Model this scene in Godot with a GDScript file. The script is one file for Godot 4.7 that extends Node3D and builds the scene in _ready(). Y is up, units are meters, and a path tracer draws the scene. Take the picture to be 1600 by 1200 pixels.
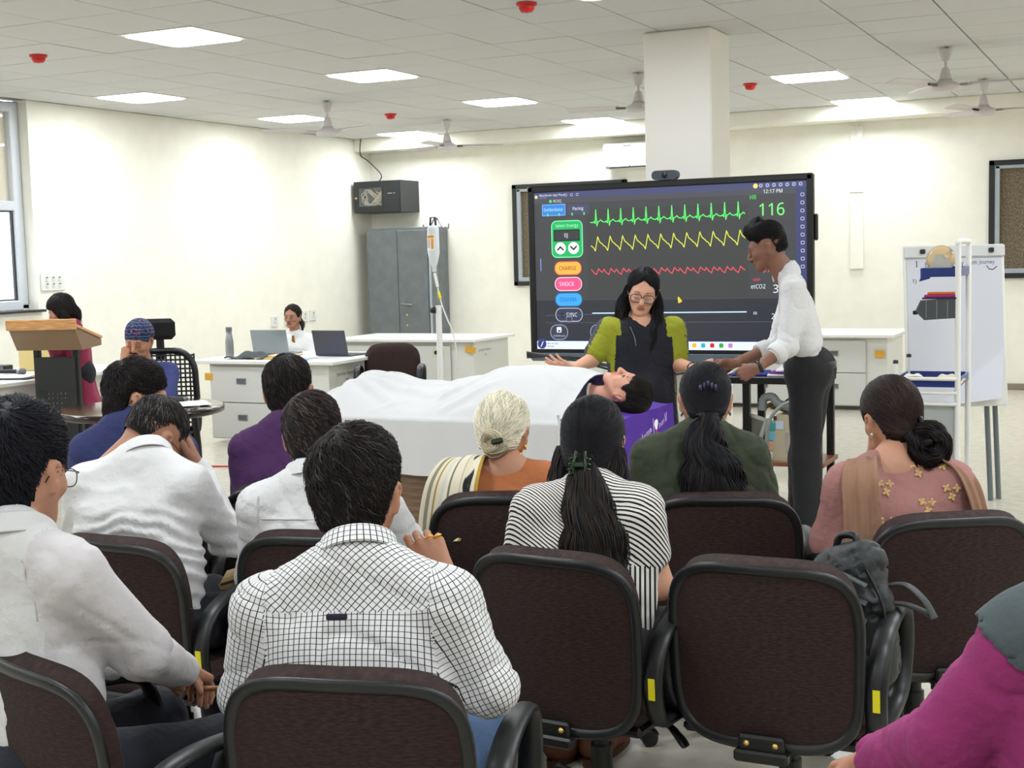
extends Node3D

const UP := Vector3.UP
var M := {}
var T := {}
var counts := {}
var rng := RandomNumberGenerator.new()
var fnoise := FastNoiseLite.new()
var soft := FastNoiseLite.new()
var head_template := []
var hand_templates := {}

func V(x, y, z) -> Vector3:
	return Vector3(x, y, z)

# ------------------------------------------------------------------ geometry collector
class G:
	var v := PackedVector3Array()
	var i := PackedInt32Array()
	var uv := PackedVector2Array()
	var c := PackedColorArray()
	var col := Color.WHITE
	func p(a: Vector3, t := Vector2.ZERO) -> int:
		v.append(a); uv.append(t); c.append(col)
		return v.size() - 1
	func t3(a: int, b: int, d: int) -> void:
		i.append(a); i.append(d); i.append(b)
	func q4(a: int, b: int, d: int, e: int) -> void:
		t3(a, b, d); t3(a, d, e)
	func face(pts: Array, center: Vector3) -> void:
		var n: Vector3 = (pts[1] - pts[0]).cross(pts[2] - pts[0])
		var mid := Vector3.ZERO
		for a in pts: mid += a
		mid /= pts.size()
		if n.dot(mid - center) < 0.0: pts.reverse(); n = -n
		n = n.normalized()
		var ax := Vector3.UP if absf(n.y) < 0.7 else Vector3.FORWARD
		var ux := ax.cross(n).normalized()
		var uy := n.cross(ux)
		var ids := []
		for a in pts: ids.append(p(a, Vector2(a.dot(ux), -a.dot(uy))))
		for k in range(1, pts.size() - 1): t3(ids[0], ids[k], ids[k + 1])
	func box(ct: Vector3, size: Vector3, bev := 0.0, b := Basis()) -> void:
		var h := size * 0.5
		bev = minf(bev, minf(h.x, minf(h.y, h.z)) * 0.9)
		if bev <= 0.0:
			for k in 3:
				for s in [-1.0, 1.0]:
					var q := []
					for uw in [[-1, -1], [1, -1], [1, 1], [-1, 1]]:
						var a := Vector3.ZERO
						a[k] = s * h[k]
						a[(k + 1) % 3] = uw[0] * h[(k + 1) % 3]
						a[(k + 2) % 3] = uw[1] * h[(k + 2) % 3]
						q.append(ct + b * a)
					face(q, ct)
			return
		var pt := func(s: Vector3, k: int) -> Vector3:
			var a := Vector3.ZERO
			for m in 3: a[m] = s[m] * (h[m] if m == k else h[m] - bev)
			return ct + b * a
		for k in 3:
			var k1 := (k + 1) % 3
			var k2 := (k + 2) % 3
			for s in [-1.0, 1.0]:
				var q := []
				for uw in [[-1, -1], [1, -1], [1, 1], [-1, 1]]:
					var sg := Vector3.ZERO
					sg[k] = s; sg[k1] = uw[0]; sg[k2] = uw[1]
					q.append(pt.call(sg, k))
				face(q, ct)
				for s2 in [-1.0, 1.0]:
					var e1 := Vector3.ZERO
					e1[k] = -1; e1[k1] = s; e1[k2] = s2
					var e2 := e1
					e2[k] = 1
					face([pt.call(e1, k1), pt.call(e2, k1), pt.call(e2, k2), pt.call(e1, k2)], ct)
		for sx in [-1, 1]:
			for sy in [-1, 1]:
				for sz in [-1, 1]:
					var sg := Vector3(sx, sy, sz)
					face([pt.call(sg, 0), pt.call(sg, 1), pt.call(sg, 2)], ct)
	# swept tube; r is a number or an array, fl squashes along the second axis; hint sets the first axis
	func tube(pts: Array, r, sides := 8, closed := false, fl := 1.0, hint := Vector3.ZERO, caps := true) -> void:
		var n := pts.size()
		var rings := []
		var prev_n := hint
		for k in n:
			var a: Vector3 = pts[k - 1] if (k > 0 or closed) else pts[0]
			var z: Vector3 = pts[(k + 1) % n] if (k < n - 1 or closed) else pts[n - 1]
			var t := (z - a).normalized()
			if prev_n == Vector3.ZERO: prev_n = t.cross(Vector3.UP if absf(t.y) < 0.9 else Vector3.RIGHT)
			var nn := (prev_n - t * prev_n.dot(t)).normalized()
			if hint == Vector3.ZERO: prev_n = nn
			var bb := t.cross(nn)
			var rad: float = r[k] if r is Array else r
			var ring := []
			for s in sides:
				var an := TAU * s / sides
				ring.append(p(pts[k] + nn * cos(an) * rad + bb * sin(an) * rad * fl, Vector2(float(s) / sides, float(k))))
			rings.append(ring)
		for k in (n if closed else n - 1):
			var ra: Array = rings[k]
			var rb: Array = rings[(k + 1) % n]
			for s in sides:
				var s2 := (s + 1) % sides
				q4(ra[s], ra[s2], rb[s2], rb[s])
		if not closed and caps:
			for e in 2:
				var rr: Array = rings[0] if e == 0 else rings[n - 1]
				var ids := []
				for s in sides: ids.append(p(v[rr[s]]))
				for s in range(1, sides - 1):
					if e == 0: t3(ids[0], ids[s + 1], ids[s])
					else: t3(ids[0], ids[s], ids[s + 1])
	func lathe(prof: Array, sides := 24, xf := Transform3D()) -> void:
		var prev := []
		for k in prof.size():
			var pr: Vector2 = prof[k]
			var ring := []
			for s in sides:
				var an := TAU * s / sides
				ring.append(p(xf * Vector3(cos(an) * pr.x, pr.y, -sin(an) * pr.x), Vector2(float(s) / sides, pr.y)))
			if k > 0 and not pr.is_equal_approx(prof[k - 1]):
				for s in sides:
					var s2 := (s + 1) % sides
					q4(prev[s], prev[s2], ring[s2], ring[s])
			prev = ring
	# polygon in the xy plane pulled along z from 0 to depth
	func prism(poly: PackedVector2Array, depth: float, xf := Transform3D()) -> void:
		if Geometry2D.is_polygon_clockwise(poly): poly.reverse()
		var tri := Geometry2D.triangulate_polygon(poly)
		var n := poly.size()
		for e in 2:
			var z := depth if e == 1 else 0.0
			var o := v.size()
			for a in poly: p(xf * Vector3(a.x, a.y, z), a)
			for k in range(0, tri.size(), 3):
				var a0 := poly[tri[k]]
				var sgn := (poly[tri[k + 1]] - a0).cross(poly[tri[k + 2]] - a0)
				if (sgn > 0.0) == (e == 1): t3(o + tri[k], o + tri[k + 1], o + tri[k + 2])
				else: t3(o + tri[k], o + tri[k + 2], o + tri[k + 1])
		for k in n:
			var a := poly[k]
			var b := poly[(k + 1) % n]
			q4(p(xf * Vector3(a.x, a.y, 0)), p(xf * Vector3(b.x, b.y, 0)), p(xf * Vector3(b.x, b.y, depth)), p(xf * Vector3(a.x, a.y, depth)))
	func ball(ct: Vector3, r: Vector3, n := 12, b := Basis()) -> void:
		var rings := []
		for k in n + 1:
			var th := PI * k / n
			var ring := []
			for s in n * 2:
				var an := TAU * s / (n * 2)
				ring.append(p(ct + b * (Vector3(sin(th) * cos(an), cos(th), -sin(th) * sin(an)) * r), Vector2(float(s) / n / 2, float(k) / n)))
			rings.append(ring)
		for k in n:
			for s in n * 2:
				var s2 := (s + 1) % (n * 2)
				q4(rings[k][s], rings[k + 1][s], rings[k + 1][s2], rings[k][s2])
	# surface f(u, v) with thickness
	func sheet(nu: int, nv: int, f: Callable, th := 0.0, uvs := Vector2.ONE) -> void:
		var o := v.size()
		for a in nu + 1:
			for b in nv + 1:
				p(f.call(float(a) / nu, float(b) / nv), Vector2(float(a) / nu * uvs.x, float(b) / nv * uvs.y))
		var w := nv + 1
		for a in nu:
			for b in nv:
				q4(o + a * w + b, o + (a + 1) * w + b, o + (a + 1) * w + b + 1, o + a * w + b + 1)
		if th > 0.0:
			var nn := PackedVector3Array()
			for a in nu + 1:
				for b in nv + 1:
					var du := v[o + mini(a + 1, nu) * w + b] - v[o + maxi(a - 1, 0) * w + b]
					var dv := v[o + a * w + mini(b + 1, nv)] - v[o + a * w + maxi(b - 1, 0)]
					nn.append(du.cross(dv).normalized())
			var o2 := v.size()
			for k in nn.size(): p(v[o + k] - nn[k] * th, uv[o + k])
			for a in nu:
				for b in nv:
					q4(o2 + a * w + b, o2 + a * w + b + 1, o2 + (a + 1) * w + b + 1, o2 + (a + 1) * w + b)
			var rim := []
			for a in nu: rim.append([a * w, (a + 1) * w])
			for b in nv: rim.append([nu * w + b, nu * w + b + 1])
			for a in nu: rim.append([(nu - a) * w + nv, (nu - a - 1) * w + nv])
			for b in nv: rim.append([nv - b, nv - b - 1])
			for e in rim: q4(p(v[o + e[1]]), p(v[o + e[0]]), p(v[o2 + e[0]]), p(v[o2 + e[1]]))
	func add(vv: PackedVector3Array, ii: PackedInt32Array, cc: PackedColorArray, xf: Transform3D, flip := false) -> void:
		var o := v.size()
		for k in vv.size():
			v.append(xf * vv[k]); uv.append(Vector2.ZERO)
			c.append(cc[k] * col if cc.size() else col)
		for k in range(0, ii.size(), 3):
			i.append(ii[k] + o)
			i.append(ii[k + (2 if flip else 1)] + o)
			i.append(ii[k + (1 if flip else 2)] + o)
	func normals() -> PackedVector3Array:
		var n := PackedVector3Array()
		n.resize(v.size())
		for k in range(0, i.size(), 3):
			var a := v[i[k]]
			var fn := (v[i[k + 2]] - a).cross(v[i[k + 1]] - a)
			n[i[k]] += fn; n[i[k + 1]] += fn; n[i[k + 2]] += fn
		for k in n.size(): n[k] = n[k].normalized() if n[k].length_squared() > 1e-20 else Vector3.UP
		return n
	func mesh(mat: Material, into: ArrayMesh = null) -> ArrayMesh:
		var m := into if into else ArrayMesh.new()
		if v.is_empty(): return m
		var arr := []
		arr.resize(Mesh.ARRAY_MAX)
		arr[Mesh.ARRAY_VERTEX] = v
		arr[Mesh.ARRAY_NORMAL] = normals()
		arr[Mesh.ARRAY_TEX_UV] = uv
		arr[Mesh.ARRAY_COLOR] = c
		arr[Mesh.ARRAY_INDEX] = i
		m.add_surface_from_arrays(Mesh.PRIMITIVE_TRIANGLES, arr)
		m.surface_set_material(m.get_surface_count() - 1, mat)
		return m

# ------------------------------------------------------------------ nodes
func named(parent: Node, called: String) -> String:
	var key := str(parent.get_instance_id()) + called
	var n: int = counts.get(key, 0)
	counts[key] = n + 1
	return called if n == 0 else "%s_%03d" % [called, n]

func obj(called: String, g, mat: Material, parent: Node = self) -> MeshInstance3D:
	var o := MeshInstance3D.new()
	o.mesh = g if g is Mesh else g.mesh(mat)
	o.name = named(parent, called)
	parent.add_child(o, true)
	return o

func tag(o: Node, label := "", category := "", group := "", kind := "") -> Node:
	if label: o.set_meta("label", label)
	if category: o.set_meta("category", category)
	if group: o.set_meta("group", group)
	if kind: o.set_meta("kind", kind)
	return o

func thing(called: String, label: String, category: String, at := Vector3.ZERO, yaw := 0.0, group := "") -> Node3D:
	var o := Node3D.new()
	o.name = named(self, called)
	add_child(o, true)
	o.position = at
	o.rotation.y = deg_to_rad(yaw)
	tag(o, label, category, group)
	return o

func struct(called: String, g, mat: Material, label := "", cat := "") -> MeshInstance3D:
	var o := obj(called, g, mat)
	tag(o, label, cat, "", "structure")
	return o

func dup(o: Node3D, called: String, at: Vector3, yaw: float, label: String) -> Node3D:
	var r: Node3D = o.duplicate()
	r.name = named(self, called)
	add_child(r, true)
	r.position = at
	r.rotation.y = deg_to_rad(yaw)
	r.set_meta("label", label)
	return r

func bx(ct: Vector3, size: Vector3, bev := 0.0, b := Basis()) -> G:
	var g := G.new()
	g.box(ct, size, bev, b)
	return g

func tb(pts: Array, r, sides := 8, closed := false, fl := 1.0, hint := Vector3.ZERO) -> G:
	var g := G.new()
	g.tube(pts, r, sides, closed, fl, hint)
	return g

func lt(prof: Array, sides := 24, xf := Transform3D()) -> G:
	var g := G.new()
	g.lathe(prof, sides, xf)
	return g

func smooth(pts: Array, n: int, closed := false) -> Array:
	var out := []
	var c := pts.size()
	var segs := c if closed else c - 1
	for k in segs:
		var a = pts[(k - 1 + c) % c] if (k > 0 or closed) else pts[0]
		var b = pts[k]
		var d = pts[(k + 1) % c]
		var e = pts[(k + 2) % c] if (k + 2 < c or closed) else pts[c - 1]
		for m in n: out.append(b.cubic_interpolate(d, a, e, float(m) / n))
	if not closed: out.append(pts[c - 1])
	return out

func rounded(w: float, h: float, r: float, n := 5) -> PackedVector2Array:
	var out := PackedVector2Array()
	for q in 4:
		var cx := (w / 2 - r) * (1 if q == 0 or q == 3 else -1)
		var cy := (h / 2 - r) * (1 if q < 2 else -1)
		for k in n + 1:
			var a := PI / 2 * (q + float(k) / n)
			out.append(Vector2(cx + cos(a) * r, cy + sin(a) * r))
	return out

# ------------------------------------------------------------------ materials
func mat(col: Color, rough := 0.6, metal := 0.0) -> StandardMaterial3D:
	var m := StandardMaterial3D.new()
	m.albedo_color = col
	m.roughness = rough
	m.metallic = metal
	return m

func noise_tex(freq: float, ramp: Array, size := 256, oct := 3, seed_ := 1, normal := false) -> NoiseTexture2D:
	var n := FastNoiseLite.new()
	n.frequency = freq
	n.fractal_octaves = oct
	n.seed = seed_
	var t := NoiseTexture2D.new()
	t.width = size; t.height = size
	t.seamless = true
	t.noise = n
	t.as_normal_map = normal
	if ramp.size():
		var gr := Gradient.new()
		gr.offsets = PackedFloat32Array([0.0, 1.0]) if ramp.size() == 2 else PackedFloat32Array([0.0, 0.5, 1.0])
		gr.colors = PackedColorArray(ramp)
		t.color_ramp = gr
	return t

func triplanar(m: StandardMaterial3D, tex: Texture2D, scale: Vector3, world := false) -> StandardMaterial3D:
	m.albedo_texture = tex
	m.uv1_triplanar = true
	m.uv1_world_triplanar = world
	m.uv1_scale = scale
	return m

func bump(m: StandardMaterial3D, tex: Texture2D, amount: float) -> StandardMaterial3D:
	m.heightmap_enabled = true
	m.heightmap_texture = tex
	m.heightmap_scale = amount
	return m

func cloth(col: Color, rough := 0.9) -> StandardMaterial3D:
	var m := mat(col, rough)
	m.uv1_triplanar = true
	m.uv1_scale = Vector3(5, 5, 5)
	m.rim_enabled = true
	m.rim = 0.15
	return bump(m, T.wrinkle, 0.22)

func glow(col: Color, e: float) -> StandardMaterial3D:
	var m := mat(Color.BLACK, 0.5)
	m.emission_enabled = true
	m.emission = col
	m.emission_energy_multiplier = e
	return m

func vmat(rough: float) -> StandardMaterial3D:
	var m := mat(Color.WHITE, rough)
	m.vertex_color_use_as_albedo = true
	return m

# ------------------------------------------------------------------ drawing into images
func ink(im: Image, s: String, x: float, y: float, px: int, col: Color, serif := false) -> float:
	var f := SystemFont.new()
	f.font_names = PackedStringArray(["Droid Serif" if serif else "Droid Sans"])
	var ts := TextServerManager.get_primary_interface()
	var tl := TextLine.new()
	tl.add_string(s, f, px)
	var pen := x
	for gl in ts.shaped_text_get_glyphs(tl.get_rid()):
		var fr: RID = gl["font_rid"]
		var sz := Vector2i(gl["font_size"], 0)
		ts.font_render_glyph(fr, sz, gl["index"])
		var ti: int = ts.font_get_glyph_texture_idx(fr, sz, gl["index"])
		if ti >= 0:
			var src: Image = ts.font_get_texture_image(fr, sz, ti)
			var rc: Rect2 = ts.font_get_glyph_uv_rect(fr, sz, gl["index"])
			var of: Vector2 = ts.font_get_glyph_offset(fr, sz, gl["index"])
			for yy in int(rc.size.y):
				for xx in int(rc.size.x):
					var a := src.get_pixel(int(rc.position.x) + xx, int(rc.position.y) + yy).a
					var tx := int(pen + of.x) + xx
					var ty := int(y + of.y) + yy
					if a > 0.02 and tx >= 0 and ty >= 0 and tx < im.get_width() and ty < im.get_height():
						im.set_pixel(tx, ty, im.get_pixel(tx, ty).lerp(col, a))
		pen += gl["advance"]
	return pen

func stroke(im: Image, pts: Array, w: float, col: Color) -> void:
	for k in pts.size() - 1:
		var a: Vector2 = pts[k]
		var b: Vector2 = pts[k + 1]
		var lo := a.min(b) - Vector2(w, w) - Vector2.ONE
		var hi := a.max(b) + Vector2(w, w) + Vector2.ONE
		for y in range(maxi(0, int(lo.y)), mini(im.get_height(), int(hi.y) + 1)):
			for x in range(maxi(0, int(lo.x)), mini(im.get_width(), int(hi.x) + 1)):
				var q := Geometry2D.get_closest_point_to_segment(Vector2(x + 0.5, y + 0.5), a, b)
				var d := q.distance_to(Vector2(x + 0.5, y + 0.5)) - w * 0.5
				if d < 1.0: im.set_pixel(x, y, im.get_pixel(x, y).lerp(col, clampf(1.0 - d, 0, 1)))

func pill(im: Image, r: Rect2, rad: float, col: Color, edge := 0.0, ecol := Color.WHITE) -> void:
	var ct := r.get_center()
	var h := r.size * 0.5
	for y in range(maxi(0, int(r.position.y) - 1), mini(im.get_height(), int(r.end.y) + 2)):
		for x in range(maxi(0, int(r.position.x) - 1), mini(im.get_width(), int(r.end.x) + 2)):
			var q := (Vector2(x + 0.5, y + 0.5) - ct).abs() - h + Vector2(rad, rad)
			var d := q.max(Vector2.ZERO).length() + minf(maxf(q.x, q.y), 0.0) - rad
			if d < 0.5:
				var cc := ecol if d > -edge else col
				im.set_pixel(x, y, im.get_pixel(x, y).lerp(cc, clampf(0.5 - d, 0, 1) * cc.a))

func tex_of(im: Image) -> ImageTexture:
	return ImageTexture.create_from_image(im)

func blank(w: int, h: int, col: Color) -> Image:
	var im := Image.create(w, h, false, Image.FORMAT_RGB8)
	im.fill(col)
	return im

# ------------------------------------------------------------------ bodies from distance fields
# prim: [a, b, ra, rb, blend, squash axis, squash factor, cut]
func field_mesh(prims: Array, cell: float) -> Array:
	var lo := Vector3(1e9, 1e9, 1e9)
	var hi := -lo
	for q in prims:
		if q.size() > 7 and q[7]: continue
		var r: float = maxf(q[2], q[3]) + cell * 3.0
		lo = lo.min(q[0] - Vector3.ONE * r).min(q[1] - Vector3.ONE * r)
		hi = hi.max(q[0] + Vector3.ONE * r).max(q[1] + Vector3.ONE * r)
	var nx := int((hi.x - lo.x) / cell) + 2
	var ny := int((hi.y - lo.y) / cell) + 2
	var nz := int((hi.z - lo.z) / cell) + 2
	var sy := nx
	var sz := nx * ny
	var f := PackedFloat32Array()
	f.resize(nx * ny * nz)
	f.fill(1.0)
	for q in prims:
		var a: Vector3 = q[0]
		var b: Vector3 = q[1]
		var r1: float = q[2]
		var r2: float = q[3]
		var k: float = q[4] if q.size() > 4 else 0.03
		var ax: Vector3 = q[5] if q.size() > 5 else Vector3.ZERO
		var sq: float = (q[6] - 1.0) if q.size() > 6 else 0.0
		var cut: bool = q.size() > 7 and q[7]
		var grow: float = maxf(r1, r2) + k + cell * 3.8
		if sq < 0.0: grow = maxf(r1, r2) / (1.0 + sq) + k + cell * 3.8
		var l3 := (a.min(b) - Vector3.ONE * grow - lo) / cell
		var h3 := (a.max(b) + Vector3.ONE * grow - lo) / cell
		var ab := b - a
		if sq != 0.0: ab += ax * (ab.dot(ax) * sq)
		var inv := 1.0 / maxf(ab.length_squared(), 1e-9)
		var dr := r2 - r1
		for iz in range(maxi(0, int(l3.z)), mini(nz, int(h3.z) + 1)):
			for iy in range(maxi(0, int(l3.y)), mini(ny, int(h3.y) + 1)):
				var row := iz * sz + iy * sy
				for ix in range(maxi(0, int(l3.x)), mini(nx, int(h3.x) + 1)):
					var w := Vector3(lo.x + ix * cell, lo.y + iy * cell, lo.z + iz * cell) - a
					if sq != 0.0: w += ax * (w.dot(ax) * sq)
					var t := clampf(w.dot(ab) * inv, 0.0, 1.0)
					var d := (w - ab * t).length() - r1 - dr * t
					var e := f[row + ix]
					if cut:
						d = -d
						var hc := maxf(k - absf(e - d), 0.0) / k
						f[row + ix] = maxf(e, d) + hc * hc * k * 0.25
					else:
						var hh := maxf(k - absf(e - d), 0.0) / k
						f[row + ix] = minf(e, d) - hh * hh * k * 0.25
	var id := PackedInt32Array()
	id.resize(f.size())
	id.fill(-1)
	var vv := PackedVector3Array()
	var ii := PackedInt32Array()
	var co := [0, 1, sy, sy + 1, sz, sz + 1, sz + sy, sz + sy + 1]
	var edges := [[0, 1], [2, 3], [4, 5], [6, 7], [0, 2], [1, 3], [4, 6], [5, 7], [0, 4], [1, 5], [2, 6], [3, 7]]
	var near := cell * 3.6
	for iz in nz - 1:
		for iy in ny - 1:
			var row := iz * sz + iy * sy
			for ix in nx - 1:
				var o := row + ix
				if absf(f[o]) > near: continue
				var inside := 0
				for m in 8:
					if f[o + co[m]] < 0.0: inside += 1
				if inside == 0 or inside == 8: continue
				var sum := Vector3.ZERO
				var n := 0
				for e in edges:
					var fa := f[o + co[e[0]]]
					var fb := f[o + co[e[1]]]
					if (fa < 0.0) != (fb < 0.0):
						var t := fa / (fa - fb)
						var ca: int = e[0]
						var cb: int = e[1]
						var pa := Vector3(ca & 1, (ca >> 1) & 1, ca >> 2)
						var pb := Vector3(cb & 1, (cb >> 1) & 1, cb >> 2)
						sum += pa.lerp(pb, t)
						n += 1
				id[o] = vv.size()
				vv.append(lo + (Vector3(ix, iy, iz) + sum / n) * cell)
	var st := [1, sy, sz]
	for iz in range(1, nz - 1):
		for iy in range(1, ny - 1):
			var row := iz * sz + iy * sy
			for ix in range(1, nx - 1):
				var o := row + ix
				if id[o] < 0: continue
				var s0 := f[o] < 0.0
				for ax in 3:
					if s0 == (f[o + st[ax]] < 0.0): continue
					var u: int = st[(ax + 1) % 3]
					var w: int = st[(ax + 2) % 3]
					var a := id[o]
					var b := id[o - u]
					var c := id[o - u - w]
					var d := id[o - w]
					if a < 0 or b < 0 or c < 0 or d < 0: continue
					if s0: ii.append_array(PackedInt32Array([a, c, b, a, d, c]))
					else: ii.append_array(PackedInt32Array([a, b, c, a, c, d]))
	return [vv, ii]

# ------------------------------------------------------------------ heads, hands, hair
func make_head() -> void:
	var q := []
	var k := 0.018
	q.append([V(0, 0.035, 0.012), V(0, 0.034, 0.020), 0.074, 0.074, k, V(0, 1, 0), 0.86])
	q.append([V(0, 0.032, -0.012), V(0, 0.034, 0.034), 0.072, 0.071, k])
	q.append([V(0, 0.0, -0.036), V(0, -0.052, -0.052), 0.056, 0.038, 0.025])
	q.append([V(0, -0.06, -0.055), V(0, -0.089, -0.072), 0.034, 0.021, 0.02])
	for s in [-1, 1]:
		q.append([V(s * 0.052, -0.02, 0.0), V(s * 0.022, -0.086, -0.062), 0.026, 0.018, 0.025])
		q.append([V(s * 0.040, -0.018, -0.062), V(s * 0.046, -0.014, -0.045), 0.022, 0.022, 0.02])
	q.append([V(0, -0.05, 0.022), V(0, -0.17, 0.036), 0.054, 0.054, 0.03])
	q.append([V(-0.03, 0.027, -0.080), V(0.03, 0.027, -0.080), 0.014, 0.014, 0.018])
	q.append([V(0, 0.016, -0.090), V(0, -0.027, -0.112), 0.009, 0.0125, 0.012])
	for s in [-1, 1]:
		q.append([V(s * 0.010, -0.031, -0.102), V(s * 0.012, -0.031, -0.096), 0.0085, 0.0085, 0.008])
		q.append([V(s * 0.031, 0.006, -0.104), V(s * 0.034, 0.006, -0.104), 0.015, 0.014, 0.012, Vector3.ZERO, 1.0, true])
	q.append([V(-0.016, -0.053, -0.091), V(0.016, -0.053, -0.091), 0.0075, 0.0075, 0.006])
	q.append([V(-0.014, -0.063, -0.091), V(0.014, -0.063, -0.091), 0.008, 0.008, 0.005])
	for s in [-1, 1]:
		var ax := Vector3(s * 0.9, 0, 0.45).normalized()
		q.append([V(s * 0.084, 0.014, 0.016), V(s * 0.078, -0.022, 0.006), 0.019, 0.012, 0.006, ax, 2.6])
		q.append([V(s * 0.094, 0.014, 0.012), V(s * 0.090, -0.004, 0.006), 0.009, 0.006, 0.004, Vector3.ZERO, 1.0, true])
	var m := field_mesh(q, 0.0042)
	var cc := PackedColorArray()
	for a in m[0]:
		var col := Color.WHITE
		var lip := Vector2(a.x / 0.024, (a.y + 0.058) / 0.0115).length()
		if a.z < -0.085 and lip < 1.15: col = Color(0.78, 0.42, 0.42).lerp(Color.WHITE, smoothstep(0.8, 1.15, lip))
		if a.z < -0.085 and absf(a.x) < 0.017 and absf(a.y + 0.058) < 0.0022: col = Color(0.3, 0.12, 0.12)
		cc.append(col)
	head_template = [m[0], m[1], cc]

func make_hand(pose: String) -> Array:
	if hand_templates.has(pose): return hand_templates[pose]
	var curls: Array = {"relax": [22, 34, 20], "fist": [72, 88, 45], "open": [4, 8, 6], "pinch": [48, 52, 25], "cup": [35, 30, 18]}[pose]
	var q := []
	var kn := [V(-0.030, 0.0, -0.086), V(-0.010, 0.004, -0.091), V(0.011, 0.002, -0.086), V(0.029, -0.003, -0.076)]
	var ln := [[0.042, 0.024, 0.020], [0.046, 0.028, 0.021], [0.043, 0.026, 0.021], [0.033, 0.020, 0.018]]
	q.append([V(0, 0, 0.03), V(0, 0, -0.01), 0.026, 0.026, 0.012, V(0, 1, 0), 1.35])
	for k in 4:
		q.append([V(-0.012 + k * 0.008, 0, -0.008), kn[k], 0.018, 0.0125, 0.012, V(0, 1, 0), 1.15])
	q.append([V(-0.014, -0.006, -0.02), V(-0.034, -0.010, -0.048), 0.016, 0.014, 0.014])
	for k in 4:
		var p: Vector3 = kn[k]
		var an := 0.0
		var sp := (k - 1.5) * (0.05 if pose != "open" else 0.10)
		var r := 0.0092 if k < 3 else 0.0080
		for s in 3:
			var bend: float = curls[s] + (6.0 * (k - 1) if pose != "open" else 2.0 * k)
			if pose == "pinch" and k == 0: bend -= 8
			an += deg_to_rad(bend)
			var d := Vector3(sin(sp) * cos(an), -sin(an), -cos(an) * cos(sp))
			var e: Vector3 = p + d * ln[k][s]
			q.append([p, e, r, r * 0.92, 0.0035])
			p = e
			r *= 0.92
	var th: Array = {"relax": [V(-0.048, -0.018, -0.058), V(-0.055, -0.026, -0.088), V(-0.052, -0.034, -0.112)], "cup": [V(-0.050, -0.018, -0.055), V(-0.060, -0.030, -0.083), V(-0.058, -0.040, -0.106)],
		"fist": [V(-0.042, -0.022, -0.055), V(-0.030, -0.042, -0.078), V(-0.008, -0.050, -0.085)], "open": [V(-0.055, -0.008, -0.05), V(-0.078, -0.010, -0.075), V(-0.092, -0.012, -0.098)],
		"pinch": [V(-0.042, -0.022, -0.058), V(-0.040, -0.040, -0.085), V(-0.034, -0.056, -0.106)]}[pose]
	var tp := V(-0.026, -0.008, -0.034)
	var tr := 0.0135
	for e in th:
		q.append([tp, e, tr, tr * 0.88, 0.005])
		tp = e
		tr *= 0.88
	hand_templates[pose] = field_mesh(q, 0.003)
	return hand_templates[pose]

const HC := Vector3(0, 0.034, 0.012)
const HE := Vector3(0.076, 0.090, 0.096)

func hair_at(p: Vector3, st: Dictionary) -> Array:
	var q := p - HC
	var base: Vector3
	var n: Vector3
	if q.y >= 0.0:
		var d := (q / HE).normalized()
		base = HC + d * HE
		n = (d / HE).normalized()
	else:
		var h := Vector2(q.x / HE.x, q.z / HE.z).normalized()
		var sh: float = 1.0 - clampf(-q.y / 0.14, 0.0, 1.0) * st.get("taper", 0.22)
		base = HC + Vector3(h.x * HE.x * sh, q.y, h.y * HE.z * sh)
		n = Vector3(h.x, 0, h.y).normalized()
	var a := atan2(absf(q.x) / HE.x, -q.z / HE.z) / PI
	var fr: float = st.front
	var sd: float = st.side
	var na: float = st.nape
	var yl: float
	var te: float = st.get("temple", 0.012)
	if a < 0.26: yl = fr - a / 0.26 * te
	elif a < 0.36: yl = lerpf(fr - te, sd, (a - 0.26) / 0.10)
	elif a < 0.42: yl = lerpf(sd, sd + 0.040, (a - 0.36) / 0.06)
	elif a < 0.54: yl = sd + 0.040
	elif a < 0.66: yl = lerpf(sd + 0.040, na * 0.7, (a - 0.54) / 0.12)
	else: yl = lerpf(na * 0.7, na, (a - 0.66) / 0.34)
	var mask := smoothstep(yl - 0.010, yl + 0.012, base.y)
	var fade := smoothstep(yl, yl + 0.09, base.y)
	var nz := fnoise.get_noise_3d(p.x * 1500 + st.get("seed", 0) * 91.0, p.y * 1500, p.z * 1500)
	var lump := fnoise.get_noise_3d(p.x * 420 + st.get("seed", 0) * 37.0, p.y * 420, p.z * 420)
	var th: float = st.t * lerpf(st.get("fade", 0.45), 1.0, fade) + st.get("top", 0.0) * smoothstep(0.0, 0.09, q.y) + (nz * 0.5 + lump) * st.get("amp", 0.004) * fade
	if st.has("back"): th += st.back * smoothstep(0.55, 0.9, a)
	if st.has("quiff"): th += st.quiff * smoothstep(0.3, 0.0, a) * smoothstep(0.03, 0.07, q.y)
	return [base + n * (mask * th - 0.005 * (1.0 - mask)), n, mask]

func lock(g: G, pts: Array, ns: Array, w: float, col: Color) -> void:
	g.col = col
	var n := pts.size()
	var o := g.v.size()
	for k in n:
		var d: Vector3 = (pts[mini(k + 1, n - 1)] - pts[maxi(k - 1, 0)]).normalized()
		var nn: Vector3 = ns[k]
		var s := d.cross(nn).normalized()
		var ww := w * (1.0 - 0.75 * pow(float(k) / (n - 1), 2.0))
		g.p(pts[k] - s * ww - nn * ww * 0.4)
		g.p(pts[k] + nn * ww * 0.8)
		g.p(pts[k] + s * ww - nn * ww * 0.4)
	for k in n - 1:
		var a := o + k * 3
		g.q4(a, a + 1, a + 4, a + 3)
		g.q4(a + 1, a + 2, a + 5, a + 4)

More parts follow.
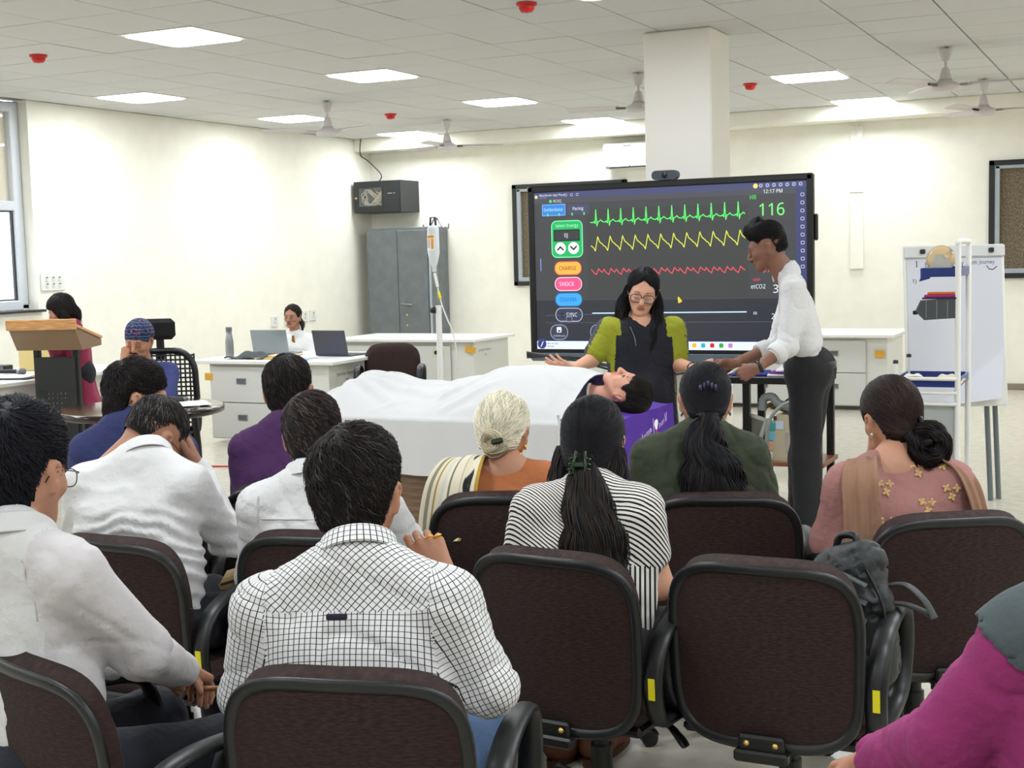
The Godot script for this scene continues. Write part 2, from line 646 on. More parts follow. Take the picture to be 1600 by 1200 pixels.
func tone(st: Dictionary) -> Color:
	var c: Color = st.col
	if rng.randf() < st.get("mix", 0.0): c = st.col2
	return c * rng.randf_range(0.55, 1.45)

# cap of hair with locks laid over it, in the head's own space carried through xf
func hair_cap(g: G, xf: Transform3D, st: Dictionary) -> void:
	var nu := 60
	var nv := 40
	var ids := []
	var ms := []
	for b in nv + 1:
		var v := float(b) / nv
		for a in nu:
			var ph := TAU * a / nu
			var p: Vector3
			if v < 0.62:
				var th := v / 0.62 * PI * 0.5
				p = HC + HE * Vector3(sin(th) * sin(ph), cos(th), -sin(th) * cos(ph))
			else: p = HC + Vector3(HE.x * sin(ph), -(v - 0.62) / 0.38 * 0.135, -HE.z * cos(ph))
			var r := hair_at(p, st)
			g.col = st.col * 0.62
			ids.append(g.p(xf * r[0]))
			ms.append(r[2])
	for b in nv:
		for a in nu:
			var k := [b * nu + a, b * nu + (a + 1) % nu, (b + 1) * nu + (a + 1) % nu, (b + 1) * nu + a]
			if ms[k[0]] < 0.02 and ms[k[1]] < 0.02 and ms[k[2]] < 0.02 and ms[k[3]] < 0.02: continue
			g.q4(ids[k[0]], ids[k[1]], ids[k[2]], ids[k[3]])
	var wc: Vector3 = HC + HE * (st.get("whorl", V(0.1, 0.86, 0.5)) as Vector3).normalized()
	var flow: String = st.get("flow", "whorl")
	var tgt: Vector3 = st.get("target", V(0, -0.02, 0.12))
	var made := 0
	var tries := 0
	while made < st.get("n", 600) and tries < 20000:
		tries += 1
		var ph := rng.randf() * TAU
		var yy := rng.randf_range(-0.13, 0.09)
		var rr := sqrt(maxf(0.0, 1.0 - pow(maxf(yy, 0) / 0.0901, 2)))
		var p := HC + Vector3(HE.x * rr * sin(ph), yy, -HE.z * rr * cos(ph))
		var r := hair_at(p, st)
		if r[2] < 0.6: continue
		made += 1
		var steps: int = st.get("steps", 5)
		var sl: float = st.get("len", 0.035) * rng.randf_range(0.7, 1.3) / (steps - 1)
		var loft: float = st.get("loft", 0.004)
		var pts := []
		var ns := []
		var sw: float = rng.randf_range(-1, 1) * st.get("wild", 0.4)
		for k in steps:
			var n: Vector3 = r[1]
			pts.append(xf * (r[0] + n * (0.0006 + loft * float(k) / steps * rng.randf_range(0.5, 1.4))))
			ns.append((xf.basis * n).normalized())
			var d: Vector3
			if flow == "back":
				d = tgt - p
				if d.length() < 0.02: break
			elif flow == "down": d = V(signf(p.x - st.get("part", 0.0)) * maxf(0.0, p.y - 0.06) * 14.0, -1.0 - 0.0 * p.z, 0.25)
			elif flow == "fringe": d = V(-0.45, -0.25, -1.0) if p.y > 0.03 else V(0, -1, 0.25)
			else: d = (p - wc).normalized() + n.cross((p - wc).normalized()) * 0.45
			d -= n * d.dot(n)
			d = d.normalized() + n.cross(d.normalized()) * (sw + rng.randf_range(-1, 1) * st.get("curl", 0.15))
			p += d.normalized() * sl
			r = hair_at(p, st)
			if r[2] < 0.15 and flow != "down": break
		if pts.size() > 2: lock(g, pts, ns, rng.randf_range(0.6, 1.3) * st.get("w", 0.0016), tone(st))

# a fall of hair along guide points
func tress(g: G, guide: Array, radii: Array, st: Dictionary, n: int, fl := 0.6, hint := Vector3.ZERO, wave := 0.006, w := 0.0016) -> void:
	var pts := smooth(guide, 5)
	var rad := []
	for k in pts.size():
		var t := float(k) / (pts.size() - 1) * (radii.size() - 1)
		rad.append(lerpf(radii[int(t)], radii[mini(int(t) + 1, radii.size() - 1)], t - int(t)))
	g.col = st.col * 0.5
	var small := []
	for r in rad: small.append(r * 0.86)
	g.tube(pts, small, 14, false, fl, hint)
	var pn := hint
	var fr := []
	for k in pts.size():
		var t: Vector3 = (pts[mini(k + 1, pts.size() - 1)] - pts[maxi(k - 1, 0)]).normalized()
		if pn == Vector3.ZERO: pn = t.cross(UP if absf(t.y) < 0.9 else Vector3.RIGHT)
		var nn := (pn - t * pn.dot(t)).normalized()
		if hint == Vector3.ZERO: pn = nn
		fr.append([nn, t.cross(nn)])
	for s in n:
		var an := rng.randf() * TAU
		var ro := rng.randf_range(0.82, 1.06)
		var ph := rng.randf() * 3.0 + an * 2.0
		var lp := []
		var ln := []
		var last := int(pts.size() * rng.randf_range(0.72, 1.0))
		for k in last:
			var a2 := an + sin(k * 0.45 + ph) * 0.12
			var r: float = rad[k] * ro + wave * sin(k * 0.8 + ph)
			var nn: Vector3 = fr[k][0] * cos(a2) + fr[k][1] * sin(a2)
			lp.append(pts[k] + fr[k][0] * cos(a2) * r + fr[k][1] * sin(a2) * r * fl)
			ln.append(nn)
		if lp.size() > 2: lock(g, lp, ln, w * rng.randf_range(0.6, 1.4), tone(st))

# ------------------------------------------------------------------ people
func fwd(yaw: float) -> Vector3:
	return Vector3(-sin(deg_to_rad(yaw)), 0, -cos(deg_to_rad(yaw)))

# cut a mesh into regions, each a part of its own with its own material and coordinates
func regions(parent: Node, names: Array, mats: Array, vv: PackedVector3Array, ii: PackedInt32Array, which: Callable, where: Callable) -> void:
	var gs := []
	var maps := []
	for k in names.size():
		gs.append(G.new())
		maps.append({})
	var nn := PackedVector3Array()
	nn.resize(vv.size())
	for k in range(0, ii.size(), 3):
		var fn := (vv[ii[k + 2]] - vv[ii[k]]).cross(vv[ii[k + 1]] - vv[ii[k]])
		for m in 3: nn[ii[k + m]] += fn
	for k in range(0, ii.size(), 3):
		var ct := (vv[ii[k]] + vv[ii[k + 1]] + vv[ii[k + 2]]) / 3.0
		var r: int = which.call(ct, nn[ii[k]].normalized())
		if r < 0: continue
		for m in 3:
			var o := ii[k + m]
			if not maps[r].has(o): maps[r][o] = gs[r].p(vv[o], where.call(r, vv[o], nn[o].normalized()))
			gs[r].i.append(maps[r][o])
	for k in names.size():
		if gs[k].v.size(): obj(names[k], gs[k], mats[k], parent)

func swell(m: Array, amount: Callable) -> Array:
	var vv: PackedVector3Array = m[0]
	var ii: PackedInt32Array = m[1]
	var nn := PackedVector3Array()
	nn.resize(vv.size())
	for k in range(0, ii.size(), 3):
		var fn := (vv[ii[k + 2]] - vv[ii[k]]).cross(vv[ii[k + 1]] - vv[ii[k]])
		for q in 3: nn[ii[k + q]] += fn
	for k in vv.size():
		var n := nn[k].normalized()
		vv[k] += n * amount.call(vv[k], n)
	return [vv, ii]

func hand_xf(at: Vector3, d: Vector3, palm: Vector3, left: bool, s: float) -> Transform3D:
	var z := -d.normalized()
	var y := -(palm - d.normalized() * palm.dot(d.normalized())).normalized()
	var x := y.cross(z)
	if left: x = -x
	return Transform3D(Basis(x, y, z).scaled_local(Vector3.ONE * s), at)

# j: head, neck, shoulders l r, elbows l r, wrists l r, pelvis
func person(label: String, at: Vector3, yaw: float, j: Array, o: Dictionary) -> Node3D:
	var node := thing("person", label, "person", at)
	var F := fwd(yaw)
	var head: Vector3 = j[0]
	var neck: Vector3 = j[1]
	var S := [j[2], j[3]]
	var E := [j[4], j[5]]
	var W := [j[6], j[7]]
	var pel: Vector3 = j[8]
	var b: float = o.get("bulk", 1.0)
	var fem: bool = o.get("fem", false)
	var cell: float = o.get("cell", 0.012)
	var mid: Vector3 = (S[0] + S[1]) * 0.5
	var up := (neck - pel).normalized()
	var rt: Vector3 = (S[1] - S[0]).normalized()
	var fw := up.cross(rt).normalized()
	var hs: float = o.get("hs", 0.94 if fem else 1.0)
	var hb := Basis.from_euler(Vector3(deg_to_rad(o.get("hp", 0.0)), deg_to_rad(o.get("hy", yaw)), deg_to_rad(o.get("hr", 0.0))))
	var hx := Transform3D(hb.scaled_local(Vector3.ONE * hs), head - hb.y * o.get("low", 0.037) * hs)
	node.set_meta("hx", hx)
	var sleeve: float = o.get("sleeve", 1.0)   # 0 none .. 0.7 short .. 1 elbow .. 2 wrist
	# skin: one surface from head to fingertips
	var q := []
	var nr := 0.046 if fem else 0.054
	var hb0: Vector3 = hx * V(0, -0.06, 0.022)
	q.append([neck - up * 0.03, hb0, nr + 0.006, nr, 0.03])
	q.append([neck - up * 0.04, mid - up * 0.05, 0.045, 0.03, 0.03])
	for s in 2:
		var ar: float = o.get("arm", 0.9 if fem else 1.0)
		q.append([mid - up * 0.04, S[s] - up * 0.02, 0.035, 0.036 * ar, 0.03])
		q.append([S[s], E[s], 0.046 * ar, 0.039 * ar, 0.02])
		q.append([E[s], W[s], 0.041 * ar, 0.0265 * ar, 0.02])
	q.append([mid - up * 0.05, pel, 0.03, 0.03, 0.03])
	if o.has("nl"):
		for s in 2: q.append([neck - up * 0.02, neck.lerp(S[s], 0.5) - up * 0.022, 0.056, 0.050, 0.04])
	var m := field_mesh(q, cell)
	var g := G.new()
	g.add(m[0], m[1], PackedColorArray(), Transform3D())
	if not o.get("nohead", false): g.add(head_template[0], head_template[1], head_template[2], hx)
	var poses: Array = o.get("hands", ["relax", "relax"])
	var palms: Array = o.get("palms", [Vector3.DOWN, Vector3.DOWN])
	var dirs: Array = o.get("dirs", [null, null])
	for s in 2:
		if poses[s] == "": continue
		var d: Vector3 = dirs[s] if dirs[s] != null else (W[s] - E[s])
		var h := make_hand(poses[s])
		g.add(h[0], h[1], PackedColorArray(), hand_xf(W[s], d, palms[s], s == 0, 0.88 if fem else 0.97), s == 0)
	var sk := vmat(0.55)
	sk.albedo_color = o.skin
	sk.subsurf_scatter_enabled = true
	sk.subsurf_scatter_strength = 0.06
	bump(sk, T.pore, 0.05)
	sk.uv1_triplanar = true
	sk.uv1_scale = Vector3(14, 14, 14)
	obj("body", g, sk, node)
	# upper garment
	if o.has("top"):
		q = []
		var dw: float = o.get("drop", 0.0)
		for s in 2:
			var sg := -1.0 if s == 0 else 1.0
			var c0: Vector3 = mid + rt * sg * 0.080 * b - up * 0.10 + fw * 0.012
			var h0: Vector3 = pel + rt * sg * 0.075 * b + up * 0.02 - UP * dw + fw * o.get("lean", 0.02)
			q.append([c0, c0.lerp(h0, 0.55), 0.116 * b, o.get("waist", 0.108) * b, 0.06, fw, o.get("flat", 1.32)])
			q.append([c0.lerp(h0, 0.55), h0, o.get("waist", 0.108) * b, o.get("hem", 0.112) * b, 0.06, fw, o.get("flat", 1.32) - 0.1])
			q.append([neck - up * o.get("nl", 0.012) + rt * sg * (0.02 if not o.has("nl") else 0.055), S[s] - up * 0.012, 0.060, 0.058 * b * o.get("shr", 1.0), 0.05])
			var e1: Vector3 = S[s].lerp(E[s], minf(sleeve, 1.0))
			var sr: float = o.get("sr", 1.0)
			q.append([S[s] - up * 0.012, e1, 0.064 * b * sr * o.get("shr", 1.0), 0.057 * b * sr, 0.035])
			if sleeve > 1.0: q.append([E[s], E[s].lerp(W[s], sleeve - 1.0), 0.057 * b * sr, lerpf(0.055, 0.040, sleeve - 1.0) * b * sr, 0.02])
		q.append([neck - up * (0.055 + o.get("nl", 0.0) * 0.8), mid - up * 0.12, 0.078 * b, 0.10 * b, 0.05, fw, 1.25])
		if o.has("belly"): q.append([mid.lerp(pel, 0.65) + fw * 0.04, mid.lerp(pel, 0.8) + fw * 0.04, o.belly, o.belly, 0.08])
		for e in o.get("extra", []): q.append(e)
		m = field_mesh(q, cell)
		var sd: float = o.get("seed", 1.0)
		var fa: float = o.get("fold", 0.005)
		var fold: Callable = o.get("foldf", func(p: Vector3, _n: Vector3) -> float:
			var w := soft.get_noise_3d(p.x * 230 + sd * 77, p.y * 400 + p.x * 160, p.z * 230)
			var w2 := soft.get_noise_3d(p.x * 420 - p.y * 260, p.y * 520 + sd * 55, p.z * 420)
			var lump := soft.get_noise_3d(p.x * 150, p.y * 200 + sd * 31.0, p.z * 150)
			return -fa * 0.7 * smoothstep(0.20, 0.0, absf(w)) - fa * 0.25 * smoothstep(0.16, 0.0, absf(w2)) + fa * 0.7 * lump)
		m = swell(m, fold)
		node.set_meta("cloth", m)
		if o.has("regions"):
			regions(node, o.rnames, o.rmats, m[0], m[1], o.regions, o.where)
		else:
			g = G.new()
			g.add(m[0], m[1], PackedColorArray(), Transform3D())
			obj(o.get("topname", "shirt"), g, o.top, node)
		if o.has("collar"):
			var ca: Vector3 = neck + up * o.get("cup", 0.004)
			var cr: float = o.get("cr", 0.070) + 0.003
			var cax := (up + (hb0 - neck).normalized() * 0.6).normalized()
			var cf := (F - cax * F.dot(cax)).normalized()
			var cs := cf.cross(cax)
			var prof := [V(-0.004, -0.018, 0), V(-0.004, 0.024, 0), V(0.0, 0.030, 0), V(0.005, 0.024, 0), V(0.013, -0.010, 0), V(0.013, -0.014, 0), V(0.009, -0.012, 0)]
			g = G.new()
			var gap := 0.32
			var ids := []
			for a in 41:
				var an := lerpf(gap, TAU - gap, a / 40.0)
				var dv := cf * cos(an) + cs * sin(an)
				for pp in prof:
					var dr2: float = -0.02 * maxf(0.0, cos(an))
					ids.append(g.p(ca + dv * (cr + pp.x) + cf * 0.012 + cax * (pp.y + dr2), Vector2(an * cr / 0.0118, pp.y / 0.0118)))
			for a in 40:
				for k in 6: g.q4(ids[a * 7 + k], ids[a * 7 + k + 1], ids[a * 7 + k + 8], ids[a * 7 + k + 7])
			obj("collar", g, o.collar, node)
	# legs
	if o.get("legs", "sit") != "":
		var A := []
		var K := []
		for s in 2:
			var sg := -1.0 if s == 0 else 1.0
			var side := F.cross(UP) * sg
			if o.get("legs", "sit") == "stand":
				K.append(pel.lerp(o.feet[s], 0.5) + side * 0.02 + F * 0.02)
				A.append(o.feet[s] + UP * 0.07)
			else:
				var hip: Vector3 = Vector3(pel.x, 0.56, pel.z) + side * 0.09
				K.append(o.get("knees", [hip + F * 0.42 + side * 0.06 - UP * 0.03, hip + F * 0.42 + side * 0.06 - UP * 0.03])[s])
				A.append(o.get("feet", [hip + F * 0.45 + side * 0.07 - UP * 0.47, hip + F * 0.45 + side * 0.07 - UP * 0.47])[s])
		q = []
		var side0 := F.cross(UP) * 0.085
		var lr: float = o.get("lr", 1.0)
		var pl: Vector3 = pel if o.get("legs", "sit") == "stand" else Vector3(pel.x, 0.565, pel.z)
		q.append([pl - side0 * 0.7, pl + side0 * 0.7, 0.112 * lr, 0.112 * lr, 0.05])
		if o.get("legs", "sit") == "stand": q.append([pl - side0 * 0.6 + UP * 0.03, pl + side0 * 0.6 + UP * 0.03, 0.105, 0.105, 0.05])
		for s in 2:
			var hip2: Vector3 = pl + side0 * (-1.0 if s == 0 else 1.0)
			q.append([hip2, K[s], 0.090 * lr, 0.070 * lr, 0.03])
			q.append([K[s], A[s] + UP * o.get("cuff", 0.02), 0.072 * lr, o.get("ank", 0.058) * lr, 0.03])
		m = field_mesh(q, cell * 1.15)
		m = swell(m, func(p: Vector3, _n: Vector3) -> float: return fnoise.get_noise_3d(p.x * 300, p.y * 260, p.z * 300) * 0.007)
		g = G.new()
		g.add(m[0], m[1], PackedColorArray(), Transform3D())
		obj("trousers", g, o.pants, node)
		for s in 2:
			var fd: Vector3 = o.get("toes", [F, F])[s]
			var a0: Vector3 = Vector3(A[s].x, 0.0, A[s].z)
			var sh := field_mesh([[a0 - fd * 0.045 + UP * 0.055, a0 + UP * 0.06, 0.042, 0.044, 0.02], [a0 + UP * 0.06, a0 + UP * 0.10, 0.046, 0.044, 0.02], [a0 + UP * 0.045, a0 + fd * 0.13 + UP * 0.032, 0.046, 0.042, 0.03], [a0 + fd * 0.13 + UP * 0.03, a0 + fd * 0.17 + UP * 0.028, 0.042, 0.032, 0.02]], 0.012)
			var sv: PackedVector3Array = sh[0]
			for k in sv.size(): sv[k].y = maxf(sv[k].y, 0.018)
			g = G.new()
			g.add(sv, sh[1], PackedColorArray(), Transform3D())
			var shoe := obj("shoe", g, o.shoe, node)
			var gs := G.new()
			var out := PackedVector2Array()
			for k in 24:
				var an := TAU * k / 24
				var ty := sin(an)
				out.append(Vector2(cos(an) * (0.046 + 0.006 * ty), 0.062 + ty * 0.155))
			var sb := Basis(fd.cross(UP), fd, UP)
			gs.prism(out, 0.022, Transform3D(sb, a0 + UP * 0.0))
			obj("sole", gs, o.get("sole", M.black), shoe)
	if o.has("hair"):
		g = G.new()
		hair_cap(g, hx, o.hair)
		if o.has("tress"): (o.tress as Callable).call(g, hx)
		obj("hair", g, M.hair, node)
	if o.get("face", false): face(node, hx, o.get("brow", Color(0.03, 0.02, 0.018)), o.get("lid", 0.5))
	return node

func face(node: Node, hx: Transform3D, brow: Color, lid: float) -> void:
	for s in [-1, 1]:
		var g := G.new()
		var lash := []
		for k in 7:
			var t := k / 6.0
			lash.append(hx * V(s * lerpf(0.019, 0.047, t), 0.003 - 0.004 * lid + (0.005 if lid < 1.0 else -0.004) * sin(t * PI), -0.0885 - 0.0025 * sin(t * PI) + 0.006 * t))
		if lid < 1.0:
			g.col = Color(0.38, 0.35, 0.33)
			var e := V(s * 0.032, 0.001, -0.0790)
			g.ball(hx * e, Vector3(0.0125, 0.0085, 0.0115), 8, hx.basis.orthonormalized())
			g.col = Color(0.02, 0.010, 0.008)
			g.ball(hx * (e + V(0, -0.001, -0.0075)), Vector3(0.0066, 0.0066, 0.0052), 6, hx.basis.orthonormalized())
			obj("eye", g, M.eye, node)
		g = G.new()
		g.col = Color(0.02, 0.012, 0.01)
		g.tube(lash, [0.0008, 0.0014, 0.0018, 0.0018, 0.0018, 0.0014, 0.0008], 6)
		obj("eyelashes", g, M.hair, node)
		g = G.new()
		g.col = brow
		var pts := []
		for k in 7:
			var t := k / 6.0
			pts.append(hx * V(s * lerpf(0.013, 0.049, t), 0.0265 + 0.006 * sin(t * 2.4) - 0.003 * t, -0.0945 + 0.012 * t * t))
		g.tube(pts, [0.0022, 0.0034, 0.0038, 0.0036, 0.003, 0.0022, 0.001], 6, false, 0.7)
		obj("eyebrow", g, M.hair, node)

func glasses(node: Node3D, col: Material, w := 0.026, h := 0.02, r := 0.0013) -> void:
	var hx: Transform3D = node.get_meta("hx")
	var g := G.new()
	for s in [-1, 1]:
		var pts := []
		for a in rounded(w * 2, h * 2, h * 0.75, 4): pts.append(hx * V(s * 0.033 + a.x, a.y - 0.002, -0.106 + 0.4 * a.x * a.x))
		g.tube(pts, r, 6, true)
		g.tube(smooth([hx * V(s * (0.033 + w), 0.006, -0.104), hx * V(s * 0.074, 0.010, -0.085), hx * V(s * 0.084, 0.012, -0.01), hx * V(s * 0.082, 0.004, 0.022), hx * V(s * 0.078, -0.012, 0.034)], 4), r, 6)
	g.tube([hx * V(-0.008, 0.004, -0.107), hx * V(0, 0.006, -0.111), hx * V(0.008, 0.004, -0.107)], r, 6)
	var o := obj("glasses", g, col, node)
	var gl := G.new()
	for s in [-1, 1]:
		var pts := PackedVector2Array()
		for a in rounded(w * 1.94, h * 1.94, h * 0.72, 4): pts.append(a)
		gl.prism(pts, 0.0012, hx * Transform3D(Basis(), V(s * 0.033, -0.002, -0.1062)))
	obj("lens", gl, M.lens, o)

# ------------------------------------------------------------------ the scene
func _ready() -> void:
	rng.seed = 7
	fnoise.seed = 3
	fnoise.frequency = 0.02
	fnoise.fractal_octaves = 2
	soft.seed = 11
	soft.frequency = 0.02
	soft.noise_type = FastNoiseLite.TYPE_SIMPLEX_SMOOTH
	soft.fractal_type = FastNoiseLite.FRACTAL_NONE
	# camera
	var cam := Camera3D.new()
	cam.name = "camera"
	add_child(cam)
	cam.position = V(0, 1.60, 0)
	cam.rotation = Vector3(-0.09609, 0.44849, -0.02645)
	cam.fov = 31.80
	cam.near = 0.05
	cam.far = 100.0
	# sky, exposure
	var we := WorldEnvironment.new()
	we.name = "world_environment"
	var env := Environment.new()
	env.background_mode = Environment.BG_SKY
	var sky := Sky.new()
	var sm := ProceduralSkyMaterial.new()
	sm.sky_top_color = Color(0.78, 0.86, 0.96)
	sm.sky_horizon_color = Color(0.95, 0.97, 1.0)
	sm.ground_bottom_color = Color(0.55, 0.55, 0.52)
	sm.ground_horizon_color = Color(0.9, 0.92, 0.92)
	sm.sky_energy_multiplier = 2.2
	sm.ground_energy_multiplier = 1.6
	sky.sky_material = sm
	env.sky = sky
	env.tonemap_mode = Environment.TONE_MAPPER_LINEAR
	env.tonemap_exposure = EXPOSURE
	env.sdfgi_enabled = true
	env.ssao_enabled = true
	env.ssil_enabled = true
	we.environment = env
	add_child(we)
	make_textures()
	make_materials()
	make_head()
	room()
	ceiling_fittings()
	wall_fittings()
	back_furniture()
	display()
	bed()
	side_stands()
	left_corner()
	chairs()
	back_people()
	front_people()
	small_things()

const EXPOSURE := 1.18
const LAMP_ENERGY := 2.6

func make_textures() -> void:
	T.wrinkle = noise_tex(0.012, [], 512, 4, 5)
	T.pore = noise_tex(0.12, [], 256, 3, 6)
	T.fine = noise_tex(0.25, [], 256, 2, 8)
	T.cloud = noise_tex(0.010, [], 512, 4, 12)

func make_materials() -> void:
	M.black = mat(Color(0.045, 0.047, 0.05), 0.42)
	M.plastic = bump(mat(Color(0.085, 0.092, 0.098), 0.40), T.fine, 0.02)
	M.plastic.uv1_triplanar = true
	M.plastic.uv1_scale = Vector3(9, 9, 9)
	M.steel = mat(Color(0.62, 0.63, 0.64), 0.28, 0.9)
	M.brass = mat(Color(0.80, 0.68, 0.38), 0.3, 0.9)
	M.gold = mat(Color(0.95, 0.72, 0.22), 0.22, 1.0)
	M.white = mat(Color(0.88, 0.88, 0.86), 0.35)
	M.lam = mat(Color(0.83, 0.83, 0.80), 0.38)
	M.lam2 = mat(Color(0.79, 0.79, 0.77), 0.42)
	M.grey = mat(Color(0.36, 0.38, 0.40), 0.45)
	M.lens = mat(Color(1, 1, 1, 0.03), 0.02)
	M.lens.transparency = BaseMaterial3D.TRANSPARENCY_ALPHA
	M.hair = vmat(0.5)
	M.hair.metallic_specular = 0.28
	M.eye = vmat(0.15)
	M.paper = mat(Color(0.90, 0.90, 0.88), 0.8)
	M.yellow = mat(Color(0.90, 0.86, 0.10), 0.45)
	M.label = mat(Color(0.83, 0.62, 0.20), 0.55)
	M.red = mat(Color(0.80, 0.08, 0.04), 0.4)
	M.wall = bump(triplanar(mat(Color(0.95, 0.94, 0.885), 0.75), noise_tex(0.02, [Color(0.97, 0.97, 0.97), Color(1, 1, 1)], 256, 4, 3), Vector3(0.6, 0.6, 0.6)), T.fine, 0.03)
	M.pillar = bump(mat(Color(0.94, 0.925, 0.895), 0.7), T.fine, 0.03)
	M.pillar.uv1_triplanar = true
	M.tile = bump(triplanar(mat(Color(0.84, 0.84, 0.83), 0.9), noise_tex(0.3, [Color(0.93, 0.93, 0.93), Color(1, 1, 1)], 256, 2, 9), Vector3(2.5, 2.5, 2.5)), T.pore, 0.05)
	M.floor = triplanar(mat(Color(0.80, 0.78, 0.72), 0.22), noise_tex(0.03, [Color(0.92, 0.91, 0.90), Color(1, 1, 1)], 512, 5, 4), Vector3(0.7, 0.7, 0.7))
	M.wood = triplanar(mat(Color(0.88, 0.68, 0.46), 0.4), noise_tex(0.02, [Color(0.75, 0.68, 0.6), Color(1, 1, 1)], 256, 4, 14), Vector3(1.2, 14, 14))
	M.base = triplanar(mat(Color(0.52, 0.42, 0.34), 0.45), noise_tex(0.02, [Color(0.72, 0.68, 0.64), Color(1, 1, 1)], 256, 4, 15), Vector3(1.0, 14, 14))
	M.table = triplanar(mat(Color(0.17, 0.09, 0.065), 0.12), noise_tex(0.02, [Color(0.6, 0.6, 0.6), Color(1, 1, 1)], 256, 4, 16), Vector3(1.2, 12, 12))
	M.fabric = triplanar(mat(Color(0.80, 0.80, 0.80), 0.95), noise_tex(0.05, [Color(0.14, 0.082, 0.076), Color(0.225, 0.145, 0.128), Color(0.34, 0.235, 0.205)], 512, 4, 17), Vector3(1.6, 7.0, 1.6))
	bump(M.fabric, T.pore, 0.12)
	M.blind = triplanar(mat(Color(1, 1, 1), 0.9), noise_tex(0.035, [Color(0.30, 0.26, 0.20), Color(0.42, 0.37, 0.29), Color(0.55, 0.49, 0.40)], 512, 2, 18), Vector3(2.2, 2.2, 2.2))

func room() -> void:
	var H := 3.12
	# floor
	struct("floor", bx(V(-2.0, -0.06, -5.2), V(15.6, 0.12, 20.9)), M.floor)
	# walls: left wall with a window opening between z = -9.41 and -7.0
	var g := G.new()
	g.box(V(-9.54, H / 2, -12.43), V(0.30, H, 6.04))
	g.box(V(-9.54, 0.60, -8.205), V(0.30, 1.20, 2.41))
	g.box(V(-9.54, H / 2, -1.0), V(0.30, H, 12.0))
	struct("wall_left", g, M.wall)
	struct("wall_back", bx(V(-2.0, H / 2, -15.50), V(15.2, H, 0.25)), M.wall)
	struct("wall_right", bx(V(5.65, H / 2, -5.2), V(0.3, H, 20.9)), M.wall)
	struct("wall_front", bx(V(-2.0, H / 2, 5.1), V(15.6, H, 0.3)), M.wall)
	struct("trim_beam", bx(V(-1.9, 3.04, -15.19), V(14.98, 0.165, 0.38), 0.008), M.wall)
	struct("baseboard_back", bx(V(-1.9, 0.035, -15.365), V(14.9, 0.07, 0.02), 0.004), mat(Color(0.56, 0.51, 0.44), 0.4))
	struct("baseboard_left", bx(V(-9.38, 0.035, -5.2), V(0.02, 0.07, 20.2), 0.004), mat(Color(0.56, 0.51, 0.44), 0.4))
	struct("pillar", bx(V(-3.05, H / 2, -9.34), V(0.49, H, 0.45), 0.012), M.pillar)
	# ceiling: slab above, grid of tees, lay-in tiles
	var slab := struct("ceiling", bx(V(-2.0, 3.26, -5.2), V(15.6, 0.2, 20.9)), mat(Color(0.42, 0.42, 0.40), 0.9))
	var tile := bx(V(0, 0.0, 0), V(0.6095, 0.014, 0.5995), 0.003).mesh(M.tile)
	var lamp_cells := {}
	for q in LAMPS: lamp_cells[Vector2i(int(round((q.x + 5.97) / 0.62)), int(round((q.y + 7.44) / -0.61)))] = true
	var rest := G.new()
	var tee := G.new()
	var n := 0
	for k in range(-6, 19):
		for m in range(-21, 13):
			var x := -5.97 + k * 0.62
			var z := -7.44 - m * 0.61
			if z < -15.3 or z > 4.8 or x < -9.6 or x > 5.5: continue
			if lamp_cells.has(Vector2i(k, m)): continue
			var p := V(x, H + 0.007 + rng.randf_range(0, 0.0025), z)
			# the view takes in the ceiling from about six metres on, left of a slanting line
			if z < -6.2 and x < -0.6 + (-z - 6.2) * 0.02 + 0.6 and n < 298:
				n += 1
				var o := obj("ceiling_tile", tile, M.tile, slab)
				o.position = p
				o.rotation = V(rng.randf_range(-1, 1) * 0.0022, 0, rng.randf_range(-1, 1) * 0.0022)
			else: rest.box(p, V(0.6125, 0.014, 0.6025))
	tag(obj("ceiling_tile_field", rest, M.tile, slab), "", "", "", "stuff")
	for k in range(-6, 20): tee.box(V(-5.97 + (k - 0.5) * 0.62, H + 0.020, -5.2), V(0.022, 0.006, 20.4))
	for m in range(-20, 13): tee.box(V(-2.0, H + 0.018, -7.44 - (m - 0.5) * 0.61), V(15.0, 0.006, 0.022))
	obj("ceiling_grid", tee, mat(Color(0.36, 0.36, 0.35), 0.6), slab)
	# left window: aluminium frame, sill, pane below, blind behind the pane above
	var w := struct("window_1", bx(V(-9.53, 1.225, -9.37), V(0.07, 0.05, 0.08)), M.white)
	w.set_meta("label", "white aluminium window with a transom at the left wall")
	var fr := G.new()
	for z in [-9.35, -7.06]: fr.box(V(-9.53, 2.16, z), V(0.07, 1.90, 0.11), 0.008)
	for y in [1.245, 2.16, 3.06]: fr.box(V(-9.53, y, -8.205), V(0.068, 0.09, 2.30), 0.008)
	fr.box(V(-9.53, 1.70, -8.2), V(0.06, 0.84, 0.07), 0.006)
	obj("window_frame", fr, mat(Color(0.80, 0.82, 0.84), 0.35), w)
	var gk := G.new()
	for z in [-9.285, -8.245]: gk.box(V(-9.535, 1.70, z), V(0.03, 0.80, 0.012))
	for y in [1.30, 2.108]: gk.box(V(-9.535, y, -8.76), V(0.03, 0.012, 1.05))
	obj("gasket", gk, M.black, w)
	var pm := mat(Color(1, 1, 1, 0.10), 0.02)
	pm.transparency = BaseMaterial3D.TRANSPARENCY_ALPHA
	for q in [[1.70, 0.82, -8.775, 1.07], [1.70, 0.82, -7.63, 1.05], [2.61, 0.82, -8.205, 2.2]]: obj("pane", bx(V(-9.54, q[0], q[2]), V(0.006, q[1], q[3])), pm, w)
	obj("window_sill", bx(V(-9.46, 1.192, -8.205), V(0.26, 0.022, 2.5), 0.004), mat(Color(0.13, 0.14, 0.13), 0.3), w)
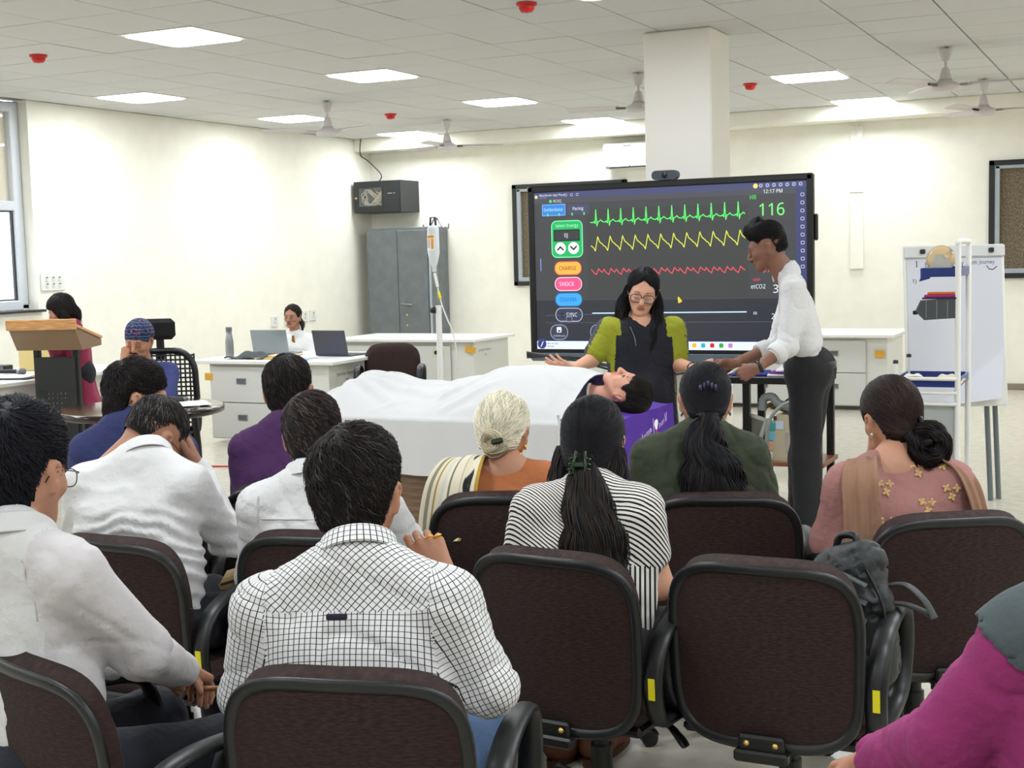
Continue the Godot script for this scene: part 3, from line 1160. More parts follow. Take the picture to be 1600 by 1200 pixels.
	var rb := obj("roller_blind", bx(V(-9.565, 2.62, -8.205), V(0.008, 0.86, 2.24), 0.002), cloth(Color(0.84, 0.80, 0.68)), w)
	rb.set_meta("label", "beige blind drawn over the upper pane")
	# dark framed windows with patterned blinds in the back wall
	for q in [[-6.55, 1.52, "dark framed back window with brown blind, half hidden by the display"], [-0.86, 1.60, "dark framed back window with brown patterned blind behind the flip chart"]]:
		var x: float = q[0]
		var wd: float = q[1]
		var o := G.new()
		for s in [-1, 1]: o.box(V(x + s * (wd / 2 - 0.03), 1.83, -15.36), V(0.06, 1.25, 0.07), 0.006)
		for s in [-1, 1]: o.box(V(x, 1.83 + s * 0.60, -15.36), V(wd, 0.055, 0.07), 0.006)
		var win := struct("window_2" if x < -3 else "window_3", o, mat(Color(0.10, 0.11, 0.11), 0.4))
		win.set_meta("label", q[2])
		var inn := G.new()
		for s in [-1, 1]: inn.box(V(x + s * (wd / 2 - 0.085), 1.83, -15.355), V(0.05, 1.14, 0.05), 0.004)
		inn.box(V(x, 1.83 + 0.555, -15.355), V(wd - 0.13, 0.035, 0.05), 0.004)
		inn.box(V(x, 1.83 - 0.55, -15.352), V(wd - 0.13, 0.05, 0.055), 0.004)
		obj("inner_frame", inn, mat(Color(0.62, 0.65, 0.67), 0.4), win)
		var bl := G.new()
		bl.sheet(40, 2, func(u: float, v2: float) -> Vector3: return V(x + (u - 0.5) * (wd - 0.22), 1.83 + (v2 - 0.5) * 1.08, -15.366 + sin(u * 60.0) * 0.003), 0.004)
		obj("blind", bl, M.blind, win)

const LAMPS: Array[Vector2] = [Vector2(-8.45, -7.44), Vector2(-5.97, -7.44), Vector2(-2.87, -7.44), Vector2(0.23, -7.44), Vector2(3.33, -7.44), Vector2(-8.45, -9.88), Vector2(-5.97, -9.88), Vector2(0.85, -9.88), Vector2(3.33, -9.88),
	Vector2(-8.45, -12.32), Vector2(-5.97, -12.32), Vector2(-2.87, -12.32), Vector2(0.85, -12.32), Vector2(3.33, -12.32), Vector2(-8.45, -14.76), Vector2(-5.97, -14.76), Vector2(-2.87, -14.76), Vector2(0.85, -14.76), Vector2(3.33, -14.76),
	Vector2(-8.45, -5.0), Vector2(-5.97, -5.0), Vector2(-2.87, -5.0), Vector2(0.23, -5.0), Vector2(3.33, -5.0), Vector2(-8.45, -2.56), Vector2(-5.97, -2.56), Vector2(-2.87, -2.56), Vector2(0.23, -2.56), Vector2(3.33, -2.56),
	Vector2(-5.97, -0.12), Vector2(-2.87, -0.12), Vector2(0.23, -0.12), Vector2(3.33, -0.12), Vector2(-2.87, 2.32), Vector2(0.23, 2.32)]

func ceiling_fittings() -> void:
	var where := {0: "at the left edge beside a smoke detector", 1: "over the round table, largest in view", 2: "cut by the top edge", 5: "close to the left wall above the podium corner", 6: "above the laptop desk, nearer one",
		9: "close to the left wall, beside a ceiling fan", 10: "at mid ceiling, left of the pillar fan", 11: "right of the pillar beside the red smoke detector", 14: "against the beam over the steel cupboard", 15: "against the beam over the air conditioner", 16: "against the beam right of the pillar"}
	var face := bx(V(0, 0, 0), V(0.1, 0.1, 0.1)).mesh(M.white)
	var fg := G.new()
	fg.prism(rounded(0.585, 0.575, 0.07, 6), 0.012, Transform3D(Basis(Vector3.RIGHT, PI / 2), V(0, 0.002, 0)))
	face = fg.mesh(glow(Color(0.97, 0.985, 1.0), 3.0))
	var fr := G.new()
	for s in [-1, 1]:
		fr.box(V(s * 0.300, 0.004, 0), V(0.014, 0.012, 0.605), 0.002)
		fr.box(V(0, 0.004, s * 0.296), V(0.60, 0.012, 0.013), 0.002)
	fr.box(V(0, 0.02, 0), V(0.60, 0.008, 0.60))
	var frm := fr.mesh(M.white)
	for k in LAMPS.size():
		var p := LAMPS[k]
		var t := thing("ceiling_light", "square white LED panel in the ceiling " + where.get(k, "outside the view"), "ceiling light", V(p.x, 3.116, p.y), 0, "LED ceiling panels")
		obj("panel_frame", frm, M.white, t)
		obj("diffuser", face, M.white, t)
		var a := AreaLight3D.new()
		a.name = "lamp"
		a.area_size = Vector2(0.57, 0.56)
		a.light_energy = LAMP_ENERGY
		a.light_color = Color(0.955, 0.975, 1.0)
		a.shadow_enabled = true
		a.area_range = 25.0
		a.area_attenuation = 2.0
		a.position = V(0, -0.014, 0)
		a.rotation.x = -PI / 2
		t.add_child(a, true)
	# fans
	var cols := mat(Color(0.80, 0.77, 0.77), 0.4)
	var fw := ["left of the whole group, over the laptop desk", "by the beam, over the steel cupboard", "half hidden behind the pillar", "nearest on the right side, over the flip chart", "by the beam on the right side, farthest right"]
	var at := [[-7.30, -11.2, 10], [-7.25, -13.55, 65], [-4.07, -11.12, 100], [-1.54, -11.19, 150], [-1.52, -13.54, 40]]
	var bl := G.new()
	bl.sheet(10, 6, func(u: float, v: float) -> Vector3:
		var w := lerpf(0.05, 0.068, sin(u * PI * 0.8))
		return V((v - 0.5) * 2.0 * w, -0.012 * (v - 0.5) * 2.0 + 0.006 * (1 - pow(v * 2 - 1, 2)), -0.17 - u * 0.46), 0.004)
	for k in 3: bl.tube([V(0, -0.004, -0.09), V(0, 0, -0.2)], 0.012, 6)
	var blm := bl.mesh(cols)
	var mot := lt([Vector2(0, 0.045), Vector2(0.05, 0.045), Vector2(0.06, 0.03), Vector2(0.10, 0.012), Vector2(0.115, -0.01), Vector2(0.112, -0.03), Vector2(0.09, -0.045), Vector2(0.04, -0.052), Vector2(0, -0.052)], 28).mesh(cols)
	for k in 5:
		var t := thing("ceiling_fan", "pale three-blade ceiling fan " + fw[k], "ceiling fan", V(at[k][0], 2.83, at[k][1]), at[k][2], "ceiling fans")
		obj("motor", mot, cols, t)
		obj("rod", lt([Vector2(0.011, 0.04), Vector2(0.011, 0.29)], 10), cols, t)
		obj("upper_canopy", lt([Vector2(0.012, 0.18), Vector2(0.03, 0.19), Vector2(0.055, 0.27), Vector2(0.055, 0.275), Vector2(0.012, 0.275)], 18), cols, t)
		obj("lower_canopy", lt([Vector2(0.012, 0.14), Vector2(0.028, 0.13), Vector2(0.05, 0.05), Vector2(0.05, 0.044), Vector2(0.012, 0.044)], 18), cols, t)
		for m in 3:
			var b := obj("blade", blm, cols, t)
			b.rotation.y = TAU * m / 3
	# smoke detectors
	var dw := ["beside the light at the left edge", "at the top edge left of the pillar", "between the two left ceiling fans", "just right of the pillar"]
	var da := [[-7.33, -7.49], [-3.51, -7.64], [-7.42, -12.61], [-3.47, -12.5]]
	for k in 4:
		var t := thing("smoke_detector", "red round smoke detector on the ceiling " + dw[k], "smoke detector", V(da[k][0], 3.12, da[k][1]), 0, "red smoke detectors")
		obj("base", lt([Vector2(0.0, -0.018), Vector2(0.058, -0.018), Vector2(0.064, -0.01), Vector2(0.064, 0.0)], 20), M.red, t)
		obj("dome", lt([Vector2(0.0, -0.056), Vector2(0.034, -0.054), Vector2(0.044, -0.042), Vector2(0.05, -0.032), Vector2(0.046, -0.024), Vector2(0.054, -0.017)], 20), M.red, t)
		obj("indicator", lt([Vector2(0, -0.058), Vector2(0.006, -0.057), Vector2(0.006, -0.05)], 8), M.black, t)

func wall_fittings() -> void:
	# air conditioner
	var t := thing("air_conditioner", "white split air conditioner on the back wall half hidden by the pillar", "air conditioner", V(-5.55, 2.58, -15.37))
	var g := G.new()
	g.prism(PackedVector2Array([Vector2(0, 0.04), Vector2(0.10, 0.0), Vector2(0.17, 0.03), Vector2(0.205, 0.10), Vector2(0.21, 0.22), Vector2(0.19, 0.285), Vector2(0.15, 0.305), Vector2(0, 0.305)]), 0.92, Transform3D(Basis(Vector3.BACK, UP, Vector3.LEFT), V(0.46, 0, 0)))
	obj("case", g, M.white, t)
	obj("outlet", bx(V(0, 0.03, 0.165), V(0.80, 0.05, 0.02), 0.004, Basis(Vector3.RIGHT, -0.5)), M.black, t)
	for k in 3: obj("louvre", bx(V(-0.27 + k * 0.27, 0.028, 0.178), V(0.25, 0.018, 0.012), 0.003, Basis(Vector3.RIGHT, -0.5)), M.white, t)
	obj("badge", bx(V(-0.16, 0.262, 0.199), V(0.10, 0.010, 0.006), 0.001), M.grey, t)
	# pipe cover strip
	t = thing("cable_cover", "long white pipe cover running down the back wall right of the display", "pipe cover", V(-3.06, 1.33, -15.36))
	obj("cover", bx(V(0, 0.42, 0), V(0.15, 0.84, 0.05), 0.008), M.wall, t)
	obj("cover_upper", bx(V(0, 1.22, -0.004), V(0.145, 0.74, 0.045), 0.008), M.wall, t)
	obj("bracket", bx(V(0.0, 1.54, 0.03), V(0.02, 0.14, 0.03), 0.004), M.white, t)
	# network rack
	t = thing("wall_rack", "small black network rack with a glass door high in the back corner", "network rack", V(-9.00, 2.17, -15.37))
	g = G.new()
	for s in [-1, 1]: g.box(V(s * 0.335, 0.20, 0.24), V(0.012, 0.40, 0.48), 0.002)
	g.box(V(0, 0.006, 0.24), V(0.68, 0.012, 0.48), 0.002)
	g.box(V(0, 0.394, 0.24), V(0.68, 0.012, 0.48), 0.002)
	g.box(V(0, 0.20, 0.006), V(0.68, 0.40, 0.012), 0.002)
	obj("case", g, mat(Color(0.10, 0.115, 0.125), 0.45), t)
	g = G.new()
	for s in [-1, 1]: g.box(V(-0.10 + s * 0.205, 0.2, 0.485), V(0.07, 0.38, 0.014), 0.003)
	for s in [-1, 1]: g.box(V(-0.10, 0.2 + s * 0.155, 0.485), V(0.34, 0.075, 0.014), 0.003)
	var d := obj("door", g, mat(Color(0.11, 0.125, 0.135), 0.4), t)
	obj("glass", bx(V(-0.10, 0.2, 0.484), V(0.34, 0.24, 0.004)), M.lens, d)
	obj("knob", lt([Vector2(0, 0.012), Vector2(0.014, 0.01), Vector2(0.016, 0)], 12, Transform3D(Basis(Vector3.RIGHT, PI / 2), V(-0.31, 0.19, 0.49))), M.brass, d)
	obj("side_panel", bx(V(0.225, 0.2, 0.485), V(0.215, 0.39, 0.02), 0.004), mat(Color(0.13, 0.145, 0.155), 0.4), t)
	var badge := blank(128, 24, Color(0.13, 0.145, 0.155))
	stroke(badge, [Vector2(8, 13), Vector2(30, 11), Vector2(52, 13), Vector2(74, 11)], 6, Color(0.85, 0.85, 0.85))
	stroke(badge, [Vector2(98, 12), Vector2(118, 12)], 6, Color(0.85, 0.85, 0.85))
	var bm := mat(Color.WHITE, 0.5)
	bm.albedo_texture = tex_of(badge)
	g = G.new()
	g.sheet(1, 1, func(u: float, v: float) -> Vector3: return V(0.16 + u * 0.12, 0.25 - (1.0 - v) * 0.0 - 0.025 * (1 - v), 0.497), 0.0015)
	for k in g.uv.size(): g.uv[k].y = 1.0 - g.uv[k].y
	obj("nameplate", g, bm, t)
	for k in 18:
		var a := rng.randf() * TAU
		var pts := []
		for m in 7: pts.append(V(clampf(-0.10 + 0.15 * sin(a + m * 0.55) + rng.randf_range(-0.03, 0.03), -0.26, 0.05), clampf(0.2 + 0.10 * cos(a * 1.7 + m * 0.8), 0.06, 0.34), 0.36 + rng.randf_range(-0.05, 0.08)))
		obj("patch_cable", tb(smooth(pts, 4), 0.006, 6), mat(Color(0.82, 0.78, 0.66), 0.5), t)
	# black wire from the ceiling
	t = thing("power_cable", "thin black cable hanging from the beam to the wall rack", "cable", V(-9.05, 2.56, -14.96))
	obj("wire", tb(smooth([V(-0.22, 0.56, -0.02), V(-0.22, 0.36, 0.0), V(-0.19, 0.28, -0.14), V(-0.04, 0.10, -0.2), V(-0.10, 0.0, -0.2)], 6), 0.007, 6), M.black, t)
	# switch plates and sockets on the left wall
	var sw := [[-9.60, 1.45, 0.30, 0.16, "wide white switch board on the wall above the woman at the podium"], [-13.10, 0.885, 0.13, 0.13, "white wall socket left of the seated young woman, outermost"], [-13.36, 0.89, 0.12, 0.13, "white wall socket just left of the seated young woman"], [-13.72, 0.91, 0.12, 0.13, "white wall socket just right of the seated young woman"], [-13.90, 0.915, 0.12, 0.13, "white wall socket right of the seated young woman, outermost"]]
	for k in sw.size():
		var q = sw[k]
		t = thing("switch_plate" if k == 0 else "wall_socket", q[4], "switch" if k == 0 else "socket", V(-9.39, q[1], q[0]), 0, "" if k == 0 else "wall sockets")
		obj("plate", bx(V(0.008, 0, 0), V(0.018, q[3], q[2]), 0.005), M.white, t)
		for m in (6 if k == 0 else 1):
			obj("rocker", bx(V(0.019, 0.03 - 0.06 * (m % 2) if k == 0 else 0.0, (m / 2 - 1) * 0.08 if k == 0 else 0.0), V(0.008, 0.045, 0.03), 0.003), M.lam, t)
			obj("slot", bx(V(0.0235, 0.045 - 0.06 * (m % 2) if k == 0 else 0.03, (m / 2 - 1) * 0.08 if k == 0 else 0.0), V(0.003, 0.012, 0.02)), M.grey, t)

# a white laminate desk; drawers on the +z face
func desk(called: String, label: String, x0: float, x1: float, z1: float, depth: float, h: float, cols: Array, over: Vector4, note: String) -> Node3D:
	var t := thing(called, label, "desk", V((x0 + x1) / 2, 0, z1 - depth / 2))
	var w := x1 - x0
	obj("carcass", bx(V(0, h / 2 + 0.01, -0.012), V(w, h - 0.06, depth - 0.03), 0.004), M.lam, t)
	obj("worktop", bx(V((over.y - over.x) / 2, h - 0.015, (over.z - over.w) / 2), V(w + over.x + over.y, 0.03, depth + over.z + over.w), 0.004), M.white, t)
	for c in cols:
		for r in 2:
			var hh := (h - 0.10) / 2
			var dr := obj("drawer", bx(V(c[0] - (x0 + x1) / 2, 0.045 + hh * (r + 0.5), depth / 2 - 0.012), V(c[1], hh - 0.008, 0.022), 0.003), M.lam2, t)
			var fr := G.new()
			var hx: float = c[0] - (x0 + x1) / 2
			var hy := 0.045 + hh * (r + 0.5) + 0.03
			for s in [-1, 1]:
				fr.box(V(hx + s * 0.046, hy, depth / 2 + 0.002), V(0.008, 0.05, 0.010), 0.002)
				fr.box(V(hx, hy + s * 0.022, depth / 2 + 0.002), V(0.10, 0.008, 0.010), 0.002)
			obj("handle", fr, M.steel, dr)
			obj("handle_recess", bx(V(hx, hy, depth / 2), V(0.086, 0.038, 0.003)), M.grey, dr)
	if note:
		var im := blank(256, 96, Color(0.83, 0.83, 0.80))
		ink(im, note, 14, 40, 30, Color(0.12, 0.12, 0.15))
		ink(im, "J-4", 110, 80, 26, Color(0.12, 0.12, 0.15))
		var nm := mat(Color.WHITE, 0.5)
		nm.albedo_texture = tex_of(im)
		var g := G.new()
		g.sheet(1, 1, func(u: float, v: float) -> Vector3: return V(w / 2 + 0.0015, h - 0.09 - (1 - v) * 0.12, depth * 0.36 - u * 0.36), 0.001)
		for k in g.uv.size(): g.uv[k].y = 1.0 - g.uv[k].y
		obj("handwritten_note", g, nm, t)
	return t

func back_furniture() -> void:
	# steel cupboard
	var t := thing("steel_cupboard", "tall grey two-door steel cupboard in the back corner below the rack", "cupboard", V(-8.73, 0, -15.13))
	var st := bump(triplanar(mat(Color(0.44, 0.465, 0.475), 0.45), noise_tex(0.02, [Color(0.9, 0.9, 0.9), Color(1, 1, 1)], 256, 3, 21), Vector3(1, 1, 1)), T.cloud, 0.1)
	obj("carcass", bx(V(0, 0.985, -0.01), V(0.95, 1.97, 0.44), 0.006), st, t)
	for s in [-1, 1]:
		var d := obj("door", bx(V(s * 0.219 - 0.012, 0.985, 0.215), V(0.432, 1.90, 0.022), 0.005), st, t)
		if s == 1:
			obj("handle", tb(smooth([V(0.04, 1.0, 0.228), V(0.05, 1.005, 0.262), V(0.12, 1.0, 0.268), V(0.19, 0.995, 0.262), V(0.2, 0.99, 0.245)], 4), 0.011, 8), M.steel, d)
			for m in 2: obj("lock", lt([Vector2(0, 0.012), Vector2(0.014, 0.01), Vector2(0.016, 0)], 12, Transform3D(Basis(Vector3.RIGHT, PI / 2), V(0.10, 0.86 - m * 0.13, 0.225))), M.brass, d)
	obj("edge_strip", bx(V(0.452, 0.985, 0.214), V(0.03, 1.93, 0.02), 0.005), mat(Color(0.66, 0.70, 0.73), 0.4), t)
	# desks
	var d1 := desk("desk", "white laminate desk with drawers carrying two laptops and a bottle", -7.58, -6.33, -9.55, 0.95, 0.74, [[-7.22, 0.66]], Vector4(0.13, 0.10, 0.06, 0.10), "Junction Room")
	obj("label_plate", bx(V(-0.615, 0.59, 0.47), V(0.09, 0.065, 0.012), 0.002), M.label, d1)
	var d2 := desk("desk", "white laminate desk at the back in front of the steel cupboard", -8.0, -6.36, -12.30, 0.85, 0.74, [], Vector4(0.06, 0.06, 0.06, 0.06), "Junction Room")
	obj("door", bx(V(0.25, 0.36, 0.42), V(0.62, 0.62, 0.02), 0.003), M.lam2, d2)
	obj("door", bx(V(-0.40, 0.36, 0.42), V(0.62, 0.62, 0.02), 0.003), M.lam2, d2)
	obj("lock_plate", bx(V(0.42, 0.60, 0.434), V(0.14, 0.07, 0.006), 0.002), mat(Color(0.80, 0.78, 0.66), 0.6), d2)
	obj("lock", lt([Vector2(0, 0.012), Vector2(0.02, 0.01), Vector2(0.022, 0)], 12, Transform3D(Basis(Vector3.RIGHT, PI / 2), V(0.40, 0.60, 0.437))), M.black, d2)
	obj("label_plate", bx(V(0.80, 0.63, 0.432), V(0.12, 0.065, 0.01), 0.002, Basis(Vector3.BACK, -0.1)), M.label, d2)
	var d3 := desk("desk", "long white laminate desk with drawers behind the display", -5.75, -2.34, -13.15, 0.9, 0.74, [[-2.85, 0.62], [-3.55, 0.62], [-4.25, 0.62], [-4.95, 0.62]], Vector4(0.06, 0.08, 0.06, 0.06), "")
	obj("label_plate", bx(V(1.64, 0.55, 0.446), V(0.09, 0.07, 0.01), 0.002), M.label, d3)

func display() -> void:
	var t := thing("interactive_display", "large black interactive display showing a patient monitor with green, yellow and red traces", "display", V(-2.985, 0, -8.64))
	var im := blank(1600, 900, Color8(66, 67, 70))
	im.fill_rect(Rect2i(0, 0, 1600, 36), Color8(70, 74, 112))
	im.fill_rect(Rect2i(0, 36, 1540, 30), Color8(74, 76, 84))
	im.fill_rect(Rect2i(1540, 36, 60, 816), Color8(62, 66, 108))
	im.fill_rect(Rect2i(330, 110, 950, 500), Color8(62, 63, 64))
	im.fill_rect(Rect2i(0, 620, 1540, 232), Color8(46, 48, 56))
	im.fill_rect(Rect2i(0, 845, 1600, 8), Color8(30, 44, 92))
	im.fill_rect(Rect2i(0, 853, 1600, 47), Color8(222, 232, 250))
	pill(im, Rect2(6, 16, 20, 20), 10, Color8(210, 220, 150))
	ink(im, "BlueStacks App Player", 36, 24, 17, Color.WHITE)
	ink(im, "6.10.7.1001", 36, 36, 9, Color8(180, 184, 200))
	for k in 3: pill(im, Rect2(196 + k * 36, 14, 16, 14), 3, Color8(70, 74, 112), 2, Color8(210, 214, 230))
	pill(im, Rect2(98, 44, 18, 18), 9, Color8(70, 220, 110))
	ink(im, "KC3CJ", 124, 60, 20, Color.WHITE)
	pill(im, Rect2(52, 70, 148, 66), 4, Color8(52, 130, 214), 4, Color8(120, 180, 240))
	ink(im, "Defibrillator", 62, 110, 23, Color8(190, 240, 255))
	pill(im, Rect2(212, 76, 136, 58), 2, Color8(70, 74, 100))
	ink(im, "Pacing", 244, 108, 23, Color.WHITE)
	for k in 4: im.fill_rect(Rect2i([84, 156, 238, 312][k], 122, 7, 16), Color8(90, 240, 120))
	pill(im, Rect2(107, 164, 198, 212), 34, Color8(30, 176, 98), 6, Color8(120, 240, 170))
	ink(im, "Select Energy", 134, 202, 24, Color8(190, 255, 210))
	pill(im, Rect2(122, 216, 164, 66), 3, Color8(56, 58, 62), 6, Color8(12, 36, 24))
	ink(im, "0J", 188, 260, 30, Color8(240, 244, 255))
	for k in 2:
		var cx := 163.0 + k * 83
		pill(im, Rect2(cx - 34, 288, 68, 68), 34, Color8(244, 246, 248))
		var s := 1.0 if k == 0 else -1.0
		stroke(im, [Vector2(cx - 17, 322 + s * 8), Vector2(cx, 322 - s * 8), Vector2(cx + 17, 322 + s * 8)], 8, Color8(20, 40, 36))
	var bs := [["CHARGE", 396, Color8(250, 178, 78), Color8(220, 84, 40), Color8(120, 56, 8)], ["SHOCK", 486, Color8(232, 84, 138), Color8(246, 214, 228), Color8(255, 240, 246)], ["DISARM", 575, Color8(60, 164, 236), Color8(30, 100, 170), Color8(20, 96, 190)], ["SYNC", 662, Color8(52, 56, 78), Color8(176, 184, 206), Color8(232, 238, 250)]]
	for q in bs:
		pill(im, Rect2(122, q[1], 172, 80), 38, q[2], 5, q[3])
		ink(im, q[0], 150 if q[0] != "SYNC" else 190, q[1] + 51, 30, q[4])
	pill(im, Rect2(150, 688, 28, 28), 14, Color8(34, 36, 46))
	pill(im, Rect2(190, 712, 38, 32), 6, Color8(60, 62, 80, 120), 3, Color8(140, 146, 170))
	for k in 2:
		var cx := 143.0 + k * 252
		pill(im, Rect2(cx - 56, 758, 112, 88), 42, Color8(52, 58, 74), 4, Color8(160, 172, 200))
		pill(im, Rect2(cx - 15, 772, 30, 32), 4, Color8(230, 236, 246))
		im.fill_rect(Rect2i(int(cx) - 8, 790, 16, 10), Color8(60, 80, 120))
		ink(im, "DefibPanel" if k == 0 else "Monitor", cx - 36, 828, 15, Color8(220, 226, 240))
	var pts := []
	var yts := []
	var rts := []
	for k in 12:
		var x := 355.0 + k * 76.0
		var dy := -k * 1.1
		for q in [[0, 181], [14, 183], [22, 176], [28, 188], [33, 112], [39, 202], [46, 178], [54, 176], [62, 168], [70, 176]]: pts.append(Vector2(x + q[0], q[1] + dy))
		for q in [[0, 313], [14, 322], [26, 342], [42, 263], [54, 292], [64, 300], [72, 306]]: yts.append(Vector2(x + q[0], q[1] + dy))
		for q in [[0, 446], [16, 466], [30, 476], [44, 442], [56, 456], [68, 462]]: rts.append(Vector2(x + q[0], q[1] + k * 0.2))
	stroke(im, pts, 7, Color8(20, 130, 60))
	stroke(im, pts, 3.5, Color8(110, 255, 120))
	stroke(im, yts, 4.0, Color8(228, 236, 70))
	stroke(im, rts, 4.0, Color8(238, 80, 92))
	stroke(im, [Vector2(60, 706), Vector2(356, 700)], 2, Color8(90, 96, 120))
	stroke(im, [Vector2(357, 694), Vector2(1263, 691)], 6, Color8(190, 226, 255))
	stroke(im, [Vector2(60, 748), Vector2(1540, 744)], 2, Color8(84, 88, 104))
	stroke(im, [Vector2(36, 380), Vector2(36, 448)], 5, Color8(120, 150, 214))
	ink(im, "HR", 1287, 90, 30, Color8(90, 240, 90))
	ink(im, "116", 1332, 180, 92, Color8(40, 150, 60))
	ink(im, "116", 1334, 178, 90, Color8(130, 255, 130))
	ink(im, "SpO2", 1286, 248, 28, Color8(230, 236, 60))
	ink(im, "98", 1340, 330, 84, Color8(230, 236, 60))
	ink(im, "ABP", 1284, 408, 28, Color8(250, 80, 90))
	ink(im, "107/67", 1322, 480, 50, Color8(250, 80, 90))
	ink(im, "MAP", 1302, 526, 20, Color8(250, 70, 80))
	ink(im, "70", 1410, 526, 24, Color8(250, 70, 80))
	ink(im, "etCO2", 1290, 566, 30, Color8(226, 240, 255))
	ink(im, "37", 1412, 590, 60, Color8(226, 240, 255))
	ink(im, "RR", 1302, 706, 20, Color8(226, 240, 255))
	ink(im, "22", 1402, 730, 40, Color8(226, 240, 255))
	ink(im, "12:17 PM", 1362, 60, 26, Color.WHITE)
	pill(im, Rect2(1308, 7, 26, 26), 13, Color8(240, 224, 110))
	for k in 7: pill(im, Rect2(1342 + k * 36, 10, 18, 18), 7, Color8(90, 96, 150), 3, Color8(214, 220, 240))
	for k in 10: pill(im, Rect2(1566, 66 + k * 42, 20, 18), 5, Color8(62, 66, 108), 3, Color8(200, 206, 230))
	stroke(im, [Vector2(1570, 500), Vector2(1570, 600)], 3, Color8(90, 190, 230))
	pill(im, Rect2(4, 842, 56, 56), 28, Color8(44, 52, 116), 4, Color8(80, 90, 150))
	stroke(im, [Vector2(26, 884), Vector2(38, 858)], 5, Color8(230, 234, 250))
	ink(im, "Mar 16 2022", 66, 872, 13, Color8(60, 66, 84))
	ink(im, "Monday", 66, 888, 12, Color8(60, 66, 84))
	var ic := [Color8(40, 80, 200), Color8(230, 180, 40), Color8(40, 170, 190), Color8(200, 40, 40), Color8(60, 160, 60), Color8(190, 120, 200)]
	for k in 6: pill(im, Rect2(900 + k * 52, 862, 24, 24), 6, ic[k])
	stroke(im, [Vector2(876, 610), Vector2(878, 636), Vector2(892, 630), Vector2(876, 610)], 8, Color8(244, 206, 60))
	var sc := mat(Color(0.02, 0.02, 0.02), 0.35)
	sc.emission_enabled = true
	sc.emission = Color.WHITE
	sc.emission_operator = BaseMaterial3D.EMISSION_OP_MULTIPLY
	sc.emission_texture = tex_of(im)
	sc.emission_energy_multiplier = 1.05
	var bz := G.new()
	for s in [-1, 1]: bz.box(V(s * 0.976, 1.455, 0.018), V(0.045, 1.21, 0.05), 0.008)
	bz.box(V(0, 2.04, 0.018), V(1.99, 0.045, 0.05), 0.008)
	bz.box(V(0, 0.918, 0.018), V(1.95, 0.026, 0.045), 0.004)
	bz.box(V(0, 1.46, -0.03), V(1.97, 1.19, 0.06), 0.01)
	obj("bezel", bz, mat(Color(0.045, 0.055, 0.06), 0.35), t)
	var g := G.new()
	g.sheet(1, 1, func(u: float, v: float) -> Vector3: return V(-0.955 + u * 1.91, 0.93 + v * 1.09, 0.026), 0.006)
	for k in g.uv.size(): g.uv[k].y = 1.0 - g.uv[k].y
	obj("screen", g, sc, t)
	var st := obj("control_strip", bx(V(0, 0.877, 0.016), V(1.99, 0.06, 0.056), 0.008), mat(Color(0.34, 0.38, 0.42), 0.4), t)
	for k in 7: obj("button", bx(V(-0.86 + k * 0.035, 0.877, 0.046), V(0.02, 0.008, 0.006), 0.002), M.grey, st)
	obj("side_handle", bx(V(1.008, 1.72, 0.0), V(0.022, 0.17, 0.035), 0.008), M.black, t)
	for s in [-1, 1]:
		obj("post", bx(V(s * 0.36, 0.46, -0.02), V(0.075, 0.84, 0.05), 0.006), M.lam, t)
		obj("foot", bx(V(s * 0.36, 0.035, 0.02), V(0.08, 0.05, 0.62), 0.01), M.black, t)
	obj("stand_rail", bx(V(0, 0.30, -0.02), V(0.80, 0.06, 0.04), 0.006), M.lam, t)
	t = thing("webcam", "dark conference camera standing on top of the display", "camera", V(-2.98, 2.062, -8.64))
	g = G.new()
	g.prism(rounded(0.18, 0.062, 0.03, 8), 0.06, Transform3D(Basis(), V(0, 0.034, -0.03)))
	obj("housing", g, mat(Color(0.20, 0.23, 0.27), 0.45), t)
	obj("lens", lt([Vector2(0, 0.008), Vector2(0.018, 0.008), Vector2(0.021, 0.0)], 16, Transform3D(Basis(Vector3.RIGHT, PI / 2), V(0, 0.034, 0.03))), M.black, t)
	obj("clip", bx(V(0, 0.0, 0.0), V(0.08, 0.012, 0.05), 0.003), M.black, t)

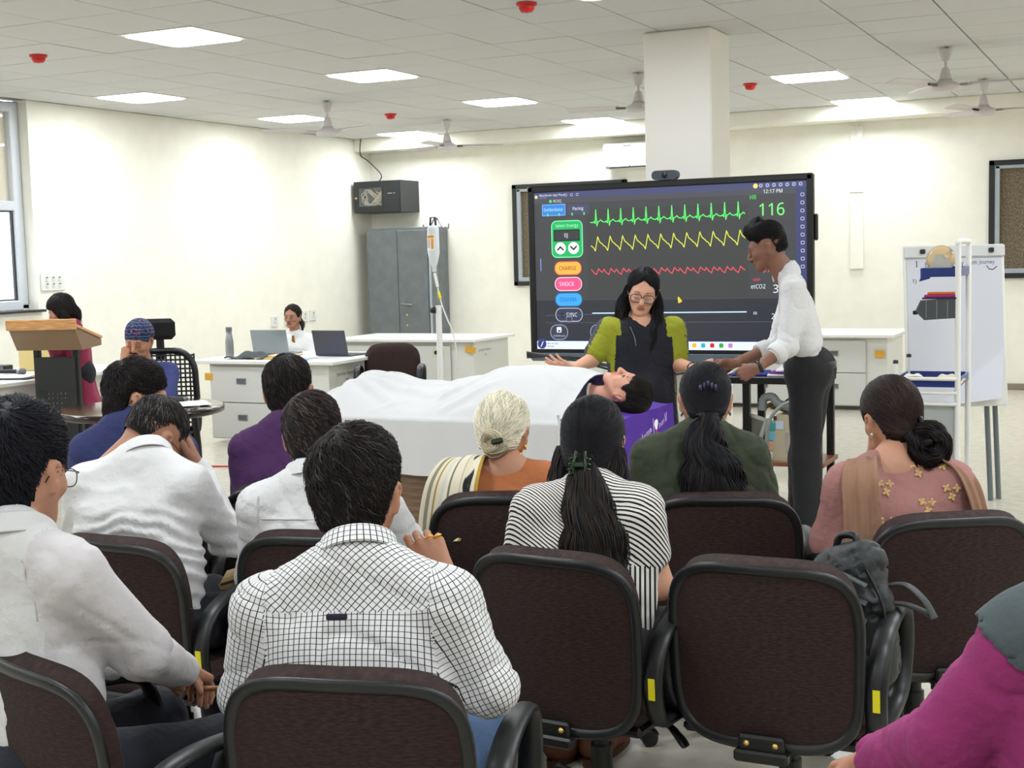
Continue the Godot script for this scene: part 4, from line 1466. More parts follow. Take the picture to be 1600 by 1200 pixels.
func bed() -> void:
	var t := thing("bed", "low wood-panelled bed under the white sheet in the middle of the room", "bed", V(-3.17, 0, -6.23))
	obj("frame", bx(V(0, 0.36, 0), V(1.76, 0.68, 0.80), 0.01), M.base, t)
	obj("mattress", bx(V(0, 0.745, 0), V(1.78, 0.09, 0.82), 0.03), mat(Color(0.30, 0.13, 0.5), 0.8), t)
	obj("plinth", bx(V(0, 0.02, 0), V(1.66, 0.04, 0.72)), M.black, t)
	# sheet over the manikin
	var im := blank(64, 8, Color(1, 1, 1))
	for k in 32: im.fill_rect(Rect2i(k * 2, 0, 1, 8), Color(0.93, 0.93, 0.93))
	var shm := cloth(Color(0.82, 0.82, 0.82))
	shm.uv1_triplanar = false
	shm.heightmap_enabled = false
	shm.albedo_texture = tex_of(im)
	var g := G.new()
	var prof := [[-4.12, 0.02], [-4.05, 0.05], [-3.95, 0.13], [-3.84, 0.195], [-3.74, 0.17], [-3.55, 0.135], [-3.39, 0.13], [-3.2, 0.175], [-3.0, 0.225], [-2.85, 0.235], [-2.66, 0.225], [-2.5, 0.19]]
	var creases := [[-3.80, -6.12, -3.30, -5.98, 0.022, 0.020], [-3.78, -6.2, -3.25, -6.14, 0.018, 0.018], [-3.82, -6.08, -3.45, -5.86, 0.024, 0.018], [-3.88, -6.08, -3.86, -5.83, 0.025, 0.014], [-3.92, -6.12, -4.02, -5.9, 0.02, 0.014], [-3.76, -6.3, -3.3, -6.34, 0.02, 0.014],
		[-3.2, -5.86, -2.95, -6.02, 0.018, 0.014], [-3.12, -5.84, -2.8, -5.90, 0.016, 0.012], [-3.25, -5.95, -3.0, -6.2, 0.02, 0.012], [-2.62, -5.9, -2.7, -6.15, 0.014, 0.010], [-2.56, -6.0, -2.75, -6.1, 0.014, 0.008], [-2.95, -5.88, -2.62, -5.86, 0.014, 0.009], [-3.6, -5.84, -3.42, -5.95, 0.016, 0.010], [-3.5, -6.05, -3.15, -6.0, 0.014, 0.010]]
	var rise := func(x: float) -> float:
		for k in prof.size() - 1:
			if x < prof[k + 1][0]: return lerpf(prof[k][1], prof[k + 1][1], smoothstep(0, 1, clampf((x - prof[k][0]) / (prof[k + 1][0] - prof[k][0]), 0, 1)))
		return 0.19
	g.sheet(110, 90, func(u: float, v: float) -> Vector3:
		var x := lerpf(-4.16, -2.52, u)
		var zf := -5.795
		var zb := -6.665
		var p: Vector3
		var pull := 0.0
		if v < 0.28:
			var s := v / 0.28
			x -= 0.05 * smoothstep(0.8, 1.0, u) * (1.0 - s)
			p = V(x, lerpf(0.525 + 0.012 * sin(u * 9.0), 0.795, s), zf + 0.012 * (1 - s) + 0.006 * sin(x * 34.0 + 1.4 * sin(x * 7.0)) * (1 - s))
		elif v > 0.86:
			var s := (v - 0.86) / 0.14
			p = V(x, lerpf(0.795, 0.56, s), zb - 0.012 * s)
		else:
			var s := (v - 0.28) / 0.58
			var z := lerpf(zf, zb, s)
			var b := pow(sin(clampf((s - 0.02) / 0.96, 0, 1) * PI), 0.8)
			var h: float = rise.call(x) * b
			for c in creases:
				var q := Vector2(x, z)
				var e := Geometry2D.get_closest_point_to_segment(q, Vector2(c[0], c[1]), Vector2(c[2], c[3]))
				var ft: float = Vector2(c[0], c[1]).distance_to(e) / Vector2(c[0], c[1]).distance_to(Vector2(c[2], c[3]))
				var d: float = q.distance_to(e) / c[4]
				pull += c[5] * 1.35 * exp(-d * d) * (1.0 - ft * 0.7)
				pull -= c[5] * 0.6 * exp(-(d - 1.8) * (d - 1.8)) * (1.0 - ft)
			p = V(x, 0.80 + h + pull * minf(1.0, b * 1.6) + fnoise.get_noise_2d(x * 160, z * 160) * 0.004, z)
		if x < -4.03: p.y -= (-4.03 - x) * 2.1
		p.y += 0.0012 * fnoise.get_noise_2d(x * 700, p.z * 700)
		return p, 0.004, Vector2(7, 1))
	var sh := obj("bed_sheet", g, shm)
	tag(sh, "white satin-striped sheet covering the manikin on the bed", "sheet")
	# flipped corner
	g = G.new()
	g.sheet(8, 8, func(u: float, v: float) -> Vector3: return V(-2.56 + 0.13 * u * (1 - v) + 0.02 * v, 0.60 + 0.24 * v - 0.10 * u * (1 - v), -5.778 + 0.02 * sin(u * 3.0)), 0.004)
	obj("turned_corner", g, shm, sh)
	# purple cover at the head end
	var pc := cloth(Color(0.30, 0.12, 0.60), 0.75)
	t = thing("printed_cover", "purple printed cover hanging over the head end of the bed", "cover", V(-2.45, 0, -6.2))
	g = G.new()
	g.sheet(14, 50, func(u: float, v: float) -> Vector3:
		var x := lerpf(-2.55, -2.255, u) + 2.45
		var y := 0.815
		var z := 0.0
		if v < 0.34: z = 0.385 + 0.02 * (1 - v / 0.34); y = lerpf(0.18, 0.812, v / 0.34)
		elif v > 0.8: z = -0.39; y = lerpf(0.812, 0.4, (v - 0.8) / 0.2)
		else: z = lerpf(0.385, -0.39, (v - 0.34) / 0.46)
		return V(x, y + 0.006 * sin(x * 30.0), z + (0.008 * sin(x * 26.0) if v < 0.34 else 0.0)), 0.004)
	obj("cover_top", g, pc, t)
	var im2 := blank(640, 420, Color(0.30, 0.12, 0.60))
	ink(im2, "elevare", 208, 96, 50, Color(0.95, 0.92, 1.0))
	stroke(im2, [Vector2(392, 40), Vector2(392, 130)], 4, Color(0.85, 0.8, 0.95))
	pill(im2, Rect2(400, 48, 24, 34), 17, Color.WHITE)
	pill(im2, Rect2(414, 48, 24, 34), 17, Color.WHITE)
	stroke(im2, [Vector2(410, 72), Vector2(418, 86), Vector2(427, 72)], 14, Color.WHITE)
	stroke(im2, [Vector2(418, 96), Vector2(418, 116)], 13, Color(0.92, 0.1, 0.5))
	ink(im2, "Instant", 444, 92, 28, Color(0.95, 0.92, 1.0))
	ink(im2, "V", 540, 94, 50, Color(0.95, 0.92, 1.0))
	var pm := mat(Color.WHITE, 0.7)
	pm.albedo_texture = tex_of(im2)
	g = G.new()
	g.sheet(20, 20, func(u: float, v: float) -> Vector3: return V(0.197 + 0.03 * (1 - v) + 0.004 * sin(u * 20.0), lerpf(0.30, 0.815, v) + (u - 0.5) * 0.0, lerpf(0.39, -0.38, u)), 0.004)
	for k in g.uv.size(): g.uv[k] = Vector2(g.uv[k].x, clampf(1.0 - g.uv[k].y + (g.uv[k].x - 0.6) * 0.24, 0.0, 1.0))
	obj("cover_end", g, pm, t)
	# the manikin
	t = thing("manikin", "training manikin with dark hair lying on the bed, head bare, body under the sheet", "manikin", V(-2.37, 0.905, -6.20))
	var hb := Basis(Vector3.FORWARD, Vector3.RIGHT, Vector3.DOWN)
	hb = Basis(Vector3.BACK, deg_to_rad(-4)) * hb
	var hx := Transform3D(hb, Vector3.ZERO)
	var sk := vmat(0.5)
	sk.albedo_color = Color(0.83, 0.60, 0.50)
	sk.subsurf_scatter_enabled = true
	sk.subsurf_scatter_strength = 0.05
	var m := field_mesh([[V(-0.06, -0.02, 0), V(-0.20, -0.03, 0), 0.052, 0.056, 0.02], [V(-0.20, -0.03, 0), V(-0.30, -0.03, 0), 0.06, 0.09, 0.04]], 0.009)
	g = G.new()
	g.add(m[0], m[1], PackedColorArray(), Transform3D())
	g.add(head_template[0], head_template[1], head_template[2], hx)
	obj("body", g, sk, t)
	m = field_mesh([[V(-0.26, -0.035, 0.16), V(-0.26, -0.035, -0.16), 0.082, 0.082, 0.04], [V(-0.28, -0.03, 0), V(-0.75, -0.04, 0), 0.092, 0.085, 0.06], [V(-0.27, -0.03, 0.19), V(-0.55, -0.06, 0.24), 0.055, 0.042, 0.04], [V(-0.21, -0.03, 0), V(-0.3, -0.03, 0), 0.068, 0.10, 0.04]], 0.012)
	g = G.new()
	g.add(m[0], m[1], PackedColorArray(), Transform3D())
	obj("shirt", g, cloth(Color(0.17, 0.17, 0.25)), t)
	var ring := []
	for k in 20: ring.append(V(-0.185 + 0.012 * cos(TAU * k / 20), -0.028 + sin(TAU * k / 20) * 0.066, cos(TAU * k / 20) * 0.066))
	obj("collar_trim", tb(ring, 0.008, 6, true), M.white, t)
	g = G.new()
	hair_cap(g, hx, {"front": 0.052, "side": -0.005, "nape": -0.07, "t": 0.014, "top": 0.006, "amp": 0.006, "col": Color(0.016, 0.013, 0.012), "n": 900, "len": 0.05, "loft": 0.008, "flow": "whorl", "curl": 0.3})
	obj("hair", g, M.hair, t)
	face(t, hx, Color(0.02, 0.014, 0.01), 0.0)
	# blue cable bundle on the far side of the bed
	t = thing("cable_bundle", "black cables lying behind the sheet below the display's left corner", "cable", V(-3.3, 0.74, -8.15))
	for k in 4: obj("cable", tb(smooth([V(-0.55, 0.16 + k * 0.012, -0.1), V(-0.2, 0.175, 0.0 + 0.03 * k), V(0.15, 0.12 + 0.04 * sin(k * 2.0), 0.02), V(0.45, 0.15 - 0.03 * k, -0.05), V(0.75, 0.05 + 0.02 * k, -0.1), V(0.9, 0.12, -0.12)], 5), 0.007, 6), M.black, t)

func side_stands() -> void:
	# drip stand
	var t := thing("drip_stand", "white drip stand behind the bed with a thin rod and black knob", "drip stand", V(-4.10, 0, -7.48))
	obj("pole", lt([Vector2(0, 0.06), Vector2(0.019, 0.06), Vector2(0.019, 1.29), Vector2(0, 1.29)], 14), M.white, t)
	obj("rod", lt([Vector2(0.006, 1.25), Vector2(0.006, 1.84)], 8), M.steel, t)
	obj("knob", lt([Vector2(0, 0.03), Vector2(0.02, 0.028), Vector2(0.022, 0), Vector2(0, 0)], 12, Transform3D(Basis(Vector3.BACK, PI / 2), V(-0.016, 1.26, 0.01))), M.black, t)
	obj("hook", tb(smooth([V(-0.09, 1.80, 0), V(-0.085, 1.77, 0), V(-0.05, 1.775, 0), V(0, 1.84, 0), V(0.05, 1.775, 0), V(0.085, 1.77, 0), V(0.09, 1.80, 0)], 5), 0.005, 6), M.steel, t)
	for k in 5: obj("leg", tb([V(0, 0.09, 0), V(cos(k * TAU / 5) * 0.28, 0.05, sin(k * TAU / 5) * 0.28), V(cos(k * TAU / 5) * 0.29, 0.0, sin(k * TAU / 5) * 0.29)], 0.014, 8), M.white, t)
	t = thing("drip_bottle", "clear plastic drip bottle with orange label hanging from the stand", "drip bottle", V(-4.10, 1.50, -7.44))
	var bm := mat(Color(0.86, 0.88, 0.90, 0.55), 0.3)
	bm.transparency = BaseMaterial3D.TRANSPARENCY_ALPHA
	var sc := Transform3D(Basis.from_scale(V(1, 1, 0.6)), V(0, 0, 0))
	obj("bottle", lt([Vector2(0, 0.29), Vector2(0.03, 0.29), Vector2(0.040, 0.27), Vector2(0.041, 0.12), Vector2(0.030, 0.07), Vector2(0.016, 0.035), Vector2(0.013, 0.0), Vector2(0, 0)], 20, sc), mat(Color(0.84, 0.86, 0.87), 0.25), t)
	obj("hanger", tb([V(-0.02, 0.285, 0), V(-0.015, 0.34, 0), V(0.015, 0.34, 0), V(0.02, 0.285, 0)], 0.006, 6), M.black, t)
	var im := blank(48, 96, Color(0.90, 0.90, 0.88))
	im.fill_rect(Rect2i(4, 6, 40, 16), Color(0.88, 0.55, 0.12))
	im.fill_rect(Rect2i(30, 26, 12, 60), Color(0.86, 0.6, 0.2))
	for k in 6: im.fill_rect(Rect2i(6, 30 + k * 9, 18, 3), Color(0.45, 0.16, 0.2))
	var lm := mat(Color.WHITE, 0.5)
	lm.albedo_texture = tex_of(im)
	var g := G.new()
	g.sheet(6, 1, func(u: float, v: float) -> Vector3: return V(-0.042 * cos(0.45 + u * 1.7), 0.135 + v * 0.10, 0.0265 * sin(0.45 + u * 1.7)), 0.001)
	for k in g.uv.size(): g.uv[k].y = 1.0 - g.uv[k].y
	obj("label", g, lm, t)
	obj("drip_chamber", lt([Vector2(0.004, -0.005), Vector2(0.010, -0.01), Vector2(0.010, -0.09), Vector2(0.004, -0.10)], 10, Transform3D(Basis(Vector3.BACK, 0.22), Vector3.ZERO)), M.white, t)
	obj("clamp", bx(V(0.032, -0.145, 0), V(0.016, 0.05, 0.014), 0.004, Basis(Vector3.BACK, 0.25)), M.yellow, t)
	obj("tube", tb(smooth([V(0.022, -0.10, 0), V(0.045, -0.2, 0), V(0.09, -0.3, 0.01), V(0.125, -0.38, 0.01), V(0.14, -0.5, 0.0), V(0.13, -0.62, -0.02)], 6), 0.0045, 6), M.white, t)
	# trolley
	t = thing("trolley", "white tubular trolley with blue shelves in front of the flip chart", "trolley", V(-1.11, 0, -7.68))
	var wp = M.white
	for z in [0.22, -0.21]:
		obj("pole", lt([Vector2(0, 1.60), Vector2(0.012, 1.60), Vector2(0.0155, 1.585), Vector2(0.0155, 0.07), Vector2(0, 0.07)], 14, Transform3D(Basis(), V(0.152, 0, z))), wp, t)
	for z in [0.22, -0.21]:
		obj("short_post", lt([Vector2(0, 0.96), Vector2(0.014, 0.96), Vector2(0.014, 0.07), Vector2(0, 0.07)], 12, Transform3D(Basis(), V(-0.17, 0, z))), wp, t)
		obj("post_cap", lt([Vector2(0, 0.975), Vector2(0.014, 0.972), Vector2(0.0145, 0.955)], 12, Transform3D(Basis(), V(-0.17, 0, z))), M.black, t)
	obj("top_rail", tb(smooth([V(0.152, 1.59, 0.22), V(0.152, 1.605, 0.19), V(0.152, 1.605, -0.18), V(0.152, 1.59, -0.21)], 4), 0.016, 8), wp, t)
	var blue := mat(Color(0.10, 0.19, 0.46), 0.35)
	for q in [[1.425, 0.19], [0.835, 0.33]]:
		var x0: float = 0.152 - q[1]
		var sh := G.new()
		sh.box(V(x0 / 2 + 0.076, q[0], 0.005), V(q[1], 0.012, 0.42), 0.003)
		for z in [0.215, -0.205]: sh.box(V(x0 / 2 + 0.076, q[0] + 0.018, z), V(q[1], 0.048, 0.01), 0.003)
		for x in [x0, 0.152]: sh.box(V(x, q[0] + 0.018, 0.005), V(0.01, 0.048, 0.42), 0.003)
		sh.prism(PackedVector2Array([Vector2(x0, 0.0), Vector2(x0 + 0.05, 0.0), Vector2(x0 + 0.045, -0.014), Vector2(x0 - 0.01, -0.03)]), 0.012, Transform3D(Basis(), V(0, q[0], 0.209)))
		var s := obj("shelf", sh, blue, t)
		s.set_meta("label", "blue metal shelf")
	for y in [0.80, 0.875, 0.74]: obj("rail", tb([V(-0.17, y, 0.232), V(0.15, y, 0.232)], 0.010, 8), wp, t)
	obj("grey_panel", bx(V(-0.005, 0.53, 0.20), V(0.30, 0.40, 0.02), 0.004), mat(Color(0.66, 0.68, 0.67), 0.5), t)
	for y in [0.12]:
		for z in [0.22, -0.21]: obj("rail", tb([V(-0.17, y, z), V(0.152, y, z)], 0.012, 8), wp, t)
	for x in [-0.17, 0.152]:
		for z in [0.22, -0.21]: obj("caster", lt([Vector2(0, -0.012), Vector2(0.034, -0.012), Vector2(0.036, 0), Vector2(0.034, 0.012), Vector2(0, 0.012)], 16, Transform3D(Basis(Vector3.RIGHT, PI / 2), V(x, 0.036, z))), M.black, t)
	# grey bin hung on the poles, with folders in it
	t = thing("grey_bin", "grey ribbed plastic bin hanging from the trolley pole", "bin", V(-1.06, 1.20, -7.47))
	g = G.new()
	g.prism(PackedVector2Array([Vector2(-0.115, 0.04), Vector2(-0.09, 0.095), Vector2(0.09, 0.105), Vector2(0.09, 0.0), Vector2(-0.07, -0.01), Vector2(-0.095, 0.015)]), 0.05, Transform3D(Basis(), V(0, 0, -0.03)))
	obj("body", g, mat(Color(0.27, 0.29, 0.30), 0.4), t)
	for k in 3: obj("rib", bx(V(-0.06 + k * 0.055, 0.046, 0.021), V(0.004, 0.095, 0.004)), mat(Color(0.48, 0.5, 0.51), 0.3), t)
	obj("hook", bx(V(-0.118, 0.03, 0), V(0.025, 0.022, 0.03), 0.004), M.black, t)
	t = thing("folder", "orange and magenta folders sticking out of the grey bin", "folder", V(-1.04, 1.30, -7.47))
	obj("orange_folder", bx(V(0, 0.032, -0.01), V(0.15, 0.012, 0.05), 0.003), mat(Color(0.80, 0.40, 0.05), 0.6), t)
	obj("magenta_folder", bx(V(-0.006, 0.018, -0.005), V(0.17, 0.014, 0.05), 0.003), mat(Color(0.62, 0.12, 0.42), 0.6), t)
	obj("purple_folder", bx(V(-0.012, 0.006, 0), V(0.18, 0.009, 0.05), 0.003), mat(Color(0.16, 0.06, 0.30), 0.6), t)
	t = thing("face_mask_bag", "clear round oxygen mask pack on the upper trolley shelf", "mask", V(-1.055, 1.432, -7.52))
	obj("bag", lt([Vector2(0, -0.025), Vector2(0.055, -0.022), Vector2(0.076, 0), Vector2(0.055, 0.022), Vector2(0, 0.025)], 28, Transform3D(Basis(Vector3.RIGHT, PI / 2 - 0.2), V(0, 0.08, 0))), mat(Color(0.78, 0.68, 0.52), 0.25), t)
	g = G.new()
	g.prism(PackedVector2Array([Vector2(-0.055, -0.01), Vector2(-0.03, 0.03), Vector2(-0.022, 0.062), Vector2(0.015, 0.062), Vector2(0.02, 0.04), Vector2(0.06, 0.02), Vector2(0.06, -0.01)]), 0.012, Transform3D(Basis(), V(0.0, 0.045, 0.03)))
	obj("silver_mask", g, mat(Color(0.75, 0.76, 0.74), 0.25, 0.4), t)
	obj("yellow_strip", bx(V(0.01, 0.02, 0.028), V(0.13, 0.022, 0.012), 0.003), mat(Color(0.78, 0.66, 0.22), 0.5), t)
	for q in [[-0.10, "white wrapped packet on the lower trolley shelf", Color(0.86, 0.84, 0.78)], [0.08, "cream folded cloth on the lower trolley shelf by the pole", Color(0.82, 0.78, 0.66)]]:
		g = G.new()
		g.sheet(14, 8, func(u: float, v: float) -> Vector3: return V((u - 0.5) * 0.17, 0.012 + 0.035 * sin(u * PI) * sin(v * PI) + 0.006 * sin(u * 17.0 + v * 5.0), (v - 0.5) * -0.2), 0.008)
		var pk := obj("packet", g, mat(q[2], 0.6))
		pk.position = V(-1.11 + q[0], 0.842, -7.6)
		tag(pk, q[1], "packet")
	t = thing("forceps_tray", "steel instrument tray with dark cable on the lower trolley shelf", "tray", V(-1.16, 0.842, -7.55))
	obj("tray", bx(V(0, 0.012, 0), V(0.16, 0.016, 0.12), 0.004), M.steel, t)
	obj("cable", tb(smooth([V(-0.09, 0.03, 0.05), V(-0.02, 0.035, 0.06), V(0.05, 0.03, 0.05), V(0.09, 0.028, 0.0), V(0.02, 0.03, -0.04)], 5), 0.008, 6), M.black, t)
	# flip chart
	t = thing("flip_chart", "white flip chart board on grey tripod legs with handwriting at the top", "flip chart", V(-1.13, 0, -8.62), 26.5)
	var tilt := Basis(Vector3.RIGHT, -0.09)
	var bd := V(0, 1.09, 0.02)
	obj("board", bx(bd, V(0.62, 0.99, 0.02), 0.006, tilt), M.white, t)
	var im3 := blank(620, 900, Color(0.80, 0.81, 0.84))
	var pen := Color(0.08, 0.10, 0.20)
	ink(im3, "I", 56, 54, 48, pen, true)
	ink(im3, "Enjoy", 116, 54, 38, pen)
	ink(im3, "m", 300, 52, 32, pen)
	ink(im3, "y", 352, 48, 36, pen)
	ink(im3, "Gym", 392, 46, 32, pen)
	ink(im3, "Journey", 472, 44, 29, pen)
	stroke(im3, [Vector2(520, 56), Vector2(536, 76), Vector2(562, 80), Vector2(586, 62)], 4, pen)
	ink(im3, "1)", 32, 152, 34, pen)
	var pp := mat(Color.WHITE, 0.75)
	pp.albedo_texture = tex_of(im3)
	g = G.new()
	g.sheet(20, 30, func(u: float, v: float) -> Vector3:
		var curl: float = maxf(0.0, u * 1.2 - v * 2.2 - 0.35)
		return bd + tilt * V((u - 0.5) * 0.585 - curl * 0.06, lerpf(-0.49, 0.42, v) + curl * 0.05, 0.014 + 0.004 * sin(u * 4.0) + curl * 0.09), 0.002)
	for k in g.uv.size(): g.uv[k].y = 1.0 - g.uv[k].y
	obj("paper", g, pp, t)
	obj("clamp_bar", bx(bd + tilt * V(0, 0.455, 0.022), V(0.615, 0.07, 0.02), 0.006, tilt), mat(Color(0.80, 0.81, 0.81), 0.4), t)
	for s in [-0.2, 0.22]: obj("clamp_knob", bx(bd + tilt * V(s, 0.457, 0.04), V(0.03, 0.028, 0.02), 0.005, tilt), M.black, t)
	var gm := mat(Color(0.40, 0.44, 0.45), 0.4)
	var ends := [[V(0.20, 0.70, 0.0), V(0.235, 0, 0.0)], [V(0.26, 0.68, -0.02), V(0.30, 0, -0.04)], [V(-0.24, 0.70, 0.0), V(-0.27, 0, 0.0)], [V(0.0, 1.0, -0.06), V(0.0, 0, -0.52)]]
	for q in ends:
		obj("leg", tb([q[0], q[1]], 0.017, 8), gm, t)
		obj("leg_joint", bx(q[0], V(0.045, 0.03, 0.045), 0.008), M.black, t)
	# black side table with papers above and machines below
	t = thing("side_table", "black side table behind the standing young man with a wooden lower shelf", "table", V(-2.10, 0, -8.15))
	obj("tabletop", bx(V(0.0, 0.80, 0), V(0.62, 0.045, 0.40), 0.006), M.black, t)
	for x in [-0.155, 0.28]:
		for z in [-0.17, 0.17]: obj("leg", bx(V(x, 0.40, z), V(0.045, 0.76, 0.04), 0.004), M.black, t)
	obj("shelf", bx(V(0.06, 0.295, 0), V(0.52, 0.03, 0.40), 0.005), mat(Color(0.50, 0.30, 0.17), 0.5), t)
	var pc := [Color(0.85, 0.85, 0.86), Color(0.45, 0.12, 0.50), Color(0.12, 0.16, 0.50), Color(0.86, 0.86, 0.88)]
	var pn := ["white paper stack on the black side table, lowest", "purple folder on the black side table under the young man's arm", "dark blue folder at the left of the black side table", "white papers on top of the purple folder"]
	for k in 4:
		var o := obj("folder", bx(V(0, 0.007, 0), V(0.22, 0.014, 0.28), 0.003), mat(pc[k], 0.6))
		o.position = V([-2.03, -2.0, -2.26, -1.98][k], [0.823, 0.838, 0.823, 0.853][k], -8.12)
		o.rotation.y = [0.1, -0.05, 0.2, 0.12][k]
		tag(o, pn[k], "folder", "papers on the side table")
	t = thing("suction_machine", "cream medical machine with stickers and a grey hose on the wooden shelf", "medical machine", V(-2.0, 0.31, -8.05), -8)
	g = G.new()
	g.prism(PackedVector2Array([Vector2(-0.13, 0), Vector2(0.14, 0), Vector2(0.13, 0.27), Vector2(-0.06, 0.285), Vector2(-0.11, 0.20)]), 0.20, Transform3D(Basis(), V(0, 0, -0.12)))
	obj("case", g, mat(Color(0.72, 0.68, 0.58), 0.5), t)
	obj("front_lid", bx(V(0.06, 0.12, 0.085), V(0.12, 0.13, 0.02), 0.006), mat(Color(0.66, 0.63, 0.60), 0.5), t)
	var stk := [[-0.04, 0.22, 0.05, 0.05, Color(0.75, 0.78, 0.84)], [0.03, 0.16, 0.05, 0.035, Color(0.52, 0.50, 0.47)], [0.08, 0.13, 0.03, 0.02, Color(0.60, 0.22, 0.15)], [-0.07, 0.26, 0.02, 0.025, Color(0.25, 0.15, 0.07)]]
	for q in stk: obj("sticker", bx(V(q[0], q[1], 0.082 if q[0] < 0.05 else 0.096), V(q[2], q[3], 0.003)), mat(q[4], 0.5), t)
	var hose := smooth([V(-0.16, 0.30, 0.06), V(-0.155, 0.37, 0.05), V(-0.10, 0.385, 0.05), V(-0.06, 0.35, 0.06), V(-0.01, 0.33, 0.05), V(0.06, 0.30, 0.04), V(0.10, 0.24, 0.05), V(0.12, 0.2, 0.11)], 8)
	var rr := []
	for k in hose.size(): rr.append(0.024 + (0.0035 if k % 2 else 0.0))
	obj("hose", tb(hose, rr, 10), mat(Color(0.50, 0.52, 0.52), 0.5), t)
	obj("thin_tube", tb(smooth([V(0.16, 0.37, 0.06), V(0.02, 0.36, 0.12), V(-0.08, 0.26, 0.13), V(-0.11, 0.10, 0.12), V(-0.10, 0.02, 0.12)], 6), 0.011, 8), mat(Color(0.55, 0.57, 0.55), 0.4), t)
	obj("pump", lt([Vector2(0, 0), Vector2(0.06, 0), Vector2(0.055, 0.09), Vector2(0.03, 0.12), Vector2(0, 0.12)], 16, Transform3D(Basis(), V(0.03, 0.27, -0.04))), mat(Color(0.42, 0.43, 0.42), 0.4), t)
	t = thing("framed_monitor", "white framed grey screen leaning beside the cream machine", "monitor", V(-2.24, 0.31, -8.02), 8)
	var lean := Basis(Vector3.BACK, -0.30) * Basis(Vector3.RIGHT, -0.12)
	g = G.new()
	for s in [-1, 1]:
		g.box(V(0, 0.14, 0) + lean * V(s * 0.058, 0, 0), V(0.026, 0.26, 0.03), 0.006, lean)
		g.box(V(0, 0.14, 0) + lean * V(0, s * 0.12, 0), V(0.14, 0.026, 0.03), 0.006, lean)
	obj("frame", g, mat(Color(0.80, 0.80, 0.74), 0.5), t)
	obj("panel", bx(V(0, 0.14, 0) + lean * V(0, 0, -0.004), V(0.10, 0.22, 0.014), 0.003, lean), mat(Color(0.48, 0.47, 0.43), 0.4), t)
	t = thing("packet_stack", "white packets with blue and green print between the screen and the machine", "packets", V(-2.12, 0.31, -8.0), 6)
	for k in 4: obj("packet", bx(V(0.01 * k - 0.01, 0.03 + 0.06 * k, 0), V(0.06, 0.056, 0.05), 0.006, Basis(Vector3.BACK, -0.25)), mat([Color(0.86, 0.86, 0.84), Color(0.80, 0.62, 0.52), Color(0.45, 0.70, 0.80), Color(0.25, 0.62, 0.62)][k], 0.5), t)
	g = G.new()
	g.sheet(14, 10, func(u: float, v: float) -> Vector3: return V((u - 0.5) * 0.26, 0.05 * sin(u * PI) * sin(v * PI) + 0.02 * sin(u * 9.0 + v * 4.0), (v - 0.5) * -0.16), 0.012)
	var cl := obj("cloth_bundle", g, cloth(Color(0.42, 0.40, 0.10)))
	cl.position = V(-2.05, 0.615, -8.2)
	tag(cl, "crumpled olive cloth lying over the hose on the machines", "cloth")
	t = thing("floor_cable", "thin tan cable trailing on the floor by the young man's shoes", "cable", V(-2.0, 0.006, -8.3))
	obj("wire", tb(smooth([V(0.05, 0.30, 0.3), V(0.07, 0.08, 0.35), V(0.0, 0.0, 0.1), V(-0.3, 0.0, -0.2), V(-0.45, 0.0, -0.35)], 6), 0.006, 6), mat(Color(0.62, 0.55, 0.40), 0.5), t)

